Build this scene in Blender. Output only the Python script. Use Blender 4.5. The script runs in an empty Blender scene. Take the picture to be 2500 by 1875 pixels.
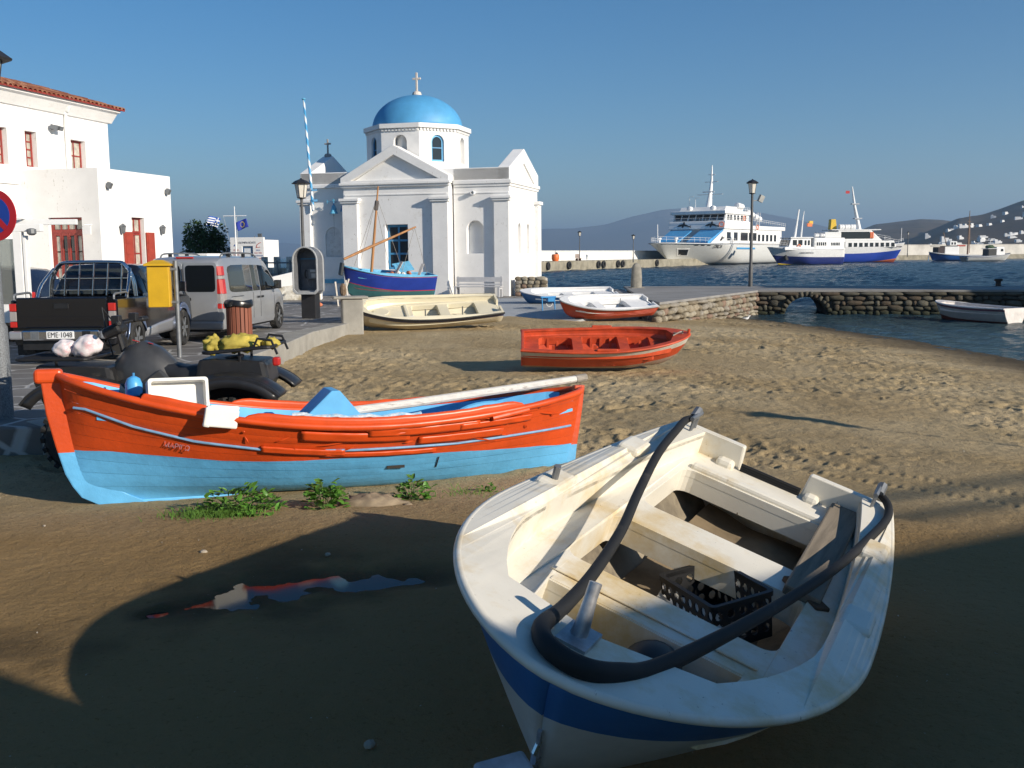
import bpy, bmesh, math, random
import numpy as np
from mathutils import Vector, Matrix, Euler, noise as mnoise
from mathutils.geometry import tessellate_polygon
random.seed(7); rng = np.random.default_rng(11)
sc = bpy.context.scene
PI = math.pi
# ------------------------------------------------------------------ camera
cam_d = bpy.data.cameras.new('camera'); cam = bpy.data.objects.new('camera', cam_d)
sc.collection.objects.link(cam); sc.camera = cam
cam_d.sensor_width = 36.0; cam_d.lens = 36.0; cam_d.clip_start = 0.05; cam_d.clip_end = 60000
PITCH, ROLL = math.radians(7.147), math.radians(0.5)
cam.matrix_world = Matrix.Translation((0, 0, 1.9)) @ Matrix.Rotation(PI/2 - PITCH, 4, 'X') @ Matrix.Rotation(-ROLL, 4, 'Z')
# ------------------------------------------------------------------ sky, sun, exposure
SUN_AZ, SUN_EL = math.radians(35), math.radians(20)      # azimuth from +X towards the camera side
to_sun = Vector((math.cos(SUN_AZ)*math.cos(SUN_EL), -math.sin(SUN_AZ)*math.cos(SUN_EL), math.sin(SUN_EL)))
world = bpy.data.worlds.new('World'); sc.world = world; world.use_nodes = True
wn = world.node_tree; wn.nodes.clear()
wo = wn.nodes.new('ShaderNodeOutputWorld'); wb = wn.nodes.new('ShaderNodeBackground'); ws = wn.nodes.new('ShaderNodeTexSky')
ws.sky_type = 'NISHITA'; ws.sun_disc = False; ws.sun_elevation = SUN_EL
ws.sun_rotation = math.atan2(to_sun.x, to_sun.y)
ws.altitude = 300; ws.air_density = 1.0; ws.dust_density = 0.0; ws.ozone_density = 4.0
wb.inputs['Strength'].default_value = 0.074
hs_ = wn.nodes.new('ShaderNodeHueSaturation'); hs_.inputs['Saturation'].default_value = 1.25; wn.links.new(ws.outputs[0], hs_.inputs['Color']); wn.links.new(hs_.outputs[0], wb.inputs[0]); wn.links.new(wb.outputs[0], wo.inputs[0])
sun_d = bpy.data.lights.new('sun', 'SUN'); sun = bpy.data.objects.new('sun', sun_d); sc.collection.objects.link(sun)
sun_d.energy = 5.0; sun_d.angle = math.radians(0.53); sun_d.color = (1.0, 0.90, 0.76)
sun.rotation_euler = to_sun.to_track_quat('Z', 'Y').to_euler()
sc.view_settings.view_transform = 'Standard'; sc.view_settings.look = 'None'
sc.view_settings.exposure = 0.50; sc.view_settings.gamma = 1.0; sc.view_settings.use_curve_mapping = False
# ================================================================== helpers
def lerp(a, b, t): return a + (b - a)*t
def clamp(x, a=0., b=1.): return max(a, min(b, x))
def sstep(a, b, x):
    t = clamp((x - a)/(b - a)); return t*t*(3 - 2*t)
def rot_m(rx=0, ry=0, rz=0): return Euler((rx, ry, rz), 'XYZ').to_matrix()
class MB:
    """collects shapes into one mesh"""
    def __init__(s): s.v = []; s.f = []; s.uv = {}
    def add(s, vs, fs, uvs=None):
        o = len(s.v); s.v.extend([tuple(p) for p in vs]); s.f.extend([tuple(i + o for i in f) for f in fs])
        if uvs is not None:
            for i, u in enumerate(uvs): s.uv[o + i] = u
        return s
    def box(s, x0, x1, y0, y1, z0, z1):
        return s.add([(x0,y0,z0),(x1,y0,z0),(x1,y1,z0),(x0,y1,z0),(x0,y0,z1),(x1,y0,z1),(x1,y1,z1),(x0,y1,z1)],
                     [(0,3,2,1),(4,5,6,7),(0,1,5,4),(1,2,6,5),(2,3,7,6),(3,0,4,7)])
    def obox(s, c, size, m=None):
        m = m or Matrix.Identity(3); c = Vector(c); h = Vector(size)/2
        vs = [c + m @ Vector((sx*h.x, sy*h.y, sz*h.z)) for sz in (-1,1) for sx, sy in ((-1,-1),(1,-1),(1,1),(-1,1))]
        return s.add(vs, [(0,3,2,1),(4,5,6,7),(0,1,5,4),(1,2,6,5),(2,3,7,6),(3,0,4,7)])
    def bar(s, a, b, w, h=None, up=(0,0,1)):
        a, b = Vector(a), Vector(b); h = h or w; d = (b - a); L = d.length; d.normalize(); up = Vector(up)
        if abs(d.dot(up)) > .98: up = Vector((1,0,0))
        x = up.cross(d).normalized(); z = d.cross(x)
        m = Matrix((x, d, z)).transposed()
        return s.obox((a + b)/2, (w, L, h), m)
    def tube(s, pts, r, n=8, caps=True, closed=False):
        pts = [Vector(p) for p in pts]; N = len(pts); rs = r if hasattr(r, '__len__') else [r]*N
        ring = []; prev = None
        for i, p in enumerate(pts):
            if closed: d = pts[(i+1) % N] - pts[i-1]
            else: d = pts[min(i+1, N-1)] - pts[max(i-1, 0)]
            d.normalize()
            if prev is None:
                u = Vector((0,0,1)) if abs(d.z) < .9 else Vector((1,0,0))
            else: u = prev
            x = (u - d*u.dot(d)).normalized(); y = d.cross(x); prev = x
            ring.append([p + (x*math.cos(2*PI*k/n) + y*math.sin(2*PI*k/n))*rs[i] for k in range(n)])
        return s.rings(ring, caps=caps, loop=closed)
    def rings(s, ring, caps=True, loop=False):
        n = len(ring[0]); vs = [p for r_ in ring for p in r_]; fs = []
        N = len(ring)
        for i in range(N if loop else N - 1):
            a, b = i*n, ((i+1) % N)*n
            for k in range(n): fs.append((a + k, a + (k+1) % n, b + (k+1) % n, b + k))
        if caps and not loop: fs.append(tuple(reversed(range(n)))); fs.append(tuple((N-1)*n + k for k in range(n)))
        return s.add(vs, fs)
    def lathe(s, prof, n=16, c=(0,0,0), m=None):
        m = m or Matrix.Identity(3); c = Vector(c)
        return s.rings([[c + m @ Vector((r*math.cos(2*PI*k/n), r*math.sin(2*PI*k/n), z)) for k in range(n)] for r, z in prof])
    def poly(s, pts3, flip=False):
        tris = tessellate_polygon([[Vector(p) for p in pts3]])
        return s.add(pts3, [tuple(reversed(t)) if flip else tuple(t) for t in tris])
    def prism(s, poly, f, a, b):
        """poly 2d, f(u,v,w)->3d point, extruded w=a..b (concave ok)"""
        n = len(poly); A = [f(u, v, a) for u, v in poly]; B = [f(u, v, b) for u, v in poly]
        tris = tessellate_polygon([[Vector((u, v, 0)) for u, v in poly]])
        fs = [tuple(t) for t in tris] + [tuple(n + i for i in reversed(t)) for t in tris] + [(k, (k+1) % n, n + (k+1) % n, n + k) for k in range(n)]
        return s.add(A + B, fs)
    def plate(s, outline, holes, ztop, zbot):
        """plate with holes; ztop/zbot functions of (x,y)"""
        loops = [outline] + list(holes); flat = [p for l in loops for p in l]; n = len(flat)
        tris = tessellate_polygon([[Vector((x, y, 0)) for x, y in l] for l in loops])
        vs = [(x, y, ztop(x, y)) for x, y in flat] + [(x, y, zbot(x, y)) for x, y in flat]
        fs = [tuple(t) for t in tris] + [tuple(n + i for i in reversed(t)) for t in tris]; o = 0
        for l in loops:
            k = len(l)
            for i in range(k): a, b = o + i, o + (i+1) % k; fs.append((a, b, n + b, n + a))
            o += k
        return s.add(vs, fs)
    def grid(s, f, nu, nv, uvf=None):
        vs = []; uvs = []
        for i in range(nu + 1):
            for j in range(nv + 1):
                u, v = i/nu, j/nv; vs.append(f(u, v)); uvs.append(uvf(u, v) if uvf else (u, v))
        fs = [(i*(nv+1)+j, (i+1)*(nv+1)+j, (i+1)*(nv+1)+j+1, i*(nv+1)+j+1) for i in range(nu) for j in range(nv)]
        return s.add(vs, fs, uvs)
    def ball(s, c, r, n=10, m=8, sq=(1,1,1), rnd=0):
        c = Vector(c); ring = []
        for j in range(1, m):
            a = PI*j/m
            ring.append([c + Vector((math.sin(a)*math.cos(2*PI*k/n)*sq[0], math.sin(a)*math.sin(2*PI*k/n)*sq[1], -math.cos(a)*sq[2]))*r*(1 + rnd*random.uniform(-1,1)) for k in range(n)])
        s.rings(ring, caps=False); o = len(s.v)
        s.v.append(tuple(c - Vector((0,0,r*sq[2])))); s.v.append(tuple(c + Vector((0,0,r*sq[2]))))
        b = o - n*(m-1)
        for k in range(n):
            s.f.append((o, b + (k+1) % n, b + k)); e = o - n; s.f.append((o+1, e + k, e + (k+1) % n))
        return s
    def xf(s, M_):
        s.v = [tuple(M_ @ Vector(p)) for p in s.v]; return s
    def mesh(s, name, smooth=None, recalc=True):
        me = bpy.data.meshes.new(name); me.from_pydata(s.v, [], s.f)
        if s.uv:
            l = me.uv_layers.new(name='UVMap'); vi = np.empty(len(me.loops), np.int32); me.loops.foreach_get('vertex_index', vi)
            U = np.zeros((len(s.v), 2), np.float32)
            for k, u in s.uv.items(): U[k] = u
            l.data.foreach_set('uv', U[vi].ravel())
        if recalc:
            bm = bmesh.new(); bm.from_mesh(me); bmesh.ops.recalc_face_normals(bm, faces=bm.faces); bm.to_mesh(me); bm.free()
        if smooth:
            me.shade_smooth()
            if smooth is not True: me.set_sharp_from_angle(angle=math.radians(smooth))
        return me
    def build(s, name, mat, parent=None, smooth=None, bevel=0, seg=2, recalc=True, loc=None, rot=None):
        me = s.mesh(name, smooth, recalc)
        return link(name, me, mat, parent, bevel, seg, loc, rot)
def link(name, me, mat, parent=None, bevel=0, seg=2, loc=None, rot=None):
    o = bpy.data.objects.new(name, me); sc.collection.objects.link(o)
    if mat is not None and len(me.materials) == 0: me.materials.append(mat)
    if parent is not None: o.parent = parent
    if loc is not None: o.location = loc
    if rot is not None: o.rotation_euler = rot
    if bevel:
        b = o.modifiers.new('bevel', 'BEVEL'); b.width = bevel; b.segments = seg; b.limit_method = 'ANGLE'; b.angle_limit = math.radians(40)
        b.harden_normals = False
    return o
def tag(o, label, cat, group=None):
    o['label'] = label; o['category'] = cat
    if group: o['group'] = group
    return o
def struct(o): o['kind'] = 'structure'; return o
def stuff(o): o['kind'] = 'stuff'; return o
def thing(name, label, cat, loc=(0,0,0), rot=(0,0,0), group=None):
    e = bpy.data.objects.new(name, None); e.empty_display_size = .2; sc.collection.objects.link(e)
    e.location = loc; e.rotation_euler = rot if hasattr(rot, '__len__') else (0, 0, rot)
    return tag(e, label, cat, group)
def copy_tree(o, parent=None):
    c = o.copy(); sc.collection.objects.link(c); c.parent = parent
    for ch in list(o.children): copy_tree(ch, c)
    return c
def text(name, body, size, mat, parent, loc, rot, extrude=.002, align='CENTER', sx=1.0):
    cu = bpy.data.curves.new(name, 'FONT'); cu.body = body; cu.size = size; cu.extrude = extrude; cu.align_x = align; cu.align_y = 'CENTER'; cu.resolution_u = 3
    t = bpy.data.objects.new(name, cu); sc.collection.objects.link(t)
    me = bpy.data.meshes.new_from_object(t); bpy.data.objects.remove(t)
    o = link(name, me, mat, parent, loc=loc, rot=rot); o.scale = (sx, 1, 1); return o
# pixel of the 2500x1875 photograph -> world
_f = Vector((0, math.cos(PITCH), -math.sin(PITCH))); _r0 = Vector((1,0,0)); _u0 = _r0.cross(_f)
_r = _r0*math.cos(ROLL) - _u0*math.sin(ROLL); _u = _u0*math.cos(ROLL) + _r0*math.sin(ROLL)
def ray(x, y): return _f + _r*((x - 1250)/2500.) - _u*((y - 937.5)/2500.)
def G(x, y, z=0.):
    d = ray(x, y); return Vector((0,0,1.9)) + d*((z - 1.9)/d.z)
def at(x, y, Y):
    d = ray(x, y); return Vector((0,0,1.9)) + d*(Y/d.y)
# ------------------------------------------------------------------ materials
def _nt(name):
    m = bpy.data.materials.new(name); m.use_nodes = True; nt = m.node_tree
    return m, nt, nt.nodes['Principled BSDF']
def N(nt, kind, **kw):
    n = nt.nodes.new(kind)
    for k, v in kw.items():
        if k.startswith('i_'): n.inputs[int(k[2:]) if k[2:].isdigit() else k[2:]].default_value = v
        else: setattr(n, k, v)
    return n
def c4(c): return (c[0], c[1], c[2], 1.0)
def noise_n(nt, scale, detail=4, rough=.55, coord='Object', stretch=None):
    tc = N(nt, 'ShaderNodeTexCoord'); t = N(nt, 'ShaderNodeTexNoise'); t.inputs['Scale'].default_value = scale; t.inputs['Detail'].default_value = detail; t.inputs['Roughness'].default_value = rough
    src = tc.outputs[coord]
    if stretch:
        mp = N(nt, 'ShaderNodeMapping'); mp.inputs['Scale'].default_value = stretch; nt.links.new(src, mp.inputs[0]); src = mp.outputs[0]
    nt.links.new(src, t.inputs['Vector']); return t
def mixc(nt, fac, a, b, blend='MIX'):
    m = N(nt, 'ShaderNodeMix', data_type='RGBA', blend_type=blend)
    for sock, val in ((m.inputs[0], fac), (m.inputs[6], a), (m.inputs[7], b)):
        if hasattr(val, 'links') or isinstance(val, bpy.types.NodeSocket): nt.links.new(val, sock)
        elif isinstance(val, (int, float)): sock.default_value = val
        else: sock.default_value = c4(val)
    return m.outputs[2]
def ramp(nt, fac, a, b):
    r = N(nt, 'ShaderNodeMapRange'); r.inputs[1].default_value = a; r.inputs[2].default_value = b; nt.links.new(fac, r.inputs[0]); return r.outputs[0]
def M(name, col, rough=.6, metal=0., var=.12, vscale=5., bump=0., bscale=60., dirt=None, damt=.5, dscale=3., coat=0., alpha=None, stretch=None, spec=None, fleck=None, famt=.3, fscale=40.):
    m, nt, b = _nt(name)
    n1 = noise_n(nt, vscale, 5, .6, stretch=stretch)
    lo = [c*(1 - var) for c in col]; hi = [min(1, c*(1 + var)) for c in col]
    out = mixc(nt, ramp(nt, n1.outputs[0], .3, .7), lo, hi)
    if dirt is not None:
        n2 = noise_n(nt, dscale, 8, .68, stretch=stretch)
        out = mixc(nt, ramp(nt, n2.outputs[0], 1 - damt - .06, 1 - damt + .12), out, dirt)
    if fleck is not None:
        n4 = noise_n(nt, fscale, 3, .7, stretch=(1,1,.35)); n5 = noise_n(nt, fscale*.08, 3, .6); ml = N(nt, 'ShaderNodeMath', operation='MULTIPLY'); nt.links.new(ramp(nt, n4.outputs[0], 1 - famt, 1 - famt + .05), ml.inputs[0]); nt.links.new(ramp(nt, n5.outputs[0], .42, .6), ml.inputs[1])
        out = mixc(nt, ml.outputs[0], out, fleck)
    nt.links.new(out, b.inputs['Base Color'])
    b.inputs['Roughness'].default_value = rough; b.inputs['Metallic'].default_value = metal
    if spec is not None: b.inputs['Specular IOR Level'].default_value = spec
    if coat: b.inputs['Coat Weight'].default_value = coat; b.inputs['Coat Roughness'].default_value = .08
    if bump:
        n3 = noise_n(nt, bscale, 4, .6, stretch=stretch); bp = N(nt, 'ShaderNodeBump'); bp.inputs['Strength'].default_value = min(1, bump*8); bp.inputs['Distance'].default_value = bump
        nt.links.new(n3.outputs[0], bp.inputs['Height']); nt.links.new(bp.outputs[0], b.inputs['Normal'])
    return m
def glass_mat(name, col=(.02,.025,.03), rough=.06, mix=0.0):
    m, nt, b = _nt(name); b.inputs['Base Color'].default_value = c4(col); b.inputs['Roughness'].default_value = rough
    b.inputs['Specular IOR Level'].default_value = .6
    if mix:
        tr = N(nt, 'ShaderNodeBsdfTransparent'); tr.inputs[0].default_value = (.75,.8,.8,1); mx = N(nt, 'ShaderNodeMixShader'); mx.inputs[0].default_value = mix
        nt.links.new(b.outputs[0], mx.inputs[1]); nt.links.new(tr.outputs[0], mx.inputs[2]); nt.links.new(mx.outputs[0], nt.nodes['Material Output'].inputs[0])
    return m
def bands_mat(name, bands, rough=.45, bump=.004, wob=.012, wscale=3., dirt=None, damt=.4, dscale=4., bscale=14., seam=0, seamcol=(.02,.02,.02), var=.12):
    """paint in bands of the UV v coordinate: bands=[(v_up_to, colour), ...]"""
    m, nt, b = _nt(name)
    uv = N(nt, 'ShaderNodeUVMap'); sx = N(nt, 'ShaderNodeSeparateXYZ'); nt.links.new(uv.outputs[0], sx.inputs[0])
    nz = noise_n(nt, wscale, 3, .5); ad = N(nt, 'ShaderNodeMath', operation='MULTIPLY_ADD'); ad.inputs[1].default_value = wob; nt.links.new(nz.outputs[0], ad.inputs[0])
    nt.links.new(sx.outputs[1], ad.inputs[2])
    sub = N(nt, 'ShaderNodeMath', operation='SUBTRACT'); nt.links.new(ad.outputs[0], sub.inputs[0]); sub.inputs[1].default_value = wob*.5
    v = sub.outputs[0]; out = None
    for i, (lim, col) in enumerate(bands):
        if out is None: out = mixc(nt, 0., col, col)
        else:
            g = N(nt, 'ShaderNodeMath', operation='GREATER_THAN'); nt.links.new(v, g.inputs[0]); g.inputs[1].default_value = bands[i-1][0]
            out = mixc(nt, g.outputs[0], out, col)
    nv = noise_n(nt, 3.5, 5, .6); out = mixc(nt, ramp(nt, nv.outputs[0], .3, .75), out, mixc(nt, 1.0, out, (1 - var*2,)*3, 'MULTIPLY'))
    if dirt is not None:
        n2 = noise_n(nt, dscale, 8, .7); out = mixc(nt, ramp(nt, n2.outputs[0], 1 - damt - .02, 1 - damt + .08), out, dirt)
    nt.links.new(out, b.inputs['Base Color']); b.inputs['Roughness'].default_value = rough
    n3 = noise_n(nt, bscale, 6, .6); bp = N(nt, 'ShaderNodeBump'); bp.inputs['Strength'].default_value = .6; bp.inputs['Distance'].default_value = bump
    nt.links.new(n3.outputs[0], bp.inputs['Height']); nt.links.new(bp.outputs[0], b.inputs['Normal'])
    return m
WHITE = M('whitewash', (.80,.79,.77), .85, var=.06, vscale=1.2, bump=.012, bscale=7., dirt=(.52,.48,.42), damt=.335, dscale=1.0, fleck=(.42,.38,.32), famt=.36, fscale=14.)
WHITE2 = M('white_paint', (.80,.80,.79), .5, var=.05, vscale=3.)
BLACK = M('black_plastic', (.012,.012,.013), .5, var=.3, vscale=8)
RUBBER = M('rubber', (.018,.018,.018), .8, var=.3, vscale=12, dirt=(.09,.08,.065), damt=.4, dscale=6)
STEEL = M('galvanised_steel', (.22,.23,.24), .5, .6, var=.2, vscale=9, bump=.001, bscale=40)
CHROME = M('chrome', (.62,.63,.65), .15, 1., var=.05)
GREYM = M('grey_paint', (.16,.17,.18), .45, .3, var=.15, vscale=8)
RED = M('red_plastic', (.45,.02,.015), .3, var=.1, coat=.5)
ORANGE = M('orange_plastic', (.75,.16,.03), .5, var=.1)
BLUEW = M('blue_window_paint', (.045,.22,.42), .5, var=.15, vscale=9)
DARKGLASS = glass_mat('dark_glass')
PAVE = None
# ================================================================== ground, sea, promenade, pier
def np_mesh(name, V, nr, nc, mat, closed=False):
    idx = np.arange(nr*nc).reshape(nr, nc); cols = nc if closed else nc - 1
    j = np.arange(cols); j2 = (j + 1) % nc
    q = np.stack([idx[:-1][:, j], idx[:-1][:, j2], idx[1:][:, j2], idx[1:][:, j]], -1).reshape(-1, 4)
    me = bpy.data.meshes.new(name); me.vertices.add(len(V)); me.vertices.foreach_set('co', V.astype(np.float32).ravel())
    me.loops.add(q.size); me.loops.foreach_set('vertex_index', q.astype(np.int32).ravel())
    me.polygons.add(len(q)); me.polygons.foreach_set('loop_start', np.arange(0, q.size, 4, dtype=np.int32)); me.polygons.foreach_set('loop_total', np.full(len(q), 4, np.int32))
    me.update(calc_edges=True); me.shade_smooth()
    return link(name, me, mat)
def hash2(i, j, k=0):
    h = (i.astype(np.int64)*374761393 + j.astype(np.int64)*668265263 + k*974634777) & 0x7fffffff
    h = ((h ^ (h >> 13))*1274126177) & 0x7fffffff
    return ((h ^ (h >> 16)) & 0xffff)/65535.
def vnoise(x, y, k=0):
    i, j = np.floor(x), np.floor(y); fx, fy = x - i, y - j; fx = fx*fx*(3 - 2*fx); fy = fy*fy*(3 - 2*fy)
    a, b, c, d = hash2(i, j, k), hash2(i+1, j, k), hash2(i, j+1, k), hash2(i+1, j+1, k)
    return (a*(1-fx) + b*fx)*(1-fy) + (c*(1-fx) + d*fx)*fy - .5
def fbm(x, y, o=4, k=0):
    s = 0; a = 1.
    for n in range(o): s = s + a*vnoise(x*2**n + 17.3*n, y*2**n - 9.1*n, k + n); a *= .5
    return s
def npss(a, b, x): t = np.clip((x - a)/(b - a), 0, 1); return t*t*(3 - 2*t)
SEA = -1.0
PUD = [(-2.25,6.05,.05),(-2.0,6.22,.12),(-1.62,6.50,.24),(-1.2,6.66,.19),(-.62,6.72,.09)]
def pud_f(x, y):
    d = np.full(np.shape(x), 9.)
    for (x0,y0,w0),(x1,y1,w1) in zip(PUD[:-1], PUD[1:]):
        L2 = (x1-x0)**2 + (y1-y0)**2; t = np.clip(((x-x0)*(x1-x0) + (y-y0)*(y1-y0))/L2, 0, 1)
        d = np.minimum(d, np.hypot(x-x0-t*(x1-x0), y-y0-t*(y1-y0))/(w0 + t*(w1-w0)))
    return d
def sand_base(x, y):
    b = -.25 - .08*npss(7.8, 9.6, y) - .09*npss(10, 20, y) + .12*npss(25, 31, y)*(1 - npss(-1.5, 2.5, x))
    sx = np.interp(y, [27, 31.5, 35, 42, 45.5, 52], [13.6, 13.4, 12.9, 12.0, 10.6, 8.5])
    u = np.clip((x - (sx - 11))/11, 0, 2.5)
    return np.where(u < 1, b + (SEA - b)*np.minimum(u, 1)**1.2, SEA - (u - 1)*1.1)
def sand_z(x, y, detail=True):
    x = np.asarray(x, float); y = np.asarray(y, float)
    z = sand_base(x, y) + .05*fbm(x*.35, y*.35, 3, 5)
    if not detail: return z
    dry = (1 - npss(8, 12.5, x - .12*(y - 27)))                       # fewer marks near the water
    mid = npss(9.5, 12.5, y + .6*np.sin(x)); smooth_zone = npss(.2, .42, fbm(x*.22 + 3, y*.22, 2, 31) + .18)
    rough = np.clip(mid*(1 - .75*smooth_zone), 0, 1)*np.clip(dry + .25, 0, 1)
    z = z + (.012 + .02*rough)*fbm(x*1.7, y*1.7, 3, 9) + (.006 + .022*rough)*fbm(x*7, y*7, 3, 13) + (.003 + .010*rough)*fbm(x*21, y*21, 2, 19)
    for cell, depth, rad, kk in ((.46, .060, .17, 40), (.25, .046, .085, 50)):   # footprints
        i0, j0 = np.floor(x/cell), np.floor(y/cell); dmp = 0
        for di in (-1,0,1):
            for dj in (-1,0,1):
                i, j = i0 + di, j0 + dj
                px = (i + .15 + .7*hash2(i, j, kk))*cell; py = (j + .15 + .7*hash2(i, j, kk+1))*cell; on = hash2(i, j, kk+2) > .35
                an = hash2(i, j, kk+3)*PI; ex, ey = (x-px), (y-py); ca, sa = np.cos(an), np.sin(an)
                d2 = ((ex*ca + ey*sa)/1.35)**2 + ((-ex*sa + ey*ca)/.75)**2
                q = np.sqrt(d2)/rad
                dmp = dmp + on*(-np.exp(-(q*1.25)**4) + .35*np.exp(-((q-1.35)/.35)**2))*hash2(i, j, kk+4)
        z = z + depth*rough*dmp
    for (ax, ay, bx, by, wd) in ((2.1, 12.2, 6.4, 8.2, .13), (2.6, 11.0, 6.0, 7.6, .12)):   # tyre tracks
        L = math.hypot(bx-ax, by-ay); tx, ty = (bx-ax)/L, (by-ay)/L
        s_ = (x-ax)*tx + (y-ay)*ty; d = -(x-ax)*ty + (y-ay)*tx; on = (s_ > 0)*(s_ < L)*np.exp(-(d/wd)**4)
        z = z + on*(-.006 + .009*np.sin(s_*52 + np.sign(d)*.9 + np.abs(d)*14))
    p = pud_f(x, y); mk = np.exp(-(p/3.2)**4); z = z*(1 - mk) + mk*(-.260 + .034*fbm(x*5.5, y*5.5, 4, 77) - .027*np.exp(-(p/1.0)**2))
    return z
m, nt, b = _nt('sand')
n1 = noise_n(nt, .5, 5, .6); n2 = noise_n(nt, 26, 4, .7); n3 = noise_n(nt, 170, 2, .6)
c = mixc(nt, ramp(nt, n1.outputs[0], .35, .65), (.42,.322,.180), (.53,.42,.255))
c = mixc(nt, ramp(nt, n2.outputs[0], .58, .70), c, (.15,.105,.062))
c = mixc(nt, ramp(nt, n3.outputs[0], .70, .76), c, (.42,.37,.29))
geo = N(nt, 'ShaderNodeNewGeometry'); sp = N(nt, 'ShaderNodeSeparateXYZ'); nt.links.new(geo.outputs['Position'], sp.inputs[0])
big = noise_n(nt, .16, 4, .55); c = mixc(nt, ramp(nt, big.outputs[0], .42, .62), mixc(nt, 1., c, (.80,.77,.72), 'MULTIPLY'), c)
weedn = noise_n(nt, 6., 4, .75, 'Object', (.5,1.6,1)); lineb = N(nt, 'ShaderNodeMapRange'); lineb.inputs[1].default_value = -.62; lineb.inputs[2].default_value = -.70; nt.links.new(sp.outputs[2], lineb.inputs[0]); wm = N(nt, 'ShaderNodeMath', operation='MULTIPLY'); nt.links.new(lineb.outputs[0], wm.inputs[0]); nt.links.new(ramp(nt, weedn.outputs[0], .60, .66), wm.inputs[1]); c = mixc(nt, wm.outputs[0], c, (.05,.04,.028))
da = N(nt, 'ShaderNodeAttribute', attribute_name='damp_shade'); dmu = N(nt, 'ShaderNodeMath', operation='MULTIPLY'); nt.links.new(da.outputs['Fac'], dmu.inputs[0]); dmu.inputs[1].default_value = .85; c_d = dmu.outputs[0]
wet = ramp(nt, sp.outputs[2], -.80, -.97); c = mixc(nt, wet, c, (.085,.066,.042))
damp_shade = ramp(nt, sp.outputs[1], 9.2, 7.6); dm = N(nt, 'ShaderNodeMath', operation='MULTIPLY'); nt.links.new(damp_shade, dm.inputs[0]); dm.inputs[1].default_value = .75
c = mixc(nt, dm.outputs[0], c, (.255,.150,.050))      # moist, trodden soil by the boats, browned further to paint in foreground shade
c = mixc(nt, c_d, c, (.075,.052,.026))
nt.links.new(c, b.inputs['Base Color']); b.inputs['Roughness'].default_value = .95; b.inputs['Specular IOR Level'].default_value = .15
nb = noise_n(nt, 55, 6, .7); bp = N(nt, 'ShaderNodeBump'); bp.inputs['Strength'].default_value = .9; bp.inputs['Distance'].default_value = .025
nt.links.new(nb.outputs[0], bp.inputs['Height'])
nb2 = noise_n(nt, 11, 5, .6); bp2 = N(nt, 'ShaderNodeBump'); bp2.inputs['Strength'].default_value = .7; bp2.inputs['Distance'].default_value = .05; nt.links.new(nb2.outputs[0], bp2.inputs['Height']); nt.links.new(bp.outputs[0], bp2.inputs['Normal']); nt.links.new(bp2.outputs[0], b.inputs['Normal'])
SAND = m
ang = np.radians(np.concatenate([np.linspace(-180, -36, 60, endpoint=False), np.linspace(-36, 36, 660, endpoint=False), np.linspace(36, 180, 60, endpoint=False)]))
rr = np.concatenate([np.linspace(.3, 2.6, 12, endpoint=False), 2.6*1.0035**np.arange(0, 900)])
A, Rr = np.meshgrid(ang, rr); X, Y = Rr*np.sin(A), Rr*np.cos(A)
Z = sand_z(X, Y)
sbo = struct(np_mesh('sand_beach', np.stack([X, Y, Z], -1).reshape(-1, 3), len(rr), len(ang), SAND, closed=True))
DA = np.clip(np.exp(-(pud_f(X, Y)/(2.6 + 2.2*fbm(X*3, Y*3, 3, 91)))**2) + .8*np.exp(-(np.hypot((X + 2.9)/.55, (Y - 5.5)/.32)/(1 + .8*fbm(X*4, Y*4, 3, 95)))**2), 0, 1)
da_ = sbo.data.attributes.new('damp_shade', 'FLOAT', 'POINT'); da_.data.foreach_set('value', DA.astype(np.float32).ravel())
def sz(x, y): return float(sand_z(np.array([x]), np.array([y]), False)[0])
# puddle
WATER_P = M('puddle_water', (.016,.014,.012), .07, var=.1, spec=.09)
mb = MB(); pts = []
for sd in (1, -1):
    for k in (range(len(PUD)) if sd == 1 else reversed(range(len(PUD)))):
        x0, y0, w = PUD[k]; pts.append((x0 - .66*sd*w*2.2, y0 + .75*sd*w*2.2))
mb.poly([(x, y, -.277) for x, y in pts]); struct(mb.build('puddle', WATER_P))
# sea
m, nt, b = _nt('sea_water')
b.inputs['Base Color'].default_value = (.006,.026,.048,1); b.inputs['Roughness'].default_value = .16; b.inputs['IOR'].default_value = 1.33; b.inputs['Specular IOR Level'].default_value = .10
na = noise_n(nt, .9, 6, .65, 'Object', (.45,1,1)); nz = noise_n(nt, .12, 3, .6, 'Object', (.4,1,1))
bp = N(nt, 'ShaderNodeBump'); bp.inputs['Strength'].default_value = 1.0; bp.inputs['Distance'].default_value = .9
nt.links.new(na.outputs[0], bp.inputs['Height']); nt.links.new(bp.outputs[0], b.inputs['Normal'])
geo = N(nt, 'ShaderNodeNewGeometry'); sp = N(nt, 'ShaderNodeSeparateXYZ'); nt.links.new(geo.outputs['Position'], sp.inputs[0])
sh = ramp(nt, sp.outputs[1], 52, 44); c = mixc(nt, sh, mixc(nt, nz.outputs[0], (.004,.024,.052), (.010,.045,.085)), (.040,.070,.078))
nf = noise_n(nt, .8, 5, .7, 'Object', (.35,1,1)); c = mixc(nt, ramp(nt, nf.outputs[0], .745, .775), c, (.55,.6,.62))   # small whitecaps
nt.links.new(c, b.inputs['Base Color']); SEAM = m
ang = np.radians(np.concatenate([np.linspace(-100, -30, 10, endpoint=False), np.linspace(-30, 34, 420, endpoint=False), np.linspace(34, 100, 10)]))
rr = np.concatenate([14*1.008**np.arange(0, 425), [430, 600, 1000, 2000, 5000, 12000, 24000]])
A, Rr = np.meshgrid(ang, rr); X, Y = Rr*np.sin(A), Rr*np.cos(A)
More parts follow.
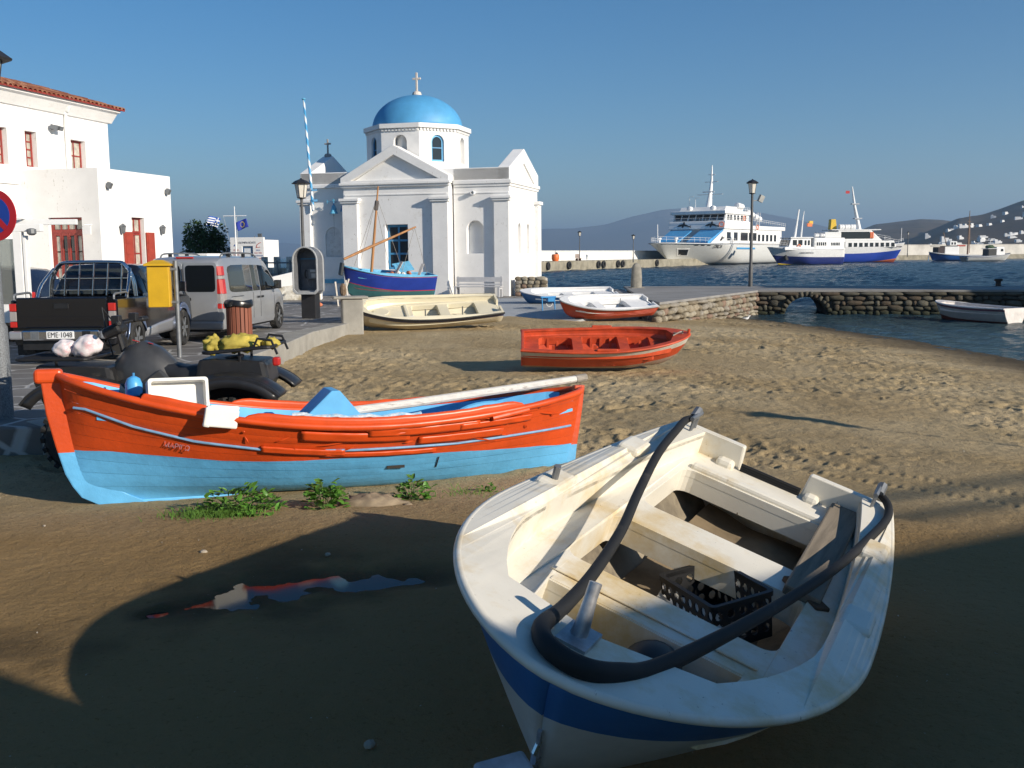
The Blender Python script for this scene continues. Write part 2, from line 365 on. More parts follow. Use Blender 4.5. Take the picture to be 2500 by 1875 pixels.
amp = np.where(Y < 50, .022, .085)*np.clip((420 - Rr)/100, 0, 1)
H = 0
for k in range(14):
    th = math.radians(random.gauss(200, 32)); wl = random.uniform(.9, 5.5); ph = random.uniform(0, 6.3)
    wl_eff = np.where(Y < 50, wl*.35, wl)
    H = H + (wl/5)**.7*np.sin(2*PI*(X*math.cos(th) + Y*math.sin(th))/wl_eff + ph + 1.5*vnoise(X*.11, Y*.11, k))
H = H/2.2; H = H + .5*fbm(X*.8, Y*.8, 3, 71)
struct(np_mesh('sea', np.stack([X, Y, SEA + amp*H], -1).reshape(-1, 3), len(rr), len(ang), SEAM))
# promenade (paved quay on the left and behind), one raised sheet with a real edge
def pave_mat(name, ca, cb, joint, scale):
    m, nt, b = _nt(name)
    tc = N(nt, 'ShaderNodeTexCoord'); vo = N(nt, 'ShaderNodeTexVoronoi', feature='DISTANCE_TO_EDGE'); vo.inputs['Scale'].default_value = scale
    vc = N(nt, 'ShaderNodeTexVoronoi'); vc.inputs['Scale'].default_value = scale
    nz = noise_n(nt, 2.2, 4, .6); wv = N(nt, 'ShaderNodeMix', data_type='VECTOR'); wv.inputs[0].default_value = .06
    nt.links.new(tc.outputs['Object'], wv.inputs[4]); nt.links.new(nz.outputs[1], wv.inputs[5])
    for v in (vo, vc): nt.links.new(wv.outputs[1], v.inputs['Vector'])
    vcb = N(nt, 'ShaderNodeRGBToBW'); nt.links.new(vc.outputs['Color'], vcb.inputs[0]); n1 = noise_n(nt, 1.1, 6, .65)
    c = mixc(nt, ramp(nt, n1.outputs[0], .3, .7), ca, cb); c = mixc(nt, .35, c, mixc(nt, 1., c, vcb.outputs[0], 'MULTIPLY'))
    c = mixc(nt, ramp(nt, vo.outputs['Distance'], .045, .02), c, joint)
    nt.links.new(c, b.inputs['Base Color']); b.inputs['Roughness'].default_value = .85
    bp = N(nt, 'ShaderNodeBump'); bp.inputs['Distance'].default_value = .012; bp.inputs['Strength'].default_value = .6
    nt.links.new(ramp(nt, vo.outputs['Distance'], 0, .06), bp.inputs['Height']); nt.links.new(bp.outputs[0], b.inputs['Normal'])
    return m
PAVE = pave_mat('flagstone_paving', (.14,.13,.12), (.24,.225,.205), (.40,.39,.37), 1.35)
CONC = M('concrete', (.30,.285,.25), .9, var=.2, vscale=1.5, bump=.01, bscale=9, dirt=(.16,.145,.12), damt=.35, dscale=1.4)
prom = [(-5.05,12.1),(-5.02,16),(-5.08,20),(-5.03,23),(-5.1,26.2),(-4.95,27.2),(-4.45,31.5),(-4.5,37),(-1.9,41),(-.9,45.8),(3.6,45.8),(5.0,39.5),(5.30,38.0),(6.2,56.9),(3,58),(-3,58.5),(-13,59),(-16,64),(-30,66),(-60,66),(-60,11.6),(-5.4,11.6)]
mb = MB(); mb.plate(prom, [], lambda x, y: 0., lambda x, y: -1.6); struct(mb.build('promenade', PAVE, bevel=.03))
# pale concrete kerb strip that ends the paving towards the sand
mb = MB(); kl = [(-5.38,11.58),(-5.03,12.1),(-5.0,16),(-5.06,20),(-5.01,23),(-5.08,26.2),(-4.93,27.2),(-4.43,31.5)]
ki = [(-5.75,11.95),(-5.5,12.4),(-5.5,16),(-5.55,20),(-5.55,23),(-5.75,26.0),(-5.45,27.4),(-5.0,31.6)]
mb.plate(kl + list(reversed(ki)), [], lambda x, y: .012, lambda x, y: -.6); struct(mb.build('kerb', CONC, bevel=.02))
# boat ramp of smooth grey cement beside the chapel
RAMPM = M('ramp_cement', (.34,.36,.37), .8, var=.12, vscale=1.2, dirt=(.24,.25,.25), damt=.3, dscale=.9)
mb = MB(); q = [(-1.85,41.0,.006),(-.9,45.9,.006),(3.7,45.9,.006),(4.9,39.4,.006),(1.7,35.7,-.52),(-1.2,35.0,-.47)]
mb.add(q + [(x, y, -1.5) for x, y, _ in q], [(0,1,2,3),(0,3,4,5),(0,5,11,6),(5,4,10,11),(4,3,9,10),(3,2,8,9),(2,1,7,8),(1,0,6,7)])
struct(mb.build('boat_ramp', RAMPM))
# pier: deck, two rubble walls, arch
PT = .15; P0, P1, P2 = Vector((5.45,37.7)), Vector((11.8,49.2)), Vector((31.,45.4))
MORTAR = M('wall_core', (.075,.068,.055), .95, var=.25, vscale=3, bump=.03, bscale=6)
DECK = M('pier_paving', (.25,.24,.225), .88, var=.22, vscale=.9, bump=.012, bscale=5, dirt=(.13,.12,.105), damt=.42, dscale=.8, stretch=(.4,1,1))
d2 = (P2 - P1).normalized(); n2_ = Vector((-d2.y, d2.x)); L2 = (P2 - P1).length
back = [P2 + n2_*5.2, P1 + d2*9 + n2_*5.9, P1 + d2*1.5 + n2_*7.0, Vector((6.25,57.2))]
inn = .14
deck_poly = [(P0.x, P0.y), (P1.x, P1.y), (P2.x, P2.y)] + [(p.x, p.y) for p in back] + [(5.28,41)]
mb = MB(); mb.plate(deck_poly, [], lambda x, y: PT, lambda x, y: PT - .10); pier = struct(mb.build('pier', DECK, bevel=.02))
mb = MB()
d1 = (P1 - P0).normalized(); n1_ = Vector((-d1.y, d1.x)); q0, q1 = P0 + n1_*inn, P1 + n1_*inn + d1*.05
core1 = [q0, q1, Vector((11.9,56)), Vector((6.4,56.9)), Vector((5.35,41))]
mb.plate([(p.x, p.y) for p in core1], [], lambda x, y: PT - .102, lambda x, y: -1.9)
au, ar, az = 2.25, .98, -1.14
arch = [(au - ar*math.cos(PI*k/14), az + ar*.98*math.sin(PI*k/14)) for k in range(15)]
pr = [(.12, -1.9), (au - ar, -1.9)] + arch + [(au + ar, -1.9), (L2, -1.9), (L2, PT - .103), (.12, PT - .103)]
def wallp(u, v, w): p = P1 + d2*u + n2_*w; return (p.x, p.y, v)
mb.prism(pr, wallp, inn, 5.0)
mb.build('wall_core', MORTAR, pier)
STONES = []
for k in range(9):
    bm = bmesh.new(); bmesh.ops.create_icosphere(bm, subdivisions=2, radius=.5)
    for v in bm.verts:
        q = v.co.normalized(); e = 3.2; kf = (abs(q.x)**e + abs(q.y)**e + abs(q.z)**e)**(-1/e)
        v.co = q*kf*.5*(1 + .27*mnoise.noise(q*1.7 + Vector((k*7.3, 0, 0)))) 
    me = bpy.data.meshes.new('stone'); bm.to_mesh(me); bm.free(); me.shade_smooth(); STONES.append(me)
def stone_mat(name, cs, dark=False):
    m, nt, b = _nt(name); oi = N(nt, 'ShaderNodeObjectInfo'); r_ = N(nt, 'ShaderNodeValToRGB'); r_.color_ramp.interpolation = 'CONSTANT'
    el = r_.color_ramp.elements; el[0].color = c4(cs[0]); el[1].position = 1/len(cs); el[1].color = c4(cs[1])
    for i in range(2, len(cs)): e = el.new(i/len(cs)); e.color = c4(cs[i])
    nt.links.new(oi.outputs['Random'], r_.inputs[0]); n1 = noise_n(nt, 3.5, 6, .7); n2 = noise_n(nt, 9, 5, .65)
    c = mixc(nt, ramp(nt, n1.outputs[0], .3, .75), r_.outputs[0], mixc(nt, 1., r_.outputs[0], (.45,.43,.4), 'MULTIPLY'))
    if dark:
        geo = N(nt, 'ShaderNodeNewGeometry'); sp = N(nt, 'ShaderNodeSeparateXYZ'); nt.links.new(geo.outputs['Position'], sp.inputs[0])
        c = mixc(nt, ramp(nt, sp.outputs[2], -.55, -.9), c, (.022,.026,.012))
    nt.links.new(c, b.inputs['Base Color']); b.inputs['Roughness'].default_value = .9
    bp = N(nt, 'ShaderNodeBump'); bp.inputs['Distance'].default_value = .03; bp.inputs['Strength'].default_value = .8
    nt.links.new(n2.outputs[0], bp.inputs['Height']); nt.links.new(bp.outputs[0], b.inputs['Normal']); return m
STM = stone_mat('rubble_stone', [(.30,.26,.19),(.36,.31,.23),(.24,.20,.14),(.33,.30,.25),(.40,.36,.28),(.28,.19,.14)])
STD = stone_mat('shaded_wet_rubble', [(.085,.075,.05),(.11,.10,.075),(.06,.055,.04),(.13,.12,.09),(.10,.075,.05)], True)  # wet, algae-dark stone with the wall's cast shade put into its colours
_variants = {}
def stone(mat, loc, size, rot, parent):
    k = random.randrange(9); key = (k, mat.name)
    if key not in _variants:
        me = STONES[k].copy(); me.materials.append(mat); _variants[key] = me
    o = bpy.data.objects.new('stone', _variants[key]); sc.collection.objects.link(o); o.parent = parent
    o.location = loc; o.scale = size; o.rotation_euler = rot; return o
def rubble(Pa, d, n, L, zbot, mat, u0=0, skip=None, top_slabs=True, rows=None):
    yaw = math.atan2(d.y, d.x); z = PT - .10
    if top_slabs:
        u = u0
        while u < L - .1:
            w = min(random.uniform(.7, 1.3), L - u); p = Pa + d*(u + w/2) + n*.1
            stone(mat, (p.x, p.y, z - .085), (w*.99, .36, .19), (random.uniform(-.04,.04), random.uniform(-.03,.03), yaw), parent=pier); u += w
        z -= .17
    while True:
        h = random.uniform(.15, .32); u = u0 - random.uniform(0, .2)
        if z < zbot(u0)-.1 and z < zbot(L)-.1: break
        while u < L - .05:
            w = random.uniform(.20, .72)
            hh = h*random.uniform(.65, 1.25); cu, cz = u + w/2, z - h/2 + random.uniform(-.03,.03)
            if cz > zbot(cu) - .12 and not (skip and skip(cu, cz)) and cu < L:
                p = Pa + d*cu + n*(.10 + random.uniform(-.03,.03))
                stone(mat, (p.x, p.y, cz), (w*1.04, .34, hh*1.06), (random.uniform(-.08,.08), random.uniform(-.16,.16), yaw + random.uniform(-.1,.1)), pier)
            u += w
        z -= h
L1 = (P1 - P0).length
rubble(P0, d1, n1_, L1, lambda u: lerp(-.42, -1.15, clamp(u/L1)), STM)
in_arch = lambda u, v: math.hypot(u - au, (v - az)) < ar + .27
rubble(P1, d2, n2_, 15.5, lambda u: -1.12, STD, u0=.02, skip=in_arch)
for k in range(15):
    a = PI*(k + .5)/15; R_ = ar + .13; p = P1 + d2*(au - R_*math.cos(a)) + n2_*.10
    stone(STD, (p.x, p.y, az + R_*math.sin(a)), (.28, .36, .215), (0, a - PI, math.atan2(d2.y, d2.x)), pier)
# loose field-stone wall stub beside the chapel corner
# ================================================================== chapel
def panel(mb, outline, holes, f, a, b):
    loops = [outline] + list(holes); flat = [p for l in loops for p in l]; n = len(flat)
    tris = tessellate_polygon([[Vector((x, y, 0)) for x, y in l] for l in loops])
    mb.add([f(u, v, a) for u, v in flat] + [f(u, v, b) for u, v in flat], [tuple(t) for t in tris] + [tuple(n + i for i in reversed(t)) for t in tris])
    o = len(mb.v) - 2*n; k0 = 0
    for l in loops:
        k = len(l)
        for i in range(k): A_, B_ = o + k0 + i, o + k0 + (i+1) % k; mb.f.append((A_, B_, n + B_, n + A_))
        k0 += k
    return mb
def arch_pts(x0, x1, z0, z1, n=10):
    r = (x1 - x0)/2; cx = (x0 + x1)/2; zc = z1 - r
    return [(x0, z0), (x1, z0)] + [(cx + r*math.cos(PI*k/n), zc + r*math.sin(PI*k/n)) for k in range(n + 1)]
def rect(x0, x1, z0, z1): return [(x0, z0), (x1, z0), (x1, z1), (x0, z1)]
chapel = thing('chapel', 'small whitewashed chapel with a sky blue dome and three pediments', 'chapel', (-.05,48.4,0), math.radians(-16))
fy = lambda u, v, w: (u, w, v)          # facade plane: w is depth
fx = lambda u, v, w: (w, u, v)          # side plane
DM = M('dome_blue', (.080,.315,.57), .55, var=.10, vscale=1.6, bump=.006, bscale=9, dirt=(.12,.39,.63), damt=.35, dscale=1.3)
W_, DP = 10.7, 5.2
mb = MB(); mb.box(-W_+.32, -.32, .32, DP, 0, 5.6); mb.build('core', WHITE, chapel)
niche = arch_pts(-2.11, -1.28, 2.01, 3.56)
mb = MB(); panel(mb, rect(-2.75, 0, 0, 6.0), [niche], fy, 0, .318); mb.build('wall', WHITE, chapel, bevel=.02)
mb = MB(); panel(mb, rect(-W_, -8.25, 0, 6.0), [arch_pts(-9.45, -8.6, 1.92, 3.35)], fy, 0, .318); mb.build('wall', WHITE, chapel, bevel=.02)
mb = MB(); panel(mb, arch_pts(-9.44, -8.61, 1.93, 3.34), [], fy, .06, .12); mb.build('niche_panel', M('niche_plaster', (.66,.65,.63), .9, dirt=(.5,.47,.42), damt=.4), chapel)
# sides with their gables
gab = [(0, 0), (DP, 0), (DP, 5.95), (DP/2, 7.05), (0, 5.95)]
mb = MB(); gab_in = [(.62, 5.48), (DP-.62, 5.48), (DP/2, 6.36)]
nic = [arch_pts(1.5, 2.0, 1.99, 3.45), arch_pts(3.1, 3.6, 1.99, 3.45)]
panel(mb, [(.321, 0), (DP, 0), (DP, 5.25), (.321, 5.25)], nic, fx, -.318, -.002); mb.build('wall', WHITE, chapel, bevel=.02)
mb = MB(); panel(mb, [(.0, 5.42), (DP+.1, 5.42), (DP+.1, 5.95), (DP/2, 7.05), (.0, 6.0)], [gab_in], fx, -.55, .03)
panel(mb, gab_in, [], fx, -.5, -.05); mb.build('gable', WHITE, chapel, bevel=.025)
mb = MB(); panel(mb, [(.321, 0), (DP, 0), (DP, 5.42), (.321, 5.42)], [], fx, -W_, -W_+.318); mb.build('wall', WHITE, chapel, bevel=.02)
mb = MB(); panel(mb, [(.0, 5.42), (DP+.1, 5.42), (DP+.1, 5.95), (DP/2, 7.05), (.0, 6.0)], [], fx, -W_-.02, -W_+.55); mb.build('gable', WHITE, chapel, bevel=.025)
# centre block with window
wx0, wx1, wz0, wz1 = -6.07, -4.93, 1.29, 3.42
mb = MB(); panel(mb, rect(-8.22, -2.82, 0, 5.3), [rect(wx0, wx1, wz0, wz1)], fy, -.45, .316); mb.build('wall', WHITE, chapel, bevel=.02)
mb = MB(); panel(mb, [(-8.30, 5.42), (-2.76, 5.42), (-2.76, 5.66), (-5.53, 7.15), (-8.30, 5.66)], [[(-7.75, 5.52), (-3.31, 5.52), (-5.53, 6.68)]], fy, -.60, .30)
panel(mb, [(-7.8, 5.46), (-3.26, 5.46), (-5.53, 6.72)], [], fy, -.36, .28); mb.build('pediment', WHITE, chapel, bevel=.025)
def bandb(x0, x1, y0, y1, z0, z1, nm='cornice', bev=.02):
    b_ = MB(); b_.box(x0, x1, y0, y1, z0, z1); return b_.build(nm, WHITE, chapel, bevel=bev)
# cornices and string courses
bandb(-8.36, -2.70, -.66, -.28, 5.302, 5.418); bandb(-8.30, -2.76, -.58, -.30, 5.20, 5.299)
bandb(-2.745, .12, -.12, .25, 5.25, 5.417); bandb(-2.72, .06, -.06, .2, 5.13, 5.248); bandb(-W_-.12, -8.372, -.12, .25, 5.25, 5.417)
bandb(-.25, .12, .252, DP+.12, 5.252, 5.417); bandb(-.25, .06, .202, DP+.06, 5.13, 5.249)
bandb(-2.70, -.02, -.035, .1, 4.80, 4.88, 'string_course'); bandb(-8.15, -2.9, -.485, -.4, 4.80, 4.88, 'string_course')
for x0, x1, yb in ((-.72, .03, 0), (-3.62, -2.82, -.45), (-8.22, -7.42, -.45), (-W_-.02, -W_+.55, 0)):
    b_ = MB(); b_.box(x0, x1, yb-.20, yb+.05, .0, 4.45); b_.build('pilaster', WHITE, chapel, bevel=.025)
    b_ = MB(); b_.box(x0-.07, x1+.07, yb-.28, yb+.05, 4.452, 4.55); b_.box(x0-.12, x1+.12, yb-.34, yb+.05, 4.552, 4.68); b_.build('capital', WHITE, chapel, bevel=.02)
b_ = MB(); b_.box(-.1, .2, DP-.6, DP+.02, 0, 4.45); b_.build('pilaster', WHITE, chapel, bevel=.02)
b_ = MB(); b_.box(-.1, .28, DP-.68, DP+.1, 4.452, 4.62); b_.build('capital', WHITE, chapel, bevel=.02)
b_ = MB(); b_.box(-W_, .0, .0, .28, 5.42, 5.99); b_.build('parapet', WHITE, chapel, bevel=.03)
b_ = MB(); b_.lathe([(.10,0),(.10,.22),(.065,.22),(.065,.02)], 12, (-1.74,-.02,4.84), rot_m(PI/2)); b_.build('drain_spout', WHITE2, chapel)
# window
def window(parent, f, x0, x1, z0, z1, w, cols, rows, mat, fr=.07, mu=.045, glass=DARKGLASS, th=.05):
    b_ = MB(); panel(b_, rect(x0, x1, z0, z1), [rect(x0+fr, x1-fr, z0+fr, z1-fr)], f, w, w+th); F_ = b_.build('window', mat, parent, bevel=.006)
    iw, ih = (x1-x0-2*fr), (z1-z0-2*fr); b_ = MB()
    for i in range(1, cols): xc = x0+fr+iw*i/cols; panel(b_, rect(xc-mu/2, xc+mu/2, z0+fr, z1-fr), [], f, w+.008, w+th-.008)
    for j in range(1, rows): zc = z0+fr+ih*j/rows; panel(b_, rect(x0+fr, x1-fr, zc-mu/2, zc+mu/2), [], f, w+.012, w+th-.012)
    if b_.v: b_.build('glazing_bar', mat, F_)
    for i in range(cols):
        for j in range(rows):
            g = MB(); panel(g, rect(x0+fr+iw*i/cols, x0+fr+iw*(i+1)/cols, z0+fr+ih*j/rows, z0+fr+ih*(j+1)/rows), [], f, w+th*.6, w+th*.75); g.build('pane', glass, F_)
    return F_
window(chapel, fy, wx0, wx1, wz0, wz1, -.16, 2, 3, BLUEW, fr=.11, mu=.09)
b_ = MB(); b_.box(wx0-.3, wx1+.3, -.1, -.05, wz0-.3, wz1+.3); b_.build('window_backing', BLACK, chapel)
# drum with arched openings
dc = Vector((-5.55, 2.75)); RV = 2.55; ap = RV*math.cos(PI/8)
GREYN = M('drum_plaster', (.76,.75,.73), .9, var=.07, vscale=2, bump=.01, bscale=9)
for k in range(8):
    a = -PI/2 + k*PI/4; nrm = Vector((math.cos(a), math.sin(a))); tg = Vector((-nrm.y, nrm.x))
    ff = lambda u, v, w, nrm=nrm, tg=tg: (dc.x + tg.x*u + nrm.x*(ap - w), dc.y + tg.y*u + nrm.y*(ap - w), v)
    hw = RV*math.sin(PI/8); hole = arch_pts(-.34, .34, 6.45, 7.72)
    b_ = MB(); panel(b_, rect(-hw, hw, 5.6, 8.02), [hole], ff, 0, .25); b_.build('drum_wall', GREYN, chapel)
    if k % 2 == 1:
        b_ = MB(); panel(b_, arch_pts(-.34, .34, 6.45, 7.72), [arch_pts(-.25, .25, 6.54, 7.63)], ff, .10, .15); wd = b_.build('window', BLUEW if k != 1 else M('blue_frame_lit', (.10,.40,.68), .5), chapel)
        b_ = MB(); panel(b_, rect(-.26, .26, 7.08, 7.13), [], ff, .105, .145); b_.build('glazing_bar', BLUEW, wd)
        b_ = MB(); panel(b_, arch_pts(-.27, .27, 6.5, 7.65), [], ff, .135, .142); b_.build('pane', DARKGLASS, wd)
    b_ = MB(); panel(b_, rect(-hw*1.06, hw*1.06, 8.023, 8.24), [], lambda u, v, w, ff=ff: ff(u, v, w - .14), 0, .5); b_.build('drum_cornice', GREYN, chapel, bevel=.03)
    b_ = MB()
    for i in range(11):
        u = -hw + hw*2*(i + .5)/11; panel(b_, rect(u-.05, u+.05, 7.90, 7.99), [], lambda u_, v, w, ff=ff: ff(u_, v, w - .07), 0, .08)
    stuff(b_.build('dentils', GREYN, chapel))
b_ = MB(); b_.lathe([(2.12, 5.7), (2.12, 8.1)], 8, (dc.x, dc.y, 0)); b_.build('drum_core', WHITE, chapel)
b_ = MB(); b_.lathe([(2.26*math.cos(t*PI/2/16), 8.2 + 1.68*math.sin(t*PI/2/16)) for t in range(16)] + [(.12, 9.88)], 48, (dc.x, dc.y, 0)); dome = b_.build('dome', DM, chapel, smooth=True)
MARB = M('cross_marble', (.62,.55,.48), .7, var=.15, vscale=6)
def cross(parent, x, y, z, s=1.0, m=MARB):
    b_ = MB(); b_.lathe([(.22*s,0),(.24*s,.08*s),(.2*s,.2*s),(.1*s,.24*s)], 14, (x, y, z)); b_.box(x-.05*s, x+.05*s, y-.045*s, y+.045*s, z+.2*s, z+1.15*s)
    b_.box(x-.22*s, x+.22*s, y-.04*s, y+.04*s, z+.80*s, z+.90*s); b_.build('cross', m, parent, bevel=.015)
cross(dome, dc.x, dc.y, 9.84, 1.0); cross(chapel, -W_+.26, DP/2, 7.0, .8, M('grey_cross', (.3,.29,.28), .8))
# bells on blue brackets, striped flagpole, steps/blue band
def on_chapel(x, y, z): return chapel.matrix_basis @ Vector((x, y, z))
bpy.context.view_layer.update()
cm = Matrix.Translation((-.05,48.4,0)) @ Matrix.Rotation(math.radians(-16), 4, 'Z')
LB = M('light_blue_metal', (.12,.40,.58), .45, var=.15, vscale=10)
bell_loc = cm @ Vector((-8.80, -.34, 4.02))
bell = thing('bell', 'light blue church bell on a bracket on the chapel front', 'bell', bell_loc, math.radians(-16))
b_ = MB(); b_.lathe([(.21,-.02),(.20,0),(.15,.1),(.11,.26),(.08,.36),(.02,.40)], 18); b_.build('bell_body', LB, bell, smooth=50)
b_ = MB(); b_.tube([(0,.0,.38),(0,0,.52),(0,.33,.56)], .022, 6); b_.tube([(0,.33,.2),(0,0,.5)], .015, 6); b_.build('bracket', BLUEW, bell)
b_ = MB(); b_.tube([(0,0,.2),(0,0,-.14)], .018, 6); b_.tube([(0,0,-.12),(.0,0,-1.1)], .006, 4); b_.build('clapper', GREYM, bell)
b_ = MB(); b_.obox((0,.0,.62), (.08,.04,.1)); b_.obox((-.2,.05,.56), (.34,.03,.03)); b_.obox((-.36,.05,.56), (.03,.03,.16)); b_.build('wheel_arm', LB, bell)
bl2 = thing('bell', 'dark blue wall bracket bell next to the chapel corner pilaster', 'bell', cm @ Vector((-8.38,-.24,4.12)), math.radians(-16))
b_ = MB(); b_.lathe([(.12,-.02),(.11,.0),(.085,.1),(.05,.24),(.01,.27)], 14); b_.build('bell_body', BLUEW, bl2, smooth=50)
b_ = MB(); b_.tube([(0,.0,.26),(0,0,.36),(0,.23,.40)], .02, 6); b_.build('bracket', BLUEW, bl2)
m, nt, b = _nt('spiral_stripes'); tc = N(nt, 'ShaderNodeTexCoord'); sp = N(nt, 'ShaderNodeSeparateXYZ'); nt.links.new(tc.outputs['Object'], sp.inputs[0])
at2 = N(nt, 'ShaderNodeMath', operation='ARCTAN2'); nt.links.new(sp.outputs[1], at2.inputs[0]); nt.links.new(sp.outputs[0], at2.inputs[1])
mu_ = N(nt, 'ShaderNodeMath', operation='MULTIPLY_ADD'); nt.links.new(sp.outputs[2], mu_.inputs[0]); mu_.inputs[1].default_value = 9.; nt.links.new(at2.outputs[0], mu_.inputs[2])
si = N(nt, 'ShaderNodeMath', operation='SINE'); nt.links.new(mu_.outputs[0], si.inputs[0]); gt = N(nt, 'ShaderNodeMath', operation='GREATER_THAN'); nt.links.new(si.outputs[0], gt.inputs[0]); gt.inputs[1].default_value = .1
nt.links.new(mixc(nt, gt.outputs[0], (.07,.33,.6), (.7,.75,.78)), b.inputs['Base Color']); STRIPE = m
pa, pb = cm @ Vector((-9.93, -.28, 4.15)), cm @ Vector((-10.15, -.45, 9.45))
pole = thing('flagpole', 'leaning pole with blue and white spiral stripes fixed to the chapel', 'flagpole', pa, (pb - pa).to_track_quat('Z', 'Y').to_euler())
b_ = MB(); L_ = (pb - pa).length; b_.tube([(0,0,0),(0,0,.1),(0,0,1.2),(0,0,L_)], [.07,.075,.07,.05], 12); b_.build('shaft', STRIPE, pole, smooth=True)
b_ = MB(); b_.lathe([(.08,0),(.1,.03),(.08,.07)], 10, (0,0,L_)); b_.build('cap', LB, pole)
b_ = MB(); b_.obox((.0,.12,.5), (.2,.24,.1)); b_.obox((0,.12,1.0), (.2,.26,.08)); b_.build('bracket', BLUEW, pole)
b_ = MB(); b_.box(-W_, -8.3, -.06, -.004, .62, .82); b_.build('blue_skirting', LB, chapel)
# ================================================================== house on the left
ya = math.atan2(3.6, .9)
house = thing('harbour_house', 'white two storey house with red windows, flat annex and tiled roof', 'house', (-12.1,30,0), ya)
RW = M('dark_red_paint', (.26,.030,.022), .5, var=.2, vscale=9)
RS = M('red_shutter_paint', (.33,.046,.026), .55, var=.15, vscale=7)
CURT = M('curtain_glass', (.42,.39,.33), .25, var=.4, vscale=4)
TY = 2.64
hx0, hx1 = -8.0, 4.73
holes = [rect(.68,1.19,4.68,5.74), rect(2.77,3.50,4.30,5.70), rect(-.62,-.07,4.67,5.73), rect(-1.95,-1.4,4.66,5.73)]
mb = MB(); panel(mb, rect(hx0, hx1, 0, 6.5), holes, fy, TY, TY+.3); mb.build('wall', WHITE, house)
mb = MB(); mb.box(hx0, hx1, TY+.302, TY+9, 0, 6.49); mb.build('core', WHITE, house)
for h in holes: window(house, fy, h[0][0], h[1][0], h[0][1], h[2][1], TY+.17, 2, 4 if h[0][0] < 2 else 3, RW, fr=.06, mu=.04, glass=CURT)
mb = MB(); cove = [(TY-.02, 6.42), (TY-.06, 6.42), (TY-.12, 6.50), (TY-.30, 6.72), (TY-.42, 6.76), (TY-.42, 6.84), (TY+.5, 6.84), (TY+.5, 6.42)]
mb.prism(cove, lambda u, v, w: (w, u, v), hx0, hx1+.15); mb.build('cornice', WHITE, house, bevel=.01)
mb = MB(); mb.box(hx0, .3, TY-.06, TY-.002, 4.12, 4.24); mb.build('string_course', WHITE, house)
PIPEM = M('white_pipe', (.7,.7,.68), .5)
mb = MB(); mb.tube([(2.5,TY-.12,6.62),(2.5,TY-.06,6.3),(2.5,TY-.06,4.5)], .05, 8); mb.lathe([(.05,0),(.11,.12),(.11,.2)], 8, (2.5,TY-.16,6.5)); mb.build('drainpipe', PIPEM, house)
mb = MB(); mb.obox((2.0,TY-.18,5.95),(.16,.22,.13), rot_m(.3)); mb.obox((1.8,TY-.18,5.95),(.16,.22,.13), rot_m(.3,0,.5)); mb.tube([(1.9,TY,5.92),(1.9,TY-.14,5.95)], .03, 6); mb.build('floodlight', GREYM, house)
# tiled roof: hipped at the far end
TILE = stone_mat('roof_tile', [(.36,.13,.065),(.42,.17,.09),(.30,.10,.05),(.45,.22,.13),(.25,.085,.045)])
sl = math.radians(17)
mb = MB(); ex, ey, ez = hx1+.27, TY-.50, 6.84
rid = 4.6; mb.add([(hx0,ey,ez),(ex,ey,ez),(ex-.0,ey+2*rid,ez),(hx0,ey+2*rid,ez),(hx0,ey+rid,ez+rid*math.tan(sl)),(ex-rid,ey+rid,ez+rid*math.tan(sl))],
  [(0,1,5,4),(1,2,5),(2,3,4,5),(0,4,3),(0,3,2,1)]); mb.build('roof', TILE, house)
def half_tile(L):
    b_ = MB(); n = 6; r = .095
    for yy in (0, 1): pass
    ringA = [(r*math.cos(PI*k/n), 0, r*.9*math.sin(PI*k/n)) for k in range(n+1)] + [(r*.8*math.cos(PI*k/n), 0, r*.7*math.sin(PI*k/n)) for k in range(n, -1, -1)]
    ringB = [(x*.86, L, z*.86) for x, y, z in ringA]; b_.rings([ringA, ringB]); return b_.mesh('tile', 40)
tl = half_tile(.46); tl.materials.append(TILE)
cnt = 0; nx = int((ex - (-3.2))/.205)
for row in range(5):
    for i in range(nx):
        x = ex - .1 - i*.205; y = ey - .03 + row*.40
        if x > ex - row*.40*1.0 - .05: continue
        if cnt >= 215: break
        o = bpy.data.objects.new('tile', tl); sc.collection.objects.link(o); o.parent = house; cnt += 1
        o.location = (x, y, ez + (y - ey)*math.tan(sl) + .015 + random.uniform(-.006,.006)); o.rotation_euler = (sl - .03, random.uniform(-.05,.05), random.uniform(-.04,.04))
mb = MB(); mb.box(hx0, ex, ey-.012, ey+.03, ez-.02, ez+.03); mb.build('eave_board', RW, house)
# annex
ax0, ax1, ah = .35, 4.1, 4.55
hA = [rect(1.9,2.55,.3,3.17)]; mb = MB(); panel(mb, rect(ax0+.3, ax1, 0, ah), hA, fy, 0, .3); mb.build('annex_wall', WHITE, house)
hB = [rect(.61,1.76,.05,3.13)]; mb = MB(); panel(mb, rect(0, TY-.002, 0, ah-.002), hB, fx, ax0, ax0+.298); mb.build('annex_wall', WHITE, house)
mb = MB(); mb.box(ax0+.302, ax1-.01, .302, TY-.004, 0, ah-.12); mb.build('annex_core', WHITE, house)
window(house, fy, 1.9, 2.55, 2.70, 3.17, .14, 2, 1, RW, fr=.06, glass=CURT); window(house, fy, 1.9, 2.55, .32, 2.69, .14, 2, 4, RW, fr=.06, glass=CURT)
def shutter(x0, x1, z0, z1):
    b_ = MB(); b_.box(x0, x1, -.06, -.015, z0, z1); S_ = b_.build('shutter', RS, house, bevel=.006)
    for k in range(7):
        zz = z0 + .05 + (z1 - z0 - .1)*k/7; b_ = MB(); b_.box(x0+.05, x1-.05, -.072, -.061, zz+.03, zz + (z1-z0-.1)/7 - .01); b_.build('slat', RS, S_)
shutter(1.42, 1.86, .3, 2.72); shutter(2.57, 3.0, .3, 2.72)
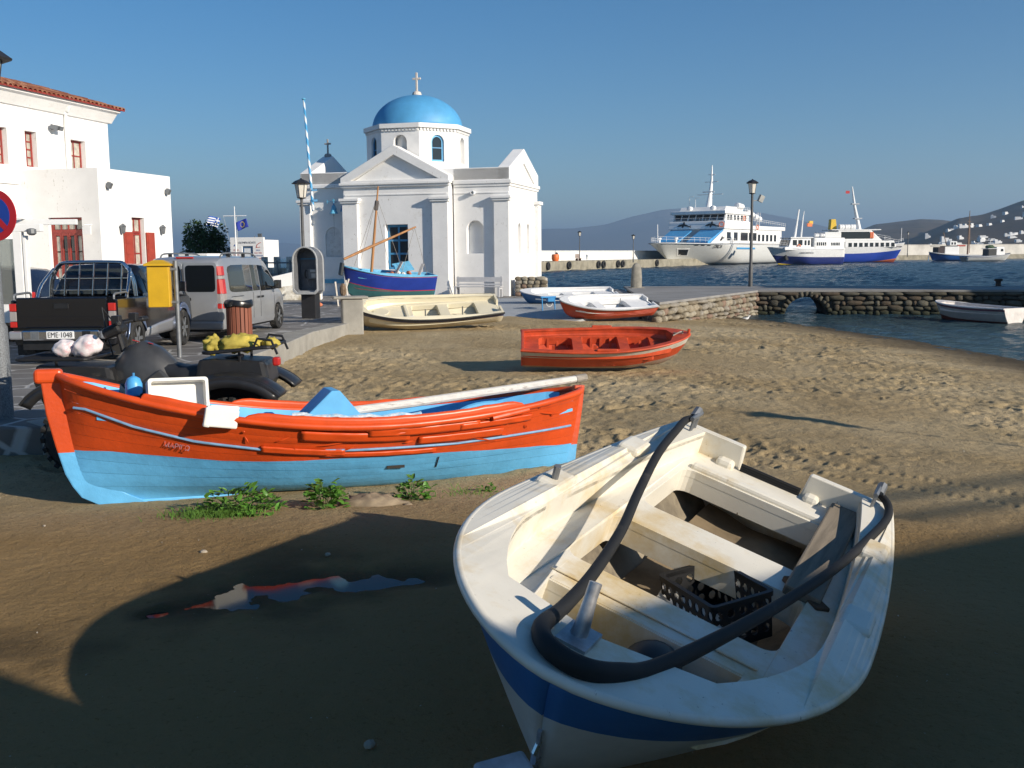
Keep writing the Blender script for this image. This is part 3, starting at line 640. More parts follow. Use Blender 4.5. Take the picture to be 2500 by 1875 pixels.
# french door in the shaded front of the annex
dd = ax0 + .12
b_ = MB(); panel(b_, rect(.61,1.76,.05,3.13), [rect(.69,1.68,2.78,3.05), rect(.69,1.68,.06,2.68)], fx, dd, dd+.08); fd = b_.build('door', RW, house, bevel=.006)
for k in range(4):
    u0 = .69 + .99*k/4; b_ = MB(); panel(b_, rect(u0+.015, u0+.23, 2.79, 3.04), [], fx, dd+.04, dd+.05); b_.build('pane', CURT, fd)
    if k: b_ = MB(); panel(b_, rect(u0-.018, u0+.018, 2.78, 3.05), [], fx, dd+.01, dd+.06); b_.build('glazing_bar', RW, fd)
for k in range(4):
    u0 = .69 + .99*k/4; b_ = MB(); panel(b_, rect(u0+.005, u0+.243, .06, 2.68), [rect(u0+.055, u0+.193, .7, 2.6)], fx, dd+.005, dd+.055); lf = b_.build('door_leaf', RW, fd)
    for j in range(4):
        z0 = .7 + 1.9*j/4; b_ = MB(); panel(b_, rect(u0+.056, u0+.192, z0+.02, z0+.455), [], fx, dd+.03, dd+.04); b_.build('pane', CURT if k in (0,3) else DARKGLASS, lf)
for x, z in ((1.30, 2.78), (3.42, 2.80)):
    b_ = MB(); b_.lathe([(.02,0),(.06,.03),(.085,.20),(.10,.22),(.02,.30)], 8, (x,-.10,z-.12)); b_.tube([(x,0,z+.0),(x,-.1,z+.16)], .012, 6); b_.build('wall_lantern', GREYM, house)
for x, z in ((.75, 4.06), (3.81, 4.05)):
    b_ = MB(); b_.obox((x,-.10,z), (.12,.13,.17), rot_m(.5)); b_.tube([(x,0,z-.08),(x,-.09,z-.06)], .02, 6); b_.build('floodlight', GREYM, house)
b_ = MB(); b_.box(ax0-.26, ax0-.22, .15, .42, 2.62, 2.86); b_.tube([(ax0,.28,2.9),(ax0-.34,.28,2.9)], .012, 6); b_.build('hanging_sign', WHITE2, house)
# low parapet wall stub to the right of the annex
ow = thing('garden_wall', 'low white wall stub behind the grey van', 'wall', (-11.0,35.2,0), ya)
mb = MB(); mb.box(-.3,.6,-.9,.15,0,1.95); mb.build('wall', WHITE, ow, bevel=.04)
mb = MB(); mb.box(-.34,.64,-.94,.19,1.952,2.06); mb.build('coping', WHITE, ow, bevel=.03)
# ------------------------------------------------------------------ shelter on the far left
sh = thing('shelter', 'white framed shelter with a grey glass side panel beside the pickup', 'shelter', (-10.55,22.3,0), math.radians(2))
for x, y in ((-.06, 0), (-2.6, .0), (-2.6, -1.6)):
    b_ = MB(); b_.box(x-.09, x+.09, y-.09, y+.09, 0, 2.5); b_.build('post', WHITE2, sh, bevel=.01)
b_ = MB(); b_.box(.05,.12,-.08,.08,0,2.42); b_.build('post', WHITE2, sh, bevel=.01)
b_ = MB(); b_.box(-2.9, .45, -.08, .10, 2.502, 2.66); b_.build('beam', WHITE2, sh, bevel=.01)
b_ = MB(); b_.box(-2.9, 1.0, .5, .6, 2.66, 2.78); b_.build('beam', WHITE2, sh, bevel=.01)
for k in range(4): b_ = MB(); b_.box(-2.6+k*.8, -2.5+k*.8, -1.7, .9, 2.782, 2.88); b_.build('rafter', WHITE2, sh, bevel=.01)
b_ = MB(); b_.box(-2.5, -.155, -.02, .02, .95, 2.35); b_.build('glass_panel', glass_mat('grey_glass', (.22,.23,.22), .15, .45), sh)
b_ = MB(); b_.box(-2.5, -.155, -.05, .05, .55, .945); b_.build('base_panel', WHITE2, sh)
b_ = MB(); b_.lathe([(.05,0),(.10,.04),(.10,.13),(.04,.15)], 10, (.28,-.12,2.42)); b_.build('ceiling_lamp', GREYM, sh)
# ------------------------------------------------------------------ ticket kiosk, wall posts, flags, tree behind the van
kk = at(604, 629, 72); kiosk = thing('kiosk', 'small white flat roofed ticket kiosk with lettering above its door', 'kiosk', (kk.x, kk.y, 0), math.radians(-10))
b_ = MB(); panel(b_, rect(-1.25,1.25,0,3.32), [rect(-.35,.40,0,2.7)], fy, 0, .22); b_.build('wall', WHITE, kiosk, bevel=.04)
b_ = MB(); b_.box(-1.25,1.25,.222,2.6,0,3.15); b_.box(-1.3,-1.251,.1,2.6,0,2.9); b_.build('core', WHITE, kiosk)
b_ = MB(); panel(b_, rect(-.35,.40,0,2.7), [rect(-.25,.30,.1,2.6)], fy, .06, .14); b_.build('door_frame', M('door_blue', (.06,.12,.22), .5), kiosk)
b_ = MB(); b_.box(-.25,.30,.10,.13,.1,2.6); b_.build('door', M('pale_door', (.7,.72,.74), .3), kiosk)
b_ = MB(); b_.box(-1.8,-1.26,.6,2.4,0,2.65); b_.build('dark_side', M('dark_side_grey', (.28,.27,.30), .8), kiosk)  # grey block stands for the kiosk's darker left face
GT = M('sign_grey', (.12,.12,.14), .6); RT = M('sign_red', (.5,.12,.1), .6); BT = M('sign_blue', (.06,.12,.35), .6)
text('sign_text', 'OLYMPIA BOATS', .20, GT, kiosk, (.02,-.012,2.95), (PI/2,0,0), sx=.85)
for j, tx in enumerate(('CRUISES','EXCURSIONS','TICKETS')): text('sign_text', tx, .13, RT, kiosk, (-.80,-.012,2.45 - j*.17), (PI/2,0,0), sx=.9)
for j, tx in enumerate(('DELOS','DAILY TRIPS','INFORMATION','PARADISE')): text('sign_text', tx, .12, RT if j % 2 else BT, kiosk, (.82,-.012,2.42 - j*.19), (PI/2,0,0), sx=.85)
b_ = MB(); b_.add([(-1.05,-.006,2.72),(-.75,-.006,2.70),(-.9,-.006,2.86),(-.98,-.006,2.74)], [(0,1,2,3)]); b_.build('ship_emblem', BT, kiosk)
b_ = MB(); b_.tube([(.7,-.004,2.62),(.75,-.004,2.8),(.95,-.004,2.93),(1.05,-.004,2.95)], .025, 5); b_.tube([(.66,-.004,2.60),(.98,-.004,2.64)], .02, 5); b_.build('wave_emblem', RT, kiosk)
b_ = MB(); b_.obox((.95,.1,3.45),(.28,.12,.24), rot_m(.2)); b_.box(.9,1.0,.05,.15,3.32,3.36); b_.build('floodlight', GREYM, kiosk)
b_ = MB(); b_.tube([(0.55,.1,3.3),(.55,.1,3.4)], .04, 6); b_.build('lamp', GREYM, kiosk)
fp = at(577, 629, 70); flag = thing('flagpole', 'white flag mast with a yardarm beside the kiosk', 'flagpole', (fp.x, fp.y, 0), math.radians(-6))
b_ = MB(); b_.tube([(0,0,0),(0,0,3.2),(0,0,5.35)], [.06,.055,.03], 8); b_.build('mast', WHITE2, flag)
b_ = MB(); b_.tube([(-.8,0,4.72),(.8,0,4.72)], .03, 6); b_.build('yard', WHITE2, flag)
b_ = MB(); b_.tube([(-.78,0,4.7),(-.45,.05,3.0)], .006, 4); b_.tube([(.1,.04,4.7),(.12,.05,2.2)], .012, 4); b_.build('halyard', M('rope_pale', (.6,.58,.5), .8), flag)
def flag_mat(name, kind):
    m, nt, b = _nt(name); uv = N(nt, 'ShaderNodeUVMap'); sp = N(nt, 'ShaderNodeSeparateXYZ'); nt.links.new(uv.outputs[0], sp.inputs[0]); b.inputs['Roughness'].default_value = .8
    def op(o, a, bv):
        n = N(nt, 'ShaderNodeMath', operation=o); nt.links.new(a, n.inputs[0])
        if isinstance(bv, (int, float)): n.inputs[1].default_value = bv
        else: nt.links.new(bv, n.inputs[1])
        return n.outputs[0]
    if kind == 'stripes':
        s9 = op('MULTIPLY', sp.outputs[1], 4.5); fr = op('FRACT', s9, 0.); st = op('GREATER_THAN', fr, .5)
        blue, wh = (.02,.09,.38), (.8,.8,.8); c = mixc(nt, st, blue, wh)
        can = op('MULTIPLY', op('LESS_THAN', sp.outputs[0], .37), op('GREATER_THAN', sp.outputs[1], .445))
        cx_ = op('LESS_THAN', op('ABSOLUTE', op('SUBTRACT', sp.outputs[0], .185), 0.), .037); cy_ = op('LESS_THAN', op('ABSOLUTE', op('SUBTRACT', sp.outputs[1], .722), 0.), .055)
        cr = op('MAXIMUM', cx_, cy_); c = mixc(nt, can, c, mixc(nt, cr, blue, wh))
    else: c = mixc(nt, 0., (.02,.04,.32), (.02,.04,.32))
    nt.links.new(c, b.inputs['Base Color']); return m
def flag_mesh(name, label, loc, rz, w, h, mat, droop, tilt):
    root = thing(name, label, 'flag', loc, (0, tilt, rz))
    wave = lambda u, v: (u*w, .07*math.sin(u*7 + v*2)*(.3 + u), -h + v*h - droop*u*u)
    b_ = MB(); b_.grid(wave, 16, 10); o = b_.build('cloth', mat, root, smooth=True, recalc=False); sd = o.modifiers.new('thick', 'SOLIDIFY'); sd.thickness = .01
    return root, wave
gp = flag.location
flag_mesh('flag', 'striped blue and white flag with a cross flying from the mast', (gp.x-.95, gp.y+.02, 4.55), PI + .3, .78, .72, flag_mat('striped_flag', 'stripes'), .12, -.38)
eu, wv = flag_mesh('flag', 'plain blue flag with a ring of yellow stars on the mast', (gp.x+.78, gp.y+.02, 4.55), PI - .1, .78, .58, flag_mat('blue_flag', 'blue'), .1, .25)
for k in range(12):
    a = 2*PI*k/12; u, v = .5 + .2*math.sin(a), .5 + .3*math.cos(a); p = wv(u, v); b_ = MB()
    pts = [(p[0] + (.045 if i % 2 == 0 else .02)*math.sin(i*PI/5), p[1], p[2] + (.045 if i % 2 == 0 else .02)*math.cos(i*PI/5)) for i in range(10)]
    b_.prism([(x, z) for x, y, z in pts], lambda x, z, w, yy=p[1]: (x, yy + w, z), -.016, .016); b_.build('star', M('star_yellow', (.75,.6,.06), .7) if k == 0 else bpy.data.materials['star_yellow'], eu)
# sea wall with posts and rail between kiosk and chapel
SW = M('rubble_whitewash', (.62,.60,.54), .9, var=.25, vscale=4, bump=.05, bscale=6, dirt=(.34,.30,.22), damt=.48, dscale=3.)
pA, pB = at(650, 629, 58), at(745, 629, 56)
swl = thing('sea_wall', 'low rough sea wall with white posts and a rail left of the chapel', 'wall', (pA.x, pA.y, 0), math.atan2(pB.y-pA.y, pB.x-pA.x)); LW = (pB - pA).length
b_ = MB(); b_.box(-.5, LW, 0, .3, 0, 1.35); b_.build('wall', SW, swl, bevel=.05)
for k in range(4): 
    x = .05 + k*LW/3*.98; b_ = MB(); b_.box(x-.14, x+.14, -.30, -.02, 0, 1.95); b_.build('post', SW, swl, bevel=.03)
for z in (1.62, 1.0): b_ = MB(); b_.tube([(-.5,-.36,z),(LW,-.36,z)], .04, 6); b_.build('rail', GREYM, swl)
for k in range(3): x = .34 + k*LW/3*.98; b_ = MB(); b_.box(x-.05, x+.05, -.42,-.37,0,1.75); b_.build('rail_post', GREYM, swl)
q = at(700, 629, 46); pw = thing('planter_wall', 'sloping white wall with rough stone base behind the phone booth', 'wall', (q.x, q.y, 0), math.radians(8))
b_ = MB(); b_.prism([(-1.9,0),(1.5,0),(1.5,1.28),(.4,1.30),(-1.9,.78)], fy, 0, .45); b_.build('wall', WHITE, pw, bevel=.05)
b_ = MB(); b_.prism([(-1.4,0),(1.45,0),(1.4,.8),(-.2,.62),(-1.2,.3)], fy, -.06, .01); b_.build('rough_base', SW, pw, bevel=.02)
# ================================================================== boats on the beach
def shp(t, a, mm, bt, n=2.2):
    t = clamp(t)
    return max(1 - (1 - min(t/a, 1))**n, 0)**mm if t < a else 1 - (1 - bt)*((t - a)/(1 - a))**2
class Dinghy:
    def __init__(s, L, B, bt, H, Hb, a, mm, rake=.26, fore=.22, keel=0.):
        s.L, s.B, s.bt, s.H, s.Hb, s.a, s.mm, s.rake, s.fore = L, B, bt, H, Hb, a, mm, rake, fore
    def zs(s, t): return s.H + (s.Hb - s.H)*clamp(1 - t/.75)**2
    def zx(s, x): return s.zs(clamp(x/s.L))
    def zk(s, t): return s.fore*clamp(1 - t/.16)**2
    def hb(s, t): return s.B*shp(t, s.a, s.mm, s.bt)
    def pt(s, t, q, sd, off=0.):
        pw = lerp(.80, .30, sstep(0, .34, t)); y = s.hb(t)*(q**pw*(.90 + .10*q)); z = lerp(s.zk(t), s.zs(t), q)
        return (lerp(s.rake*(1 - q)**1.4, s.L - .05*(1 - q), t), sd*max(y + off*min(1, t*8), 0.), z)
    def hull(s, mat, root, nt_=36, nq=12, name='hull'):
        b_ = MB()
        tf = lambda u: u**1.5
        for sd in (1, -1):
            f = lambda u, q, sd=sd: s.pt(tf(u), q*.972, sd)
            b_.grid(f, nt_, nq, lambda u, q: (u, (s.zs(tf(u)) - s.pt(tf(u), q*.972, 1)[2])))
        o = b_.build(name, mat, root, smooth=45, recalc=False)
        so = o.modifiers.new('thick', 'SOLIDIFY'); so.thickness = .022; so.offset = 0
        return o
    def w_at(s, x, z):
        best = .0; t = clamp(x/s.L)
        for k in range(21):
            p_ = s.pt(t, k/20, 1)
            if p_[2] <= z + 1e-6: best = p_[1]
        return best
    def out(s, inset, t0=0., t1=1., n=26):
        ts = [t0 + (t1 - t0)*(k/n)**1.6 for k in range(n + 1)]
        return [(s.L*t, max(s.hb(t) - inset, .0)) for t in ts]
def U(outer, inner):
    """U-shaped polygon open at the stern from two half outlines (bow first)"""
    return list(reversed(outer)) + [(x, -y) for x, y in outer[1:]] + [(x, -y) for x, y in reversed(inner)] + inner[1:]
def dinghy(root, D, hullm, linm, rimm, openings, gw=.16, seat=.15, bow=.22, floor_z=.1, cut=None, rim=.035, bosses=True, skip_floor=False, rubm=None, liningm=None):
    D.hull(hullm, root)
    L = D.L; b_ = MB()
    for sd in (1, -1): b_.grid(lambda u, q, sd=sd: D.pt(lerp(.06, .985, u), .06 + q*.91, sd, -.03), 26, 8)
    b_.build('lining', liningm or linm, root, smooth=45, recalc=False)
    outer = D.out(-.02); inner = [(lerp(bow, L - .04, k/24), 0) for k in range(25)]
    inner = [(x, max(D.hb(x/L) - gw*(1 + .35*clamp(1 - (x - bow)/.8)), .02)) for x, _ in inner]
    inner[0] = (bow + .02, .02)
    ztop = lambda x, y: D.zx(x); b_ = MB(); b_.plate(U(outer, inner), [], ztop, lambda x, y: D.zx(x) - .045); b_.build('gunwale', linm, root, bevel=.02, seg=3)
    # rolled outer rim
    r_ = [(L*t, D.hb(t) + .022, D.zs(t) - .02) for t in [(k/40)**1.6 for k in range(41)]]
    b_ = MB(); b_.tube([(x, y, z) for x, y, z in reversed(r_)] + [(x, -y, z) for x, y, z in r_[1:]], rim, 8); b_.build('rub_rail', rubm or rimm, root, smooth=60)
    # inner wall and seat level moulding
    zseat = lambda x, y: D.zx(x)*.35 + D.H*.65 - seat
    inn2 = [(x, y + .02) for x, y in inner]
    b_ = MB(); b_.plate(U([(x - .01, y) for x, y in inn2], inner), [], lambda x, y: D.zx(x) - .02, lambda x, y: zseat(x, y) - .02); b_.build('inner_wall', linm, root, bevel=.012)
    full = list(reversed(inn2)) + [(x, -y) for x, y in inn2[1:]]
    b_ = MB(); b_.plate(full, openings, zseat, lambda x, y: zseat(x, y) - .05); b_.build('seat_moulding', linm, root, bevel=.022, seg=3)
    for op in openings:
        cx = sum(p[0] for p in op)/len(op); cy = sum(p[1] for p in op)/len(op)
        big = [(cx + (x - cx)*1.06, cy + (y - cy)*1.06) for x, y in op]
        b_ = MB(); b_.plate(big, [[(cx + (x - cx)*1.003, cy + (y - cy)*1.003) for x, y in op]], lambda x, y: zseat(x, y) - .045, lambda x, y: zseat(x, y) - .15); b_.build('opening_lip', linm, root)
    if not skip_floor:
        fl = [(x, max(min(D.w_at(x - .12, floor_z)*.86 - .04, D.hb(x/L)*.8), .01)) for x, _ in [(lerp(.22*L, L - .08, k/14), 0) for k in range(15)]]
        b_ = MB(); b_.plate(list(reversed(fl)) + [(x, -y) for x, y in fl], [], lambda x, y: floor_z + .02, lambda x, y: floor_z); b_.build('floor', linm, root)
    # transom
    sec = [D.pt(1, q/10, 1) for q in range(11)]; z1 = D.zs(1) + .004
    right = [(-y, z) for x, y, z in sec]; left = [(y, z) for x, y, z in reversed(sec)]
    top = [(D.hb(1), z1)]
    if cut: c0, c1, cd = cut; top += [(c1, z1), (c1 - .02, z1 - cd), (c0 + .02, z1 - cd), (c0, z1)]
    top += [(-D.hb(1), z1)]
    outl = right[:-1] and ([(y, z) for y, z in reversed([(p[1], p[2]) for p in sec][:-1])] ) 
    poly = [(p[1], p[2]) for p in sec[:-1]] + top + [(-p[1], p[2]) for p in reversed(sec[1:-1])]
    b_ = MB(); b_.prism(poly, lambda u, v, w: (w, u, v), L - .075, L - .012); tr = b_.build('transom', linm, root, bevel=.012)
    return zseat
def rrect(x0, x1, y0, y1, r=.06, n=4):
    P_ = []
    for cx, cy, a0 in ((x1-r, y1-r, 0), (x0+r, y1-r, PI/2), (x0+r, y0+r, PI), (x1-r, y0+r, 1.5*PI)):
        for k in range(n + 1): a = a0 + PI/2*k/n; P_.append((cx + r*math.cos(a), cy + r*math.sin(a)))
    return P_
# ---- white dinghy in the foreground
GEL = M('aged_white_gelcoat', (.72,.68,.58), .42, var=.08, vscale=2.5, dirt=(.58,.44,.22), damt=.46, dscale=1.6, bump=.003, bscale=30, fleck=(.16,.12,.08), famt=.33, fscale=34.)
GELIN = M('dirty_white_gelcoat', (.66,.63,.55), .5, var=.15, vscale=3, dirt=(.42,.33,.20), damt=.42, dscale=2.6)
HB = bands_mat('blue_banded_hull', [(.20, (.035,.145,.36)), (9, (.60,.57,.52))], .4, bump=.003, wob=.02, dirt=None)
dg = thing('dinghy', 'big white dinghy with a blue band and black hose in the foreground', 'boat', (-.089,3.319,-.18), (.335,-.051,1.099))
D0 = Dinghy(3.703, .857, .787, .593, .791, .399, .627)
well = [(1.12,.46),(.95,.44),(.80,.36),(.62,.20),(.50,.05),(.50,-.05),(.62,-.20),(.80,-.36),(.95,-.44),(1.12,-.46)]
zs0 = dinghy(dg, D0, HB, GEL, GEL, [rrect(2.45,3.26,-.50,.50,.08), rrect(1.45,2.14,-.53,.53,.08), well], gw=.16, seat=.15, bow=.40, floor_z=.09, cut=(-.19,.25,.20), rim=.022, skip_floor=True, liningm=M('dirty_shaded_bilge', (.22,.185,.13), .8, var=.3, vscale=4, dirt=(.09,.075,.055), damt=.45, dscale=3))  # dirty bilge lining, coloured darker still for the shade deep in the wells
for x, y in ((1.75,1),(2.76,1),(2.76,-1),(1.75,-1)):
    yy = (D0.hb(x/D0.L) - .075)*y; b_ = MB(); b_.obox((x, yy, D0.zx(x)+.012), (.24,.15,.07)); b_.build('rowlock_boss', GEL, dg, bevel=.03, seg=3)
b_ = MB(); b_.tube([(1.72,.775,.60),(1.70,.775,.74)], .019, 8); b_.build('rowlock_pin', STEEL, dg)
b_ = MB(); b_.box(1.13,1.17,-.46,.46,D0.H-.145,D0.H-.12); b_.box(1.22,1.25,-.5,.5,D0.H-.125,D0.H-.115); b_.build('thwart_ridge', GEL, dg, bevel=.01)
MATT = M('ribbed_rubber_mat', (.02,.021,.023), .8, var=.2); b_ = MB()
b_.obox((3.615,.03,.40),(.012,.40,.19)); mt = b_.build('motor_pad', MATT, dg)
b_ = MB()
for k in range(12): b_.obox((3.607,.03,.315 + k*.0155),(.008,.39,.007))
b_.build('pad_ribs', MATT, mt)
b_ = MB(); b_.box(3.28,3.36,-.47,.47,.425,.475); b_.build('stern_bar', GEL, dg, bevel=.02)
b_ = MB(); b_.obox((3.60,-.25,.44),(.10,.10,.10)); b_.obox((3.60,.33,.44),(.10,.12,.10)); b_.build('motor_bracket', GEL, dg, bevel=.03)
# sand and floorboard lying inside, clogged with beach sand
b_ = MB()
def sandin(u, v):
    x = lerp(1.3, 3.5, u); w = max(D0.w_at(x - .1, .13)*.93 - .06, .05); y = lerp(-w, w, v); return (x, y, .125 + .05*mnoise.noise(Vector((x*3, y*3, 0))) + .04*math.sin(x*2.2) + .06*max(0, y))
b_.grid(sandin, 24, 14); b_.build('sand_fill', M('boat_sand', (.20,.15,.09), .95, var=.25, vscale=6, bump=.01, bscale=40), dg, smooth=True, recalc=False)
b_ = MB(); b_.obox((1.85,-.12,.20),(.62,.50,.02), rot_m(.06,.08,.1)); b_.build('floorboard', GELIN, dg, bevel=.006)
ALU = M('worn_aluminium', (.42,.42,.43), .45, .7, var=.25, vscale=20, bump=.003, bscale=40)
b_ = MB(); b_.tube([(.31,.04,.75),(.32,.04,.80),(.345,.05,.90),(.365,.055,.955)], [.038,.030,.024,.024], 10); b_.obox((.30,.035,.765),(.16,.12,.02)); b_.build('mooring_post', ALU, dg, smooth=50)
for sy in (1, -1):
    b_ = MB(); b_.tube([(3.60,sy*.60,.60),(3.60,sy*.60,.68)], .012, 6); b_.tube([(3.52,sy*.60,.60),(3.52,sy*.60,.68)], .012, 6); b_.tube([(3.46,sy*.60,.69),(3.67,sy*.60,.69)], .016, 6); b_.build('stern_cleat', STEEL, dg)
b_ = MB(); b_.tube([(.175,.0,.34),(.125,.0,.35),(.105,0,.40),(.125,0,.45),(.16,0,.45)], .012, 6); b_.build('bow_ring', CHROME, dg)
b_ = MB(); b_.bar((.225,0,.26),(.095,0,.52),.055,.014,(0,1,0)); b_.build('stem_band', ALU, dg)
Wm = Matrix.Translation((-.089,3.319,-.18)) @ Euler((.335,-.051,1.099)).to_matrix().to_4x4(); wrot = Euler((.335,-.051,1.099))
def in_white(x, y, z): return Wm @ Vector((x, y, z))
def smooth_path(pts, n=8):
    P_ = [Vector(p) for p in pts]; out = []
    for i in range(len(P_) - 1):
        p0, p1, p2, p3 = P_[max(i-1, 0)], P_[i], P_[i+1], P_[min(i+2, len(P_)-1)]
        for k in range(n):
            t = k/n; out.append(.5*((2*p1) + (-p0 + p2)*t + (2*p0 - 5*p1 + 4*p2 - p3)*t*t + (-p0 + 3*p1 - 3*p2 + p3)*t**3))
    return out + [P_[-1]]
HOSE = M('black_hose_rubber', (.008,.008,.008), .75, var=.3, vscale=5, dirt=(.07,.062,.05), damt=.34, dscale=3)
hp = [(3.62,.62,.70),(3.46,.64,.70),(3.25,.62,.70),(2.68,.55,.70),(2.0,.42,.70),(1.44,.30,.72),(.9,.22,.73),(.50,.18,.76),(.22,.15,.82),(.07,.06,.855),(.06,-.07,.85),(.20,-.16,.81),(.45,-.24,.76),(1.08,-.38,.72),(1.7,-.50,.69),(2.3,-.60,.67),(2.9,-.67,.655),(3.35,-.71,.655),(3.58,-.68,.665),(3.66,-.60,.69)]
hr_ = [.02] + [.036]*5 + [.038,.042,.048,.052,.055,.054,.048,.042,.037,.035,.035,.035,.035,.03]
sp_ = smooth_path(hp, 7); rad = [lerp(hr_[min(int(i/7), 19)], hr_[min(int(i/7)+1, 19)], (i % 7)/7) for i in range(len(sp_))]
hose = thing('hose', 'thick black rubber hose looped round the bow of the white dinghy', 'hose', tuple(Wm.translation), tuple(wrot))
rad = [q*.70 for q in rad]; sp_ = [p_ + Vector((0,0,-.035)) for p_ in sp_]; b_ = MB(); b_.tube(sp_, rad, 14); b_.build('tube', HOSE, hose, smooth=60)
for x, y, z in ((3.60,.62,.69),(3.64,-.61,.68)): b_ = MB(); b_.tube([(x-.02,y,z-.02),(x+.05,y,z+.02)], .03, 8); b_.build('hose_clamp', STEEL, hose)
# crate
CR = M('black_crate_plastic', (.010,.010,.011), .45, var=.3)
crate = thing('fish_crate', 'black perforated plastic crate lying inside the white dinghy', 'crate', (1.02,4.98,.03), (.10,.06,-1.15))
def grille(root, f, W, H, cols, rows, name):
    holes = []
    for i in range(cols):
        for j in range(rows):
            cx, cz = W*(i + .5)/cols, .025 + (H - .05)*(j + .5)/rows; hw, hh = W/cols*.34, (H - .05)/rows*.38
            holes.append([(cx + hw*math.cos(a), cz + hh*math.sin(a)) for a in [2*PI*k/8 for k in range(8)]])
    b_ = MB(); panel(b_, rect(0, W, 0, H), holes, f, 0, .008); b_.build(name, CR, root)
cw, cd, chh = .46, .34, .24
grille(crate, lambda u, v, w: (u - cw/2, -cd/2 + w, v), cw, chh, 8, 3, 'side_panel'); grille(crate, lambda u, v, w: (u - cw/2, cd/2 - w, v), cw, chh, 8, 3, 'side_panel')
grille(crate, lambda u, v, w: (-cw/2 + w, u - cd/2, v), cd, chh, 5, 3, 'end_panel'); grille(crate, lambda u, v, w: (cw/2 - w, u - cd/2, v), cd, chh, 5, 3, 'end_panel')
grille(crate, lambda u, v, w: (u - cw/2, v - cd/2, w), cw, cd, 8, 5, 'bottom_panel')
b_ = MB(); rr_ = rrect(-cw/2-.015, cw/2+.015, -cd/2-.015, cd/2+.015, .03); ri_ = rrect(-cw/2+.008, cw/2-.008, -cd/2+.008, cd/2-.008, .02); b_.plate(rr_, [ri_], lambda x, y: chh+.004, lambda x, y: chh-.022); b_.build('rim', CR, crate)
# weathered beam
WOOD = M('weathered_wood', (.20,.165,.12), .85, var=.35, vscale=4, bump=.01, bscale=30, stretch=(.5,6,6), dirt=(.10,.08,.06), damt=.4, dscale=2)
OLDW = M('grey_driftwood', (.30,.27,.23), .9, var=.3, vscale=5, bump=.01, bscale=30, stretch=(.6,7,7))
a_, b2 = Vector((3.60,-.47,.475)), Vector((2.12,-.50,.47)); bm_ = thing('wooden_beam', 'weathered wooden plank resting along the side of the white dinghy', 'plank', tuple(Wm.translation), tuple(wrot))
b_ = MB(); b_.bar(a_, b2, .19, .055); b_.build('plank', WOOD, bm_, bevel=.012)
b_ = MB(); b_.bar((2.30,-.40,.44),(2.10,-.62,.44), .09, .07); b_.build('end_batten', M('rusty_batten', (.10,.06,.035), .9, var=.3), bm_, bevel=.01)
fdr = thing('fender', 'black round fender lying in the bow well of the white dinghy', 'fender', tuple(in_white(1.0,-.12,.36)), tuple(wrot))
b_ = MB(); b_.ball((0,0,0), .15, 14, 10, (1.2,.9,.8)); b_.build('fender_body', BLACK, fdr, smooth=True); b_ = MB(); b_.tube([(.12,0,.06),(.2,.02,.08)], .02, 6); b_.build('eyelet', STEEL, fdr)
# pale plank end at the bottom edge of the picture
pw_ = G(1222, 1868, .12); plank = thing('plank', 'weathered pale plank end poking up beside the white dinghy bow', 'plank', (pw_.x, pw_.y, .10), (0,0,.5))
b_ = MB(); b_.obox((0.0,-.05,.0), (.20,.16,.05), rot_m(.35)); b_.build('board', M('painted_driftwood', (.45,.46,.50), .9, var=.3, vscale=8, bump=.01, bscale=30), plank, bevel=.015)
b_ = MB(); b_.obox((.0,-.04,-.19), (.08,.08,.34)); b_.build('prop', OLDW, plank)

# ---- orange and blue fishing boat
OR_, OB_ = (.62,.072,.010), (.12,.43,.74)
OM = bands_mat('orange_blue_paint', [(0., OB_), (9., OR_)], .42, bump=.010, wob=.035, wscale=2.0, bscale=9, dirt=None, var=.12)
OMo = M('orange_paint_thick', OR_, .36, var=.14, vscale=4, bump=.012, bscale=13)
OMb = M('light_blue_paint', OB_, .5, var=.12, vscale=4, bump=.004, bscale=20, dirt=(.06,.2,.3), damt=.22, dscale=5)
ob_pose = ((-4.278,8.957,-.309), (-.036,.023,.35))
ob = thing('fishing_boat', 'orange wooden fishing boat with light blue bottom lying in the sand', 'boat', *ob_pose)
LO, BO = 5.32, .72
def o_zs(t): return .70 + .49*clamp(1 - t/.55)**2 if t < .55 else .70 + .215*((t - .55)/.45)**1.7
def o_B(t): return BO*max(math.sin(PI*clamp(t, 0, 1)**.95), 0)**.55
def o_xs(q): return .22 + .16*(1 - q)**1.0 + .55*clamp(1 - q/.20)**2
def o_xe(q): return LO - .15*(1 - q)
def o_pt(t, q, sd, off=0.):
    pw = .42 + .75*abs(2*t - 1)**2.2; y = o_B(t)*(.86*q**pw + .14*q); z = .02 + (o_zs(t) - .02)*q
    return Vector((lerp(o_xs(q), o_xe(q), t), sd*(y + .028 + off*min(1, t*10, (1-t)*10)), z))
def o_zb(t): return lerp(.52, .39, sstep(0, .35, t)) - .045*sstep(.6, 1, t)
qs = [0, .14, .26, .37, .47, .57, .66, .75, .83, .915, 1.0]
for sd in (-1, 1):
    for k in range(len(qs) - 1):
        random.seed(k*3 + sd); off = random.uniform(-.002, .002); g = .004
        def f(u, v, k=k, sd=sd, off=off):
            q = lerp(qs[k] + g*.2, qs[k+1] - g*.2, v); bul = .001*math.sin(PI*v); wv_ = .005*mnoise.noise(Vector((u*9, k*3.1 + v*1.5, sd)))
            return o_pt(u, q, sd, off + bul + wv_)
        b_ = MB(); b_.grid(f, 44, 3, lambda u, v, f=f: (u, f(u, v).z - o_zb(u)))
        o = b_.build('plank', OM, ob, smooth=60, recalc=False)
b_ = MB()
for sd in (-1, 1): b_.grid(lambda u, v, sd=sd: o_pt(lerp(.035,.965,u), v*.985, sd, -.016), 60, 20)
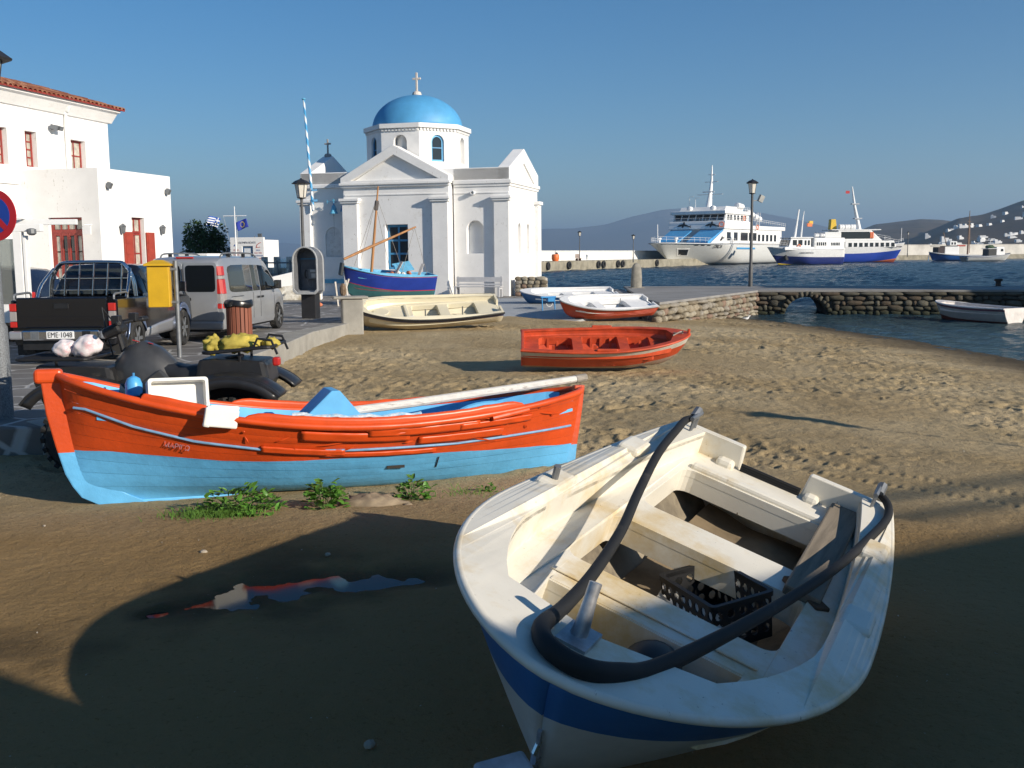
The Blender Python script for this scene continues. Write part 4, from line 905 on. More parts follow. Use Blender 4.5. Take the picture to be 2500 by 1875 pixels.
b_.build('inner_skin', M('hull_caulk', (.06,.12,.16), .9), ob, recalc=False)
b_ = MB()
for sd in (-1, 1): b_.grid(lambda u, v, sd=sd: o_pt(lerp(.03,.97,u), lerp(.4,1.0,v), sd, -.05), 36, 6)
b_.build('inner_lining', OMb, ob, recalc=False)
random.seed(5)
for sd in (-1, 1):    # sheer rail, lower batten stripe
    pts = [o_pt(u, 1.0, sd, .016) + Vector((0,0,.0)) for u in [k/50 for k in range(51)]]
    b_ = MB(); b_.tube(pts, [.034 + .006*mnoise.noise(p*6) for p in pts], 8); b_.build('sheer_rail', OMo, ob, smooth=60)
    def zstripe(t): return np.interp(t, [0,.04,.12,.22,.35,.5,.7,1.], [.92,.90,.74,.60,.50,.475,.475,.55])
    pts = []
    for k in range(50):
        t = .02 + .96*k/49; zt = zstripe(t); q = clamp((zt - .02)/(o_zs(t) - .02)); pts.append(o_pt(t, q, sd, .012))
    b_ = MB(); b_.tube(pts, .0125, 6); b_.build('blue_batten', M('batten_blue_grey', (.17,.32,.50), .5, var=.2, vscale=8) if sd == -1 else bpy.data.materials['batten_blue_grey'], ob, smooth=60)
# stem and stern posts
def post(prof, w, name, m_): 
    b_ = MB(); n = len(prof)
    ring = [[Vector((x0, -w/2, z)), Vector((x0, w/2, z)), Vector((x1, w/2, z)), Vector((x1, -w/2, z))] for x0, x1, z in prof]
    b_.rings(ring); 
    us = []
    for i, p in enumerate(b_.v): b_.uv[i] = (0, p[2] - (.50 if name == 'stem' else .33))
    return b_.build(name, m_, ob, bevel=.012)
post([(x0_ + .12, x1_ + .12, z_) for x0_, x1_, z_ in [(.60,1.05,-.03),(.42,.85,.0),(.27,.68,.08),(.20,.52,.18),(.14,.42,.30),(.07,.32,.55),(.0,.26,.85),(-.03,.16,1.10),(-.04,.16,1.19)]], .10, 'stem', OM)
post([(LO-.20,LO-.08,-.0),(LO-.16,LO-.05,.3),(LO-.1,LO+.01,.7),(LO-.08,LO+.04,.96)], .075, 'stern_post', OM)
b_ = MB(); b_.box(.03,.27,-.07,.07,1.12,1.25); b_.build('stem_head', OMo, ob, bevel=.035, seg=3)
b_ = MB(); b_.box(.5, LO-.15, -.035, .035, -.06, .03); b_.build('keel', OMb, ob, bevel=.01)
# raised washboards with ragged repairs
for sd in (-1, 1):
    for (t0, t1, h, of) in ((.135,.25,.10,.02),(.295,.845,.10,.012)):
        def f(u, v, t0=t0, t1=t1, h=h, sd=sd, of=of):
            t = lerp(t0, t1, u); p = o_pt(t, 1., sd, of); e = min(1, min(u, 1-u)*14)**.5
            return p + Vector((0, 0, v*h*e*(1 + .10*mnoise.noise(Vector((t*30, sd, 0)))) - .01))
        b_ = MB(); b_.grid(f, 34, 3); o = b_.build('washboard', OMo, ob, smooth=50, recalc=False); so = o.modifiers.new('thick', 'SOLIDIFY'); so.thickness = .03; so.offset = 0
    if sd == 1: continue
    b_ = MB()
    pts = [o_pt(lerp(.385,.62,k/12), 1., sd, -.008) + Vector((0,0,.095 + .012*math.sin(k*2.1))) for k in range(13)]; b_.tube(pts, .018, 6)
    b_.build('capping_strip', M('peeling_white_blue', (.55,.62,.68), .8, var=.3, vscale=20, dirt=(.13,.42,.66), damt=.5, dscale=12) if sd == -1 else bpy.data.materials['peeling_white_blue'], ob)
# patch boards nailed on the near side
for t0, t1, q0, q1, of in ((.40,.60,.80,.93,.022),(.62,.80,.70,.80,.02),(.52,.74,.86,.97,.026),(.33,.48,.62,.70,.018),(.70,.86,.84,.92,.03),(.44,.66,.58,.64,.016)):
    b_ = MB(); b_.grid(lambda u, v: o_pt(lerp(t0, t1, u), lerp(q0, q1, v) - .03*u, -1, of + .008*mnoise.noise(Vector((u*8, v*3, t0*9)))), 24, 4)
    o = b_.build('patch_board', OMo, ob, smooth=50, recalc=False); so = o.modifiers.new('thick', 'SOLIDIFY'); so.thickness = .018; so.offset = 0
b_ = MB()
for k in range(26):    # wrinkles of thick paint and canvas
    t = random.uniform(.3, .92); q = random.uniform(.66, .98); dt, dq = random.uniform(-.03,.06), random.uniform(-.09,.09)
    b_.tube([o_pt(clamp(t + dt*s_/5, .02, .98), min(.99, q + dq*s_/5), -1, .020 + .006*math.sin(s_)) for s_ in range(6)], [.002,.006,.008,.007,.005,.002], 5)
stuff(b_.build('paint_wrinkles', OMo, ob, smooth=60))
b_ = MB(); b_.tube([o_pt(.845,.965,-1,.05), o_pt(.80,.955,-1,.055), o_pt(.765,.94,-1,.05)], .024, 8); b_.build('rowlock_dowel', OMo, ob)
for t, q, L_ in ((.585,.37,.17),): b_ = MB(); p = o_pt(t,q,-1,.016); b_.obox(p,(L_,.014,.026), rot_m(0,0,.0)); b_.build('scupper_slot', M('slot_dark', (.03,.025,.02), .9), ob)
for t, q0, q1 in ((.672,.30,.46),): b_ = MB(); b_.tube([o_pt(t,q0,-1,.012), o_pt(t,q1,-1,.012)], .006, 5); b_.build('seam_crack', bpy.data.materials['slot_dark'], ob)
text('boat_name', 'ΜΑΡΙΓΩ', .062, M('faded_name_paint', (.24,.19,.24), .6, var=.3, vscale=30, dirt=OR_, damt=.52, dscale=22), ob, tuple(o_pt(.185,.60,-1,.022)), (PI/2 - .12, .20, -.30), .002)
# foredeck, thwarts, hatch, inner fittings
def o_plate(t0, t1, q, z, th, nm, m_, ins=.06):
    n = 14; e = [o_pt(lerp(t0, t1, k/n), q, 1, -ins) for k in range(n+1)]
    b_ = MB(); b_.plate([(p.x, p.y) for p in e] + [(p.x, -p.y) for p in reversed(e)], [], lambda x, y: z(x), lambda x, y: z(x) - th); return b_.build(nm, m_, ob, bevel=.008)
o_plate(.06,.24,.86, lambda x: .90 - .12*x, .03, 'foredeck', OMb); o_plate(.80,.97,.9, lambda x: .62 + .12*(x - 4.2), .03, 'aft_deck', OMb)
o_plate(.47,.55,.8, lambda x: .56, .04, 'thwart', OMb); o_plate(.68,.74,.8, lambda x: .56, .04, 'thwart', OMb); o_plate(.2,.82,.3, lambda x: .18, .03, 'floor', OMb, .1)
ha = o_pt(.475, 1., -1, -.30); b_ = MB(); b_.prism([(-.40,0),(.30,0),(.02,.33),(-.06,.33)], lambda u, v, w: (ha.x + u, ha.y + w, ha.z + v - .02), -.03, .40); b_.build('engine_hatch', OMb, ob, bevel=.01)
b_ = MB(); arc = [Vector((4.25 + .40*math.cos(a), -.22 + .0*a, .66 + .16*math.sin(a))) for a in [PI*k/14 for k in range(15)]]; b_.tube(arc, .028, 6); b_.build('deck_hoop', OMb, ob)
# items lying in the orange boat
Om = Matrix.Translation(ob_pose[0]) @ Euler(ob_pose[1]).to_matrix().to_4x4(); oe = ob_pose[1]
spar = thing('spar', 'long white peeling spar lying across the stern of the orange boat', 'spar', ob_pose[0], oe)
b_ = MB(); b_.tube([Vector((2.35,-.42,.78)), Vector((3.4,-.22,.85)), Vector((4.6,.08,.94)), Vector((5.50,.30,1.01))], [.04,.043,.042,.038], 10); b_.build('shaft', M('peeling_white_wood', (.62,.60,.56), .8, var=.2, vscale=8, dirt=(.25,.22,.19), damt=.4, dscale=8, stretch=(.5,3,3)), spar)
b_ = MB(); b_.tube([Vector((5.38,.27,1.0)), Vector((5.52,.31,1.013))], .044, 10); b_.build('worn_tip', OLDW, spar)
def shell_box(w, d, h, th, nm, m_, root, M_):
    b_ = MB(); b_.plate(rrect(-w/2, w/2, -d/2, d/2, .03), [rrect(-w/2+th, w/2-th, -d/2+th, d/2-th, .02)], lambda x, y: h, lambda x, y: 0)
    b_.box(-w/2+th*.5, w/2-th*.5, -d/2+th*.5, d/2-th*.5, 0, th); b_.xf(M_); return b_.build(nm, m_, root, bevel=.01)
STY = M('white_polystyrene', (.76,.75,.70), .8, var=.05, vscale=6)
bx = thing('polystyrene_box', 'white polystyrene fish box standing on edge in the orange boat', 'box', ob_pose[0], oe)
shell_box(.52,.30,.16,.028,'box', STY, bx, Matrix.Translation((1.22,-.24,.99)) @ Euler((1.35,0,.12)).to_matrix().to_4x4())
fo = thing('foam_block', 'torn white foam block hanging over the gunwale of the orange boat', 'foam block', ob_pose[0], oe); p = o_pt(.265, 1, -1, .05)
b_ = MB(); b_.obox(p + Vector((0,-.02,.0)), (.30,.04,.17), rot_m(.1,.15,.2)); b_.obox(p + Vector((-.11,-.03,.02)), (.06,.05,.19), rot_m(0,.25,.1)); b_.obox(p + Vector((.02,.06,.075)), (.26,.16,.04), rot_m(-.2,.1,.2)); b_.build('foam', STY, fo, bevel=.015)
fc = thing('fender', 'light blue cylindrical fender standing in the bow of the orange boat', 'fender', ob_pose[0], oe); b_ = MB(); b_.lathe([(.05,0),(.075,.03),(.075,.24),(.055,.29),(.02,.31)], 14, (.86,-.05,.86)); b_.build('fender_body', M('blue_fender', (.08,.36,.68), .4), fc, smooth=40)
b_ = MB(); b_.tube([(.86,-.05,1.16),(.86,-.05,1.20)], .012, 6); b_.build('eyelet', BLUEW, fc)
bc = thing('plastic_crate', 'black slatted crate between the blue fender and white box', 'crate', tuple(Om @ Vector((.98,.12,.86))), tuple((Euler(oe).to_matrix() @ rot_m(.3,0,.3)).to_euler()))
for k in range(6): b_ = MB(); b_.box(-.20,.20,-.14+.05*k,-.11+.05*k,.18,.20); b_.build('slat', BLACK, bc)
b_ = MB(); b_.plate(rect(-.22,.22,-.17,.17), [rect(-.19,.19,-.14,.14)], lambda x, y: .19, lambda x, y: 0); b_.build('sides', BLACK, bc)

# ---- other beached boats
RM = bands_mat('red_white_stripe_paint', [(.055, (.56,.075,.020)), (.185, (.62,.58,.50)), (.42, (.56,.07,.018)), (9, (.42,.30,.24))], .5, bump=.006, wob=.03, dirt=(.30,.06,.03), damt=.25, dscale=6)
RMi = M('red_boat_interior', (.52,.068,.020), .5, var=.25, vscale=5, bump=.004, bscale=20, dirt=(.40,.20,.13), damt=.30, dscale=5)
rb = thing('rowing_boat', 'small red rowing boat with a cream stripe alone on the sand', 'boat', (3.594,20.81,-.342), (-.234,-.014,3.133)); D1 = Dinghy(3.42, .794, .806, .523, .68, .528, .654)
z1_ = dinghy(rb, D1, RM, RMi, RMi, [rrect(2.36,3.05,-.50,.50,.12), rrect(1.42,2.16,-.56,.56,.04), rrect(.78,1.22,-.48,.48,.04)], gw=.09, seat=.12, bow=.30, floor_z=.07, rim=.022)
for x in (.95,1.55,1.75,1.95,2.45,2.65,2.85):
    for sd in (1,-1): b_ = MB(); w = D1.hb(x/D1.L); b_.obox((x, sd*(D1.w_at(x-.1,.26) - .055), .27), (.05,.035,.22), rot_m(-sd*.15)); b_.build('rib', RMi, rb)
for x in (1.9, 2.75): b_ = MB(); b_.box(x-.03,x+.03,-.03,.03,.08,.40); b_.build('thwart_knee', RMi, rb)
for sd in (1,-1): b_ = MB(); w = D1.hb(.5); b_.obox((1.72, sd*(w-.02), D1.H+.035), (.42,.06,.06)); b_.build('rowlock_block', RMi, rb, bevel=.02)
b_ = MB(); b_.tube([(.12,-.1,.68),(.20,.0,.70),(.35,.08,.65)], .014, 6); b_.tube([(.15,.06,.69),(.32,-.06,.66)], .012, 6); b_.build('bow_rope', OLDW, rb)
b_ = MB(); b_.tube([(.03,0,.66),(.02,0,.76)], .03, 8); b_.build('stem_head', RMi, rb)
CREAM = M('cream_gelcoat', (.68,.62,.46), .45, var=.06, vscale=2, dirt=(.50,.43,.28), damt=.3, dscale=2.5)
CM = bands_mat('cream_hull_navy_stripe', [(.045, (.66,.60,.44)), (.075, (.02,.02,.025)), (.15, (.025,.035,.12)), (9, (.64,.57,.42))], .4, bump=.002, wob=.006)
cb = thing('dinghy', 'cream dinghy with a navy stripe in front of the chapel', 'boat', (-4.851,30.761,-.283), (.39,-.056,.218)); D2 = Dinghy(4.596, .852, .792, .537, .859, .443, .624)
dinghy(cb, D2, CM, CREAM, CREAM, [rrect(3.02,3.88,-.50,.50,.08), rrect(1.90,2.72,-.52,.52,.08)], gw=.13, seat=.16, bow=.40, floor_z=.1, cut=(-.2,.2,.16), rim=.028, rubm=BLACK)
b_ = MB(); b_.lathe([(.24,0),(.25,.02),(.23,.035)], 20, (.95,0,.50)); b_.build('hatch_cover', CREAM, cb)
for x in (2.3,3.45): b_ = MB(); b_.tube([(x,.1,.1),(x,.1,.45)], .02, 6); b_.build('thwart_post', STEEL, cb)
b_ = MB(); b_.obox((1.65,-.45,.47),(.5,.12,.08), rot_m(0,0,.15)); b_.build('folded_cloth', STY, cb, bevel=.03)
b_ = MB(); b_.obox((1.72,0,.42),(.10,1.0,.12)); b_.build('bulkhead', CREAM, cb, bevel=.02)
RWm = bands_mat('red_clinker_hull', [(9, (.50,.065,.025))], .45, bump=.002, var=.15); WL = M('white_liner', (.74,.74,.73), .45, var=.06)
rw = thing('dinghy', 'red hulled dinghy with white inside beside the stone pier', 'boat', (1.672,36.662,-.373), (.306,-.025,.37)); D3 = Dinghy(3.683, .81, .785, .548, .732, .46, .623)
dinghy(rw, D3, RWm, WL, WL, [rrect(1.75,2.75,-.48,.48,.18), rrect(1.0,1.4,-.42,.42,.14)], gw=.12, seat=.13, bow=.35, floor_z=.1, cut=(-.2,.2,.1), rim=.026, rubm=M('grey_rub', (.35,.36,.36), .6))
for k in range(4):
    b_ = MB(); b_.tube([Vector(D3.pt(t, .45 + .12*k, -1, .012)) for t in [.08 + .9*j/16 for j in range(17)]], .012, 6); b_.build('strake', RWm, rw, smooth=60)
b_ = MB(); b_.tube([(2.3,-.2,.4),(2.3,-.2,.75)], .014, 6); b_.build('rowlock_pin', STEEL, rw)
BWm = bands_mat('blue_hull_white_top', [(.03, (.7,.7,.69)), (9, (.03,.12,.30))], .45, bump=.002)
bq0, bq1 = G(1265, 736, .25), G(1485, 720, .25)
bw = thing('dinghy', 'blue hulled white dinghy behind the red and white one', 'boat', (.35,40.6,-.12), (.20,-.03,.20)); D4 = Dinghy(3.9, .78, .8, .50, .66, .46, .62)
dinghy(bw, D4, BWm, WL, WL, [rrect(2.2,3.1,-.42,.42,.12), rrect(1.2,1.8,-.4,.4,.1)], gw=.12, seat=.12, bow=.4, floor_z=.1, cut=(-.2,.2,.1), rim=.025)
tr_ = thing('boat_trailer', 'blue metal cradle tucked under the blue dinghy bow', 'cradle', (1.45,38.9,0), .3); TB = M('bright_blue_metal', (.03,.25,.55), .4)
b_ = MB(); b_.box(-.35,.25,-.05,.05,.30,.36); b_.box(-.1,.15,-.12,.12,.16,.298); b_.build('frame', TB, tr_, bevel=.01)
for x in (-.3,.2): b_ = MB(); b_.tube([(x,0,.3),(x+.02,0,-.32)], .025, 6); b_.build('leg', TB, tr_)
b_ = MB(); b_.tube([(-.05+.12*math.cos(a),-.13,.10+.12*math.sin(a)) for a in [PI+PI*k/10 for k in range(11)]], .012, 6); b_.build('rope_loop', STY, tr_)
# moored white boat at the right edge
MW = bands_mat('moored_hull', [(.03, (.7,.68,.64)), (.13, (.16,.07,.11)), (.55, (.42,.43,.41)), (9, (.12,.03,.02))], .5, bump=.003)
mw = thing('dinghy', 'white moored dinghy floating against the shaded pier wall', 'boat', (18.75,45.1,SEA-.20), (0,0,-1.107)); D5 = Dinghy(3.9,.80,.88,.80,1.0,.45,.6)
dinghy(mw, D5, MW, M('moored_white', (.62,.58,.55), .6, var=.15, vscale=4), M('moored_rim', (.6,.58,.56), .6), [rrect(1.6,3.3,-.5,.5,.1)], gw=.10, seat=.2, bow=.4, floor_z=.3, rim=.03)
# ================================================================== blue sailing boat on its cradle
SBm = bands_mat('royal_blue_hull', [(.055, (.16,.45,.70)), (.075, (.35,.03,.05)), (.60, (.018,.045,.30)), (.63, (.45,.03,.05)), (9, (.05,.16,.17))], .35, bump=.002, wob=.006)
sb0, sb1 = at(836, 650, 40.6), at(1056, 668, 42.2); sy_ = math.atan2(sb1.y - sb0.y, sb1.x - sb0.x)
sb = thing('sailing_boat', 'small blue sailing boat with mast on a cradle by the chapel', 'boat', (sb0.x, sb0.y, .22), (.10, .0, sy_)); D6 = Dinghy(3.75, .72, .75, .98, 1.36, .45, .60, rake=.22, fore=.25)
LBI = M('boat_light_blue', (.14,.42,.62), .5, var=.15, vscale=6)
dinghy(sb, D6, SBm, LBI, LBI, [rrect(1.7,3.4,-.45,.45,.1)], gw=.09, seat=.12, bow=.35, floor_z=.35, rim=.025)
VW = M('varnished_wood', (.42,.20,.075), .45, var=.25, vscale=5, stretch=(1,1,.15), bump=.002)
mb0 = Vector((1.12,0,.7)); mb1 = Vector((1.40,.0,4.45)); b_ = MB(); b_.tube([mb0, lerp(mb0, mb1, .5), mb1], [.06,.055,.03], 10); b_.build('mast', VW, sb, smooth=60)
b_ = MB(); b_.tube([(-.02,-.14,1.62),(.9,-.12,2.02),(2.95,-.1,2.88)], [.05,.06,.035], 10); b_.build('yard', VW, sb, smooth=60)
b_ = MB(); b_.tube([(.45,0,1.35),(1.36,0,4.0)], .009, 4); b_.build('stay', OLDW, sb); 
for a, c_ in (((1.36,0,4.0),(.5,-.35,1.2)), ((1.36,0,4.0),(2.3,-.6,1.05)), ((1.36,0,3.5),(2.1,.5,1.05)), ((2.9,-.1,2.85),(2.35,-.3,1.2)), ((2.9,-.1,2.85),(3.35,-.4,1.0))):
    b_ = MB(); b_.tube([a, c_], .008, 4); b_.build('stay', OLDW, sb)
b_ = MB(); b_.obox((1.34,0,3.7),(.16,.16,.4), rot_m(.1,.1)); b_.build('furled_rigging', M('dark_rope', (.10,.09,.085), .9), sb, bevel=.05)
b_ = MB(); b_.obox((2.45,-.05,1.28),(.75,.6,.04), rot_m(.5,-.15,0)); b_.build('tilted_hatch', LBI, sb, bevel=.01)
b_ = MB(); b_.bar((2.0,-.42,1.02),(2.32,-.3,1.52), .14, .03); b_.build('board', M('grey_board', (.42,.40,.38), .7), sb)
b_ = MB(); b_.bar((2.95,-.5,.95),(3.2,-.3,1.42), .12, .03); b_.build('board', bpy.data.materials['grey_board'], sb)
for k in range(5): b_ = MB(); b_.obox((1.75 + .22*k, -.25 + .05*(k % 2), 1.02 + .03*(k % 3)), (.2,.18,.12), rot_m(.2*k,.1,.5*k)); b_.build('net_bundle', (M('net_orange', (.50,.16,.08), .9, var=.3, vscale=14, bump=.02, bscale=30) if k == 0 else (STY if k in (2,3) else bpy.data.materials['net_orange'])), sb, bevel=.05)
b_ = MB(); b_.obox((-.08,0,1.22),(.12,.3,.5), rot_m(0,.15,0)); b_.build('rudder_cover', M('dark_slate', (.03,.035,.04), .6), sb, bevel=.03)
for sd in (1,-1):
    b_ = MB(); b_.tube([Vector(D6.pt(t, .36, sd, .012)) for t in [.03 + .95*k/18 for k in range(19)]], .008, 5); b_.build('red_line', RED, sb)
smx = Matrix.Translation((sb0.x, sb0.y, 0)) @ Matrix.Rotation(sy_, 4, 'Z')
cr = thing('boat_cradle', 'rough timber cradle with rope under the blue sailing boat', 'cradle', (sb0.x, sb0.y, 0), (0,0,sy_))
PALE = M('pale_timber', (.50,.46,.40), .85, var=.2, vscale=6)
for a, c_ in (((-.35,-.5,0),(-.42,-.4,.95)), ((-.25,-.45,0),(.15,-.3,1.05)), ((.05,-.5,0),(.03,-.3,1.0)), ((.9,-.45,0),(.9,-.2,.34)), ((2.6,-.45,0),(2.6,-.2,.34)), ((2.6,.4,0),(2.6,.2,.34)), ((.9,.4,0),(.9,.2,.34))):
    b_ = MB(); b_.bar(a, c_, .06); b_.build('leg', PALE, cr)
for x in (.9, 2.6): b_ = MB(); b_.box(x-.06,x+.06,-.55,.5,.14,.26); b_.build('beam', PALE, cr)
b_ = MB(); b_.ball((-.12,-.42,.62), .17, 10, 8, (.8,.7,1.5), .12); b_.build('rope_coil', M('brown_rope', (.16,.11,.07), .95, var=.4, vscale=18, bump=.02, bscale=30), cr)
b_ = MB(); b_.ball((-.75,-.8,.1), .2, 10, 6, (1.2,.8,.5), .2); net = thing('net_heap', 'small heap of orange net beside the phone booth', 'net', (sb0.x-.1, sb0.y-.4, 0), 0); b_.build('netting', bpy.data.materials['net_orange'], net)
# ================================================================== vehicles
class Body:
    """loft of a car body: functions of x for roof, floor, half width and tumblehome"""
    def __init__(s, x0, x1, zt, zb, w, tum, belt): s.x0, s.x1, s.zt, s.zb, s.w, s.tum, s.belt = x0, x1, zt, zb, w, tum, belt
    def half(s, x):
        zt, zb, w, tm, be = s.zt(x), s.zb(x), s.w(x), s.tum(x), min(s.belt(x), s.zt(x) - .06)
        P_ = [(w*.955, zb), (w*.99, zb + .10), (w, lerp(zb, be, .55)), (w*.995, be)]
        h = zt - be
        P_ += [(w - tm*.55, be + h*.55), (w - tm*.95, be + h*.84), (w - tm - .05, be + h*.95), (w - tm - .14, zt - .012), (w*.35, zt), (0.0, zt + .008)]
        return P_
    def ring(s, x):
        h = s.half(x); return [Vector((x, -y, z)) for y, z in h] + [Vector((x, y, z)) for y, z in reversed(h[:-1])]
    def y_at(s, x, z):
        h = s.half(x)
        for (y0, z0), (y1, z1) in zip(h[:-1], h[1:]):
            if z0 <= z <= z1: return lerp(y0, y1, (z - z0)/max(z1 - z0, 1e-6))
        return h[3][0]
    def build(s, name, mat, root, n=90):
        b_ = MB(); xs = [lerp(s.x0, s.x1, k/n) for k in range(n + 1)]; b_.rings([s.ring(x) for x in xs]); return b_.build(name, mat, root, smooth=35)
    def side(s, name, mat, root, poly, sd=-1, off=.006, th=.012, bev=0):
        """curved panel on the body side; poly is (x,z) quad-strip: list of (x, zlow, zhigh)"""
        b_ = MB(); n = len(poly); M_ = 4
        vs = []
        for x, z0, z1 in poly:
            for j in range(M_ + 1): z = lerp(z0, z1, j/M_); vs.append((x, sd*(s.y_at(x, z) + off), z))
        b_.add(vs, [(i*(M_+1)+j, (i+1)*(M_+1)+j, (i+1)*(M_+1)+j+1, i*(M_+1)+j+1) for i in range(n-1) for j in range(M_)])
        o = b_.build(name, mat, root, smooth=40, recalc=False); so = o.modifiers.new('t', 'SOLIDIFY'); so.thickness = th; so.offset = 0; return o
def arch_f(xw, r, zc, base):
    def f(x):
        z = base
        for q in xw:
            if abs(x - q) < r: z = max(z, zc + math.sqrt(r*r - (x - q)**2)*.95)
        return z
    return f
def wheel(root, x, y, r, w, sd, name='wheel', hub=None, spokes=5):
    b_ = MB(); b_.lathe([(r*.62,-w/2),(r*.9,-w/2),(r*.985,-w*.38),(r,0),(r*.985,w*.38),(r*.9,w/2),(r*.62,w/2),(r*.62,-w/2)], 28, (x, y, r), rot_m(PI/2)); t = b_.build('wheel', RUBBER, root, smooth=40)
    b_ = MB(); b_.lathe([(r*.63,-w*.30),(r*.55,-w*.2),(r*.1,-w*.05)], 20, (x, y, r), rot_m(-PI/2 if sd > 0 else PI/2) @ Matrix.Diagonal((1,1,-1)) if False else rot_m(PI/2*(1 if sd < 0 else -1))); b_.build('rim', hub or STEEL, t, smooth=40)
    b_ = MB()
    for k in range(spokes): a = 2*PI*k/spokes; b_.obox((x + r*.34*math.cos(a), y + sd*w*.42, r + r*.34*math.sin(a)), (r*.5, .02, r*.17), rot_m(0, -a, 0))
    b_.build('spokes', hub or STEEL, t, bevel=.005)
    return t
def carpaint(name, col, rough=.28, metal=.0): return M(name, col, rough, metal, var=.06, vscale=2, coat=.6)
TINT = glass_mat('tinted_glass', (.008,.010,.012), .05)
# --- grey van
VG = carpaint('van_grey_paint', (.34,.35,.365), .32, .35)
van = thing('van', 'grey passenger van parked behind the yellow post box', 'van', (-7.56,23.75,0), math.atan2(1, .09))
tab = lambda xs, ys: (lambda x: float(np.interp(x, xs, ys)))
vb = Body(0, 4.75, tab([0,.05,.25,.8,3.0,3.35,3.9,4.15,4.6,4.75], [1.80,1.86,1.93,1.955,1.94,1.84,1.36,1.16,1.0,.8]), arch_f((.85,4.05), .40, .34, .26),
          tab([0,.06,.3,4.2,4.6,4.75],[.90,.935,.95,.95,.88,.72]), tab([0,3.2,4.2,4.75],[.10,.13,.08,.05]), tab([0,3.0,4.1,4.75],[1.08,1.06,1.02,.75]))
vb.build('body', VG, van, 110)
def rear_panel(root, nm, poly, mat, x, th=.012, holes=(), bev=.01):
    b_ = MB(); panel(b_, poly, list(holes), lambda u, v, w: (w, u, v), x - th, x); return b_.build(nm, mat, root, bevel=bev)
def rl(y0, y1, z0, z1, r=.05): return rrect(y0, y1, z0, z1, r, 3)
rear_panel(van, 'rear_door', rl(.015,.80,.48,1.80,.06), VG, -.002, .02); rear_panel(van, 'rear_door', rl(-.80,-.015,.48,1.80,.06), VG, -.002, .02)
rear_panel(van, 'rear_window', rl(.06,.76,1.13,1.74,.07), TINT, -.024, .006); rear_panel(van, 'rear_window', rl(-.76,-.06,1.13,1.74,.07), TINT, -.024, .006)
b_ = MB(); b_.box(-.07,.12,-.90,.90,.26,.45); b_.build('bumper', VG, van, bevel=.04)
b_ = MB(); b_.box(-.05,-.023,-.18,.12,.93,1.0); b_.build('door_handle', BLACK, van, bevel=.015)
for y in (.16,-.08): b_ = MB(); b_.tube([(-.045,y,1.06),(-.05,y+.06,1.2),(-.035,y+.10,1.66)], .012, 6); b_.build('wiper', BLACK, van)
b_ = MB(); b_.box(-.03,-.024,.10,.62,.55,.66); b_.build('number_plate', WHITE2, van)
for sd in (-1, 1):
    for z0, z1, m_ in ((1.50,1.72,RED),(1.42,1.50,M('lamp_clear', (.30,.28,.27), .25, coat=.6) if sd == -1 else bpy.data.materials['lamp_clear']),(1.08,1.42,RED),(.86,1.08,bpy.data.materials['lamp_clear'] if sd == 1 else bpy.data.materials['lamp_clear']),(.74,.86,RED)):
        b_ = MB(); tz = lambda z: .055*clamp((z - 1.1)/.6)
        vs = []
        for z in (z0 + .004, z1 - .004):
            a = .90 - tz(z); vs += [(-.022, sd*(a - .115), z), (-.016, sd*(a - .03), z), (.04, sd*(a + .042), z), (.16, sd*(a + .058), z), (.16, sd*(a - .05), z), (.0, sd*(a - .115), z)]
        b_.add(vs, [(0,1,7,6),(1,2,8,7),(2,3,9,8),(3,4,10,9),(4,5,11,10),(5,0,6,11),(0,5,4,3,2,1),(6,7,8,9,10,11)]); b_.build('tail_light', m_, van, bevel=.006)
for sd in (-1, 1):
    vb.side('side_window', TINT if sd == 1 else glass_mat('side_glass', (.05,.055,.05), .06), van, [(.42,1.16,1.62),(.5,1.12,1.70),(.7,1.10,1.735),(1.4,1.09,1.74),(1.95,1.09,1.73)], sd)
    vb.side('side_window', TINT if sd == 1 else bpy.data.materials['side_glass'], van, [(2.02,1.09,1.73),(2.5,1.09,1.72)] , sd)
    vb.side('front_window', TINT, van, [(2.58,1.07,1.72),(3.0,1.07,1.70),(3.4,1.07,1.55),(3.75,1.08,1.27),(3.92,1.10,1.14)], sd)
    for x in (2.0, 2.54, 3.62): vb.side('door_seam', BLACK, van, [(x-.006,.42,1.06),(x+.006,.42,1.06)], sd, .002, .004)
    vb.side('slide_rail', BLACK, van, [(.5,.985,1.0),(1.3,.985,1.0)], sd, .006, .01)
    for x in (2.36, 2.66): b_ = MB(); b_.box(x-.09, x+.09, sd*.955-.012, sd*.955+.022*sd+.012, .90, .95); b_.build('door_handle', BLACK, van, bevel=.01)
    b_ = MB(); b_.tube([(3.45,sd*.9,1.12),(3.42,sd*1.06,1.16)], .025, 6); b_.obox((3.42,sd*1.12,1.21),(.13,.16,.22)); mr = b_.build('wing_mirror', BLACK, van, bevel=.04)
    b_ = MB(); b_.obox((3.352,sd*1.12,1.21),(.006,.12,.17)); b_.build('mirror_glass', CHROME, mr)
    wheel(van, .85, sd*.84, .335, .21, sd); wheel(van, 4.05, sd*.84, .335, .21, sd)
    b_ = MB(); b_.tube(smooth_path([(.45,sd*.72,1.92),(.6,sd*.72,2.0),(1.2,sd*.72,2.02),(2.5,sd*.72,2.01),(2.9,sd*.72,1.93)], 5), .02, 6); b_.build('roof_rail', GREYM, van)
    for x in (1.0, 2.0): b_ = MB(); b_.box(x-.05,x+.05,sd*.72-.03,sd*.72+.03,1.92,2.0); b_.build('rail_foot', BLACK, van)
b_ = MB(); b_.box(.10,.16,-.2,.2,1.90,1.935); b_.build('brake_light', RED, van)
b_ = MB(); b_.tube([(3.3,0,1.86),(3.1,0,2.0)], .008, 5); b_.build('aerial', BLACK, van)
b_ = MB(); b_.box(.1,4.4,-.8,.8,.2,.3); b_.build('underbody', BLACK, van)
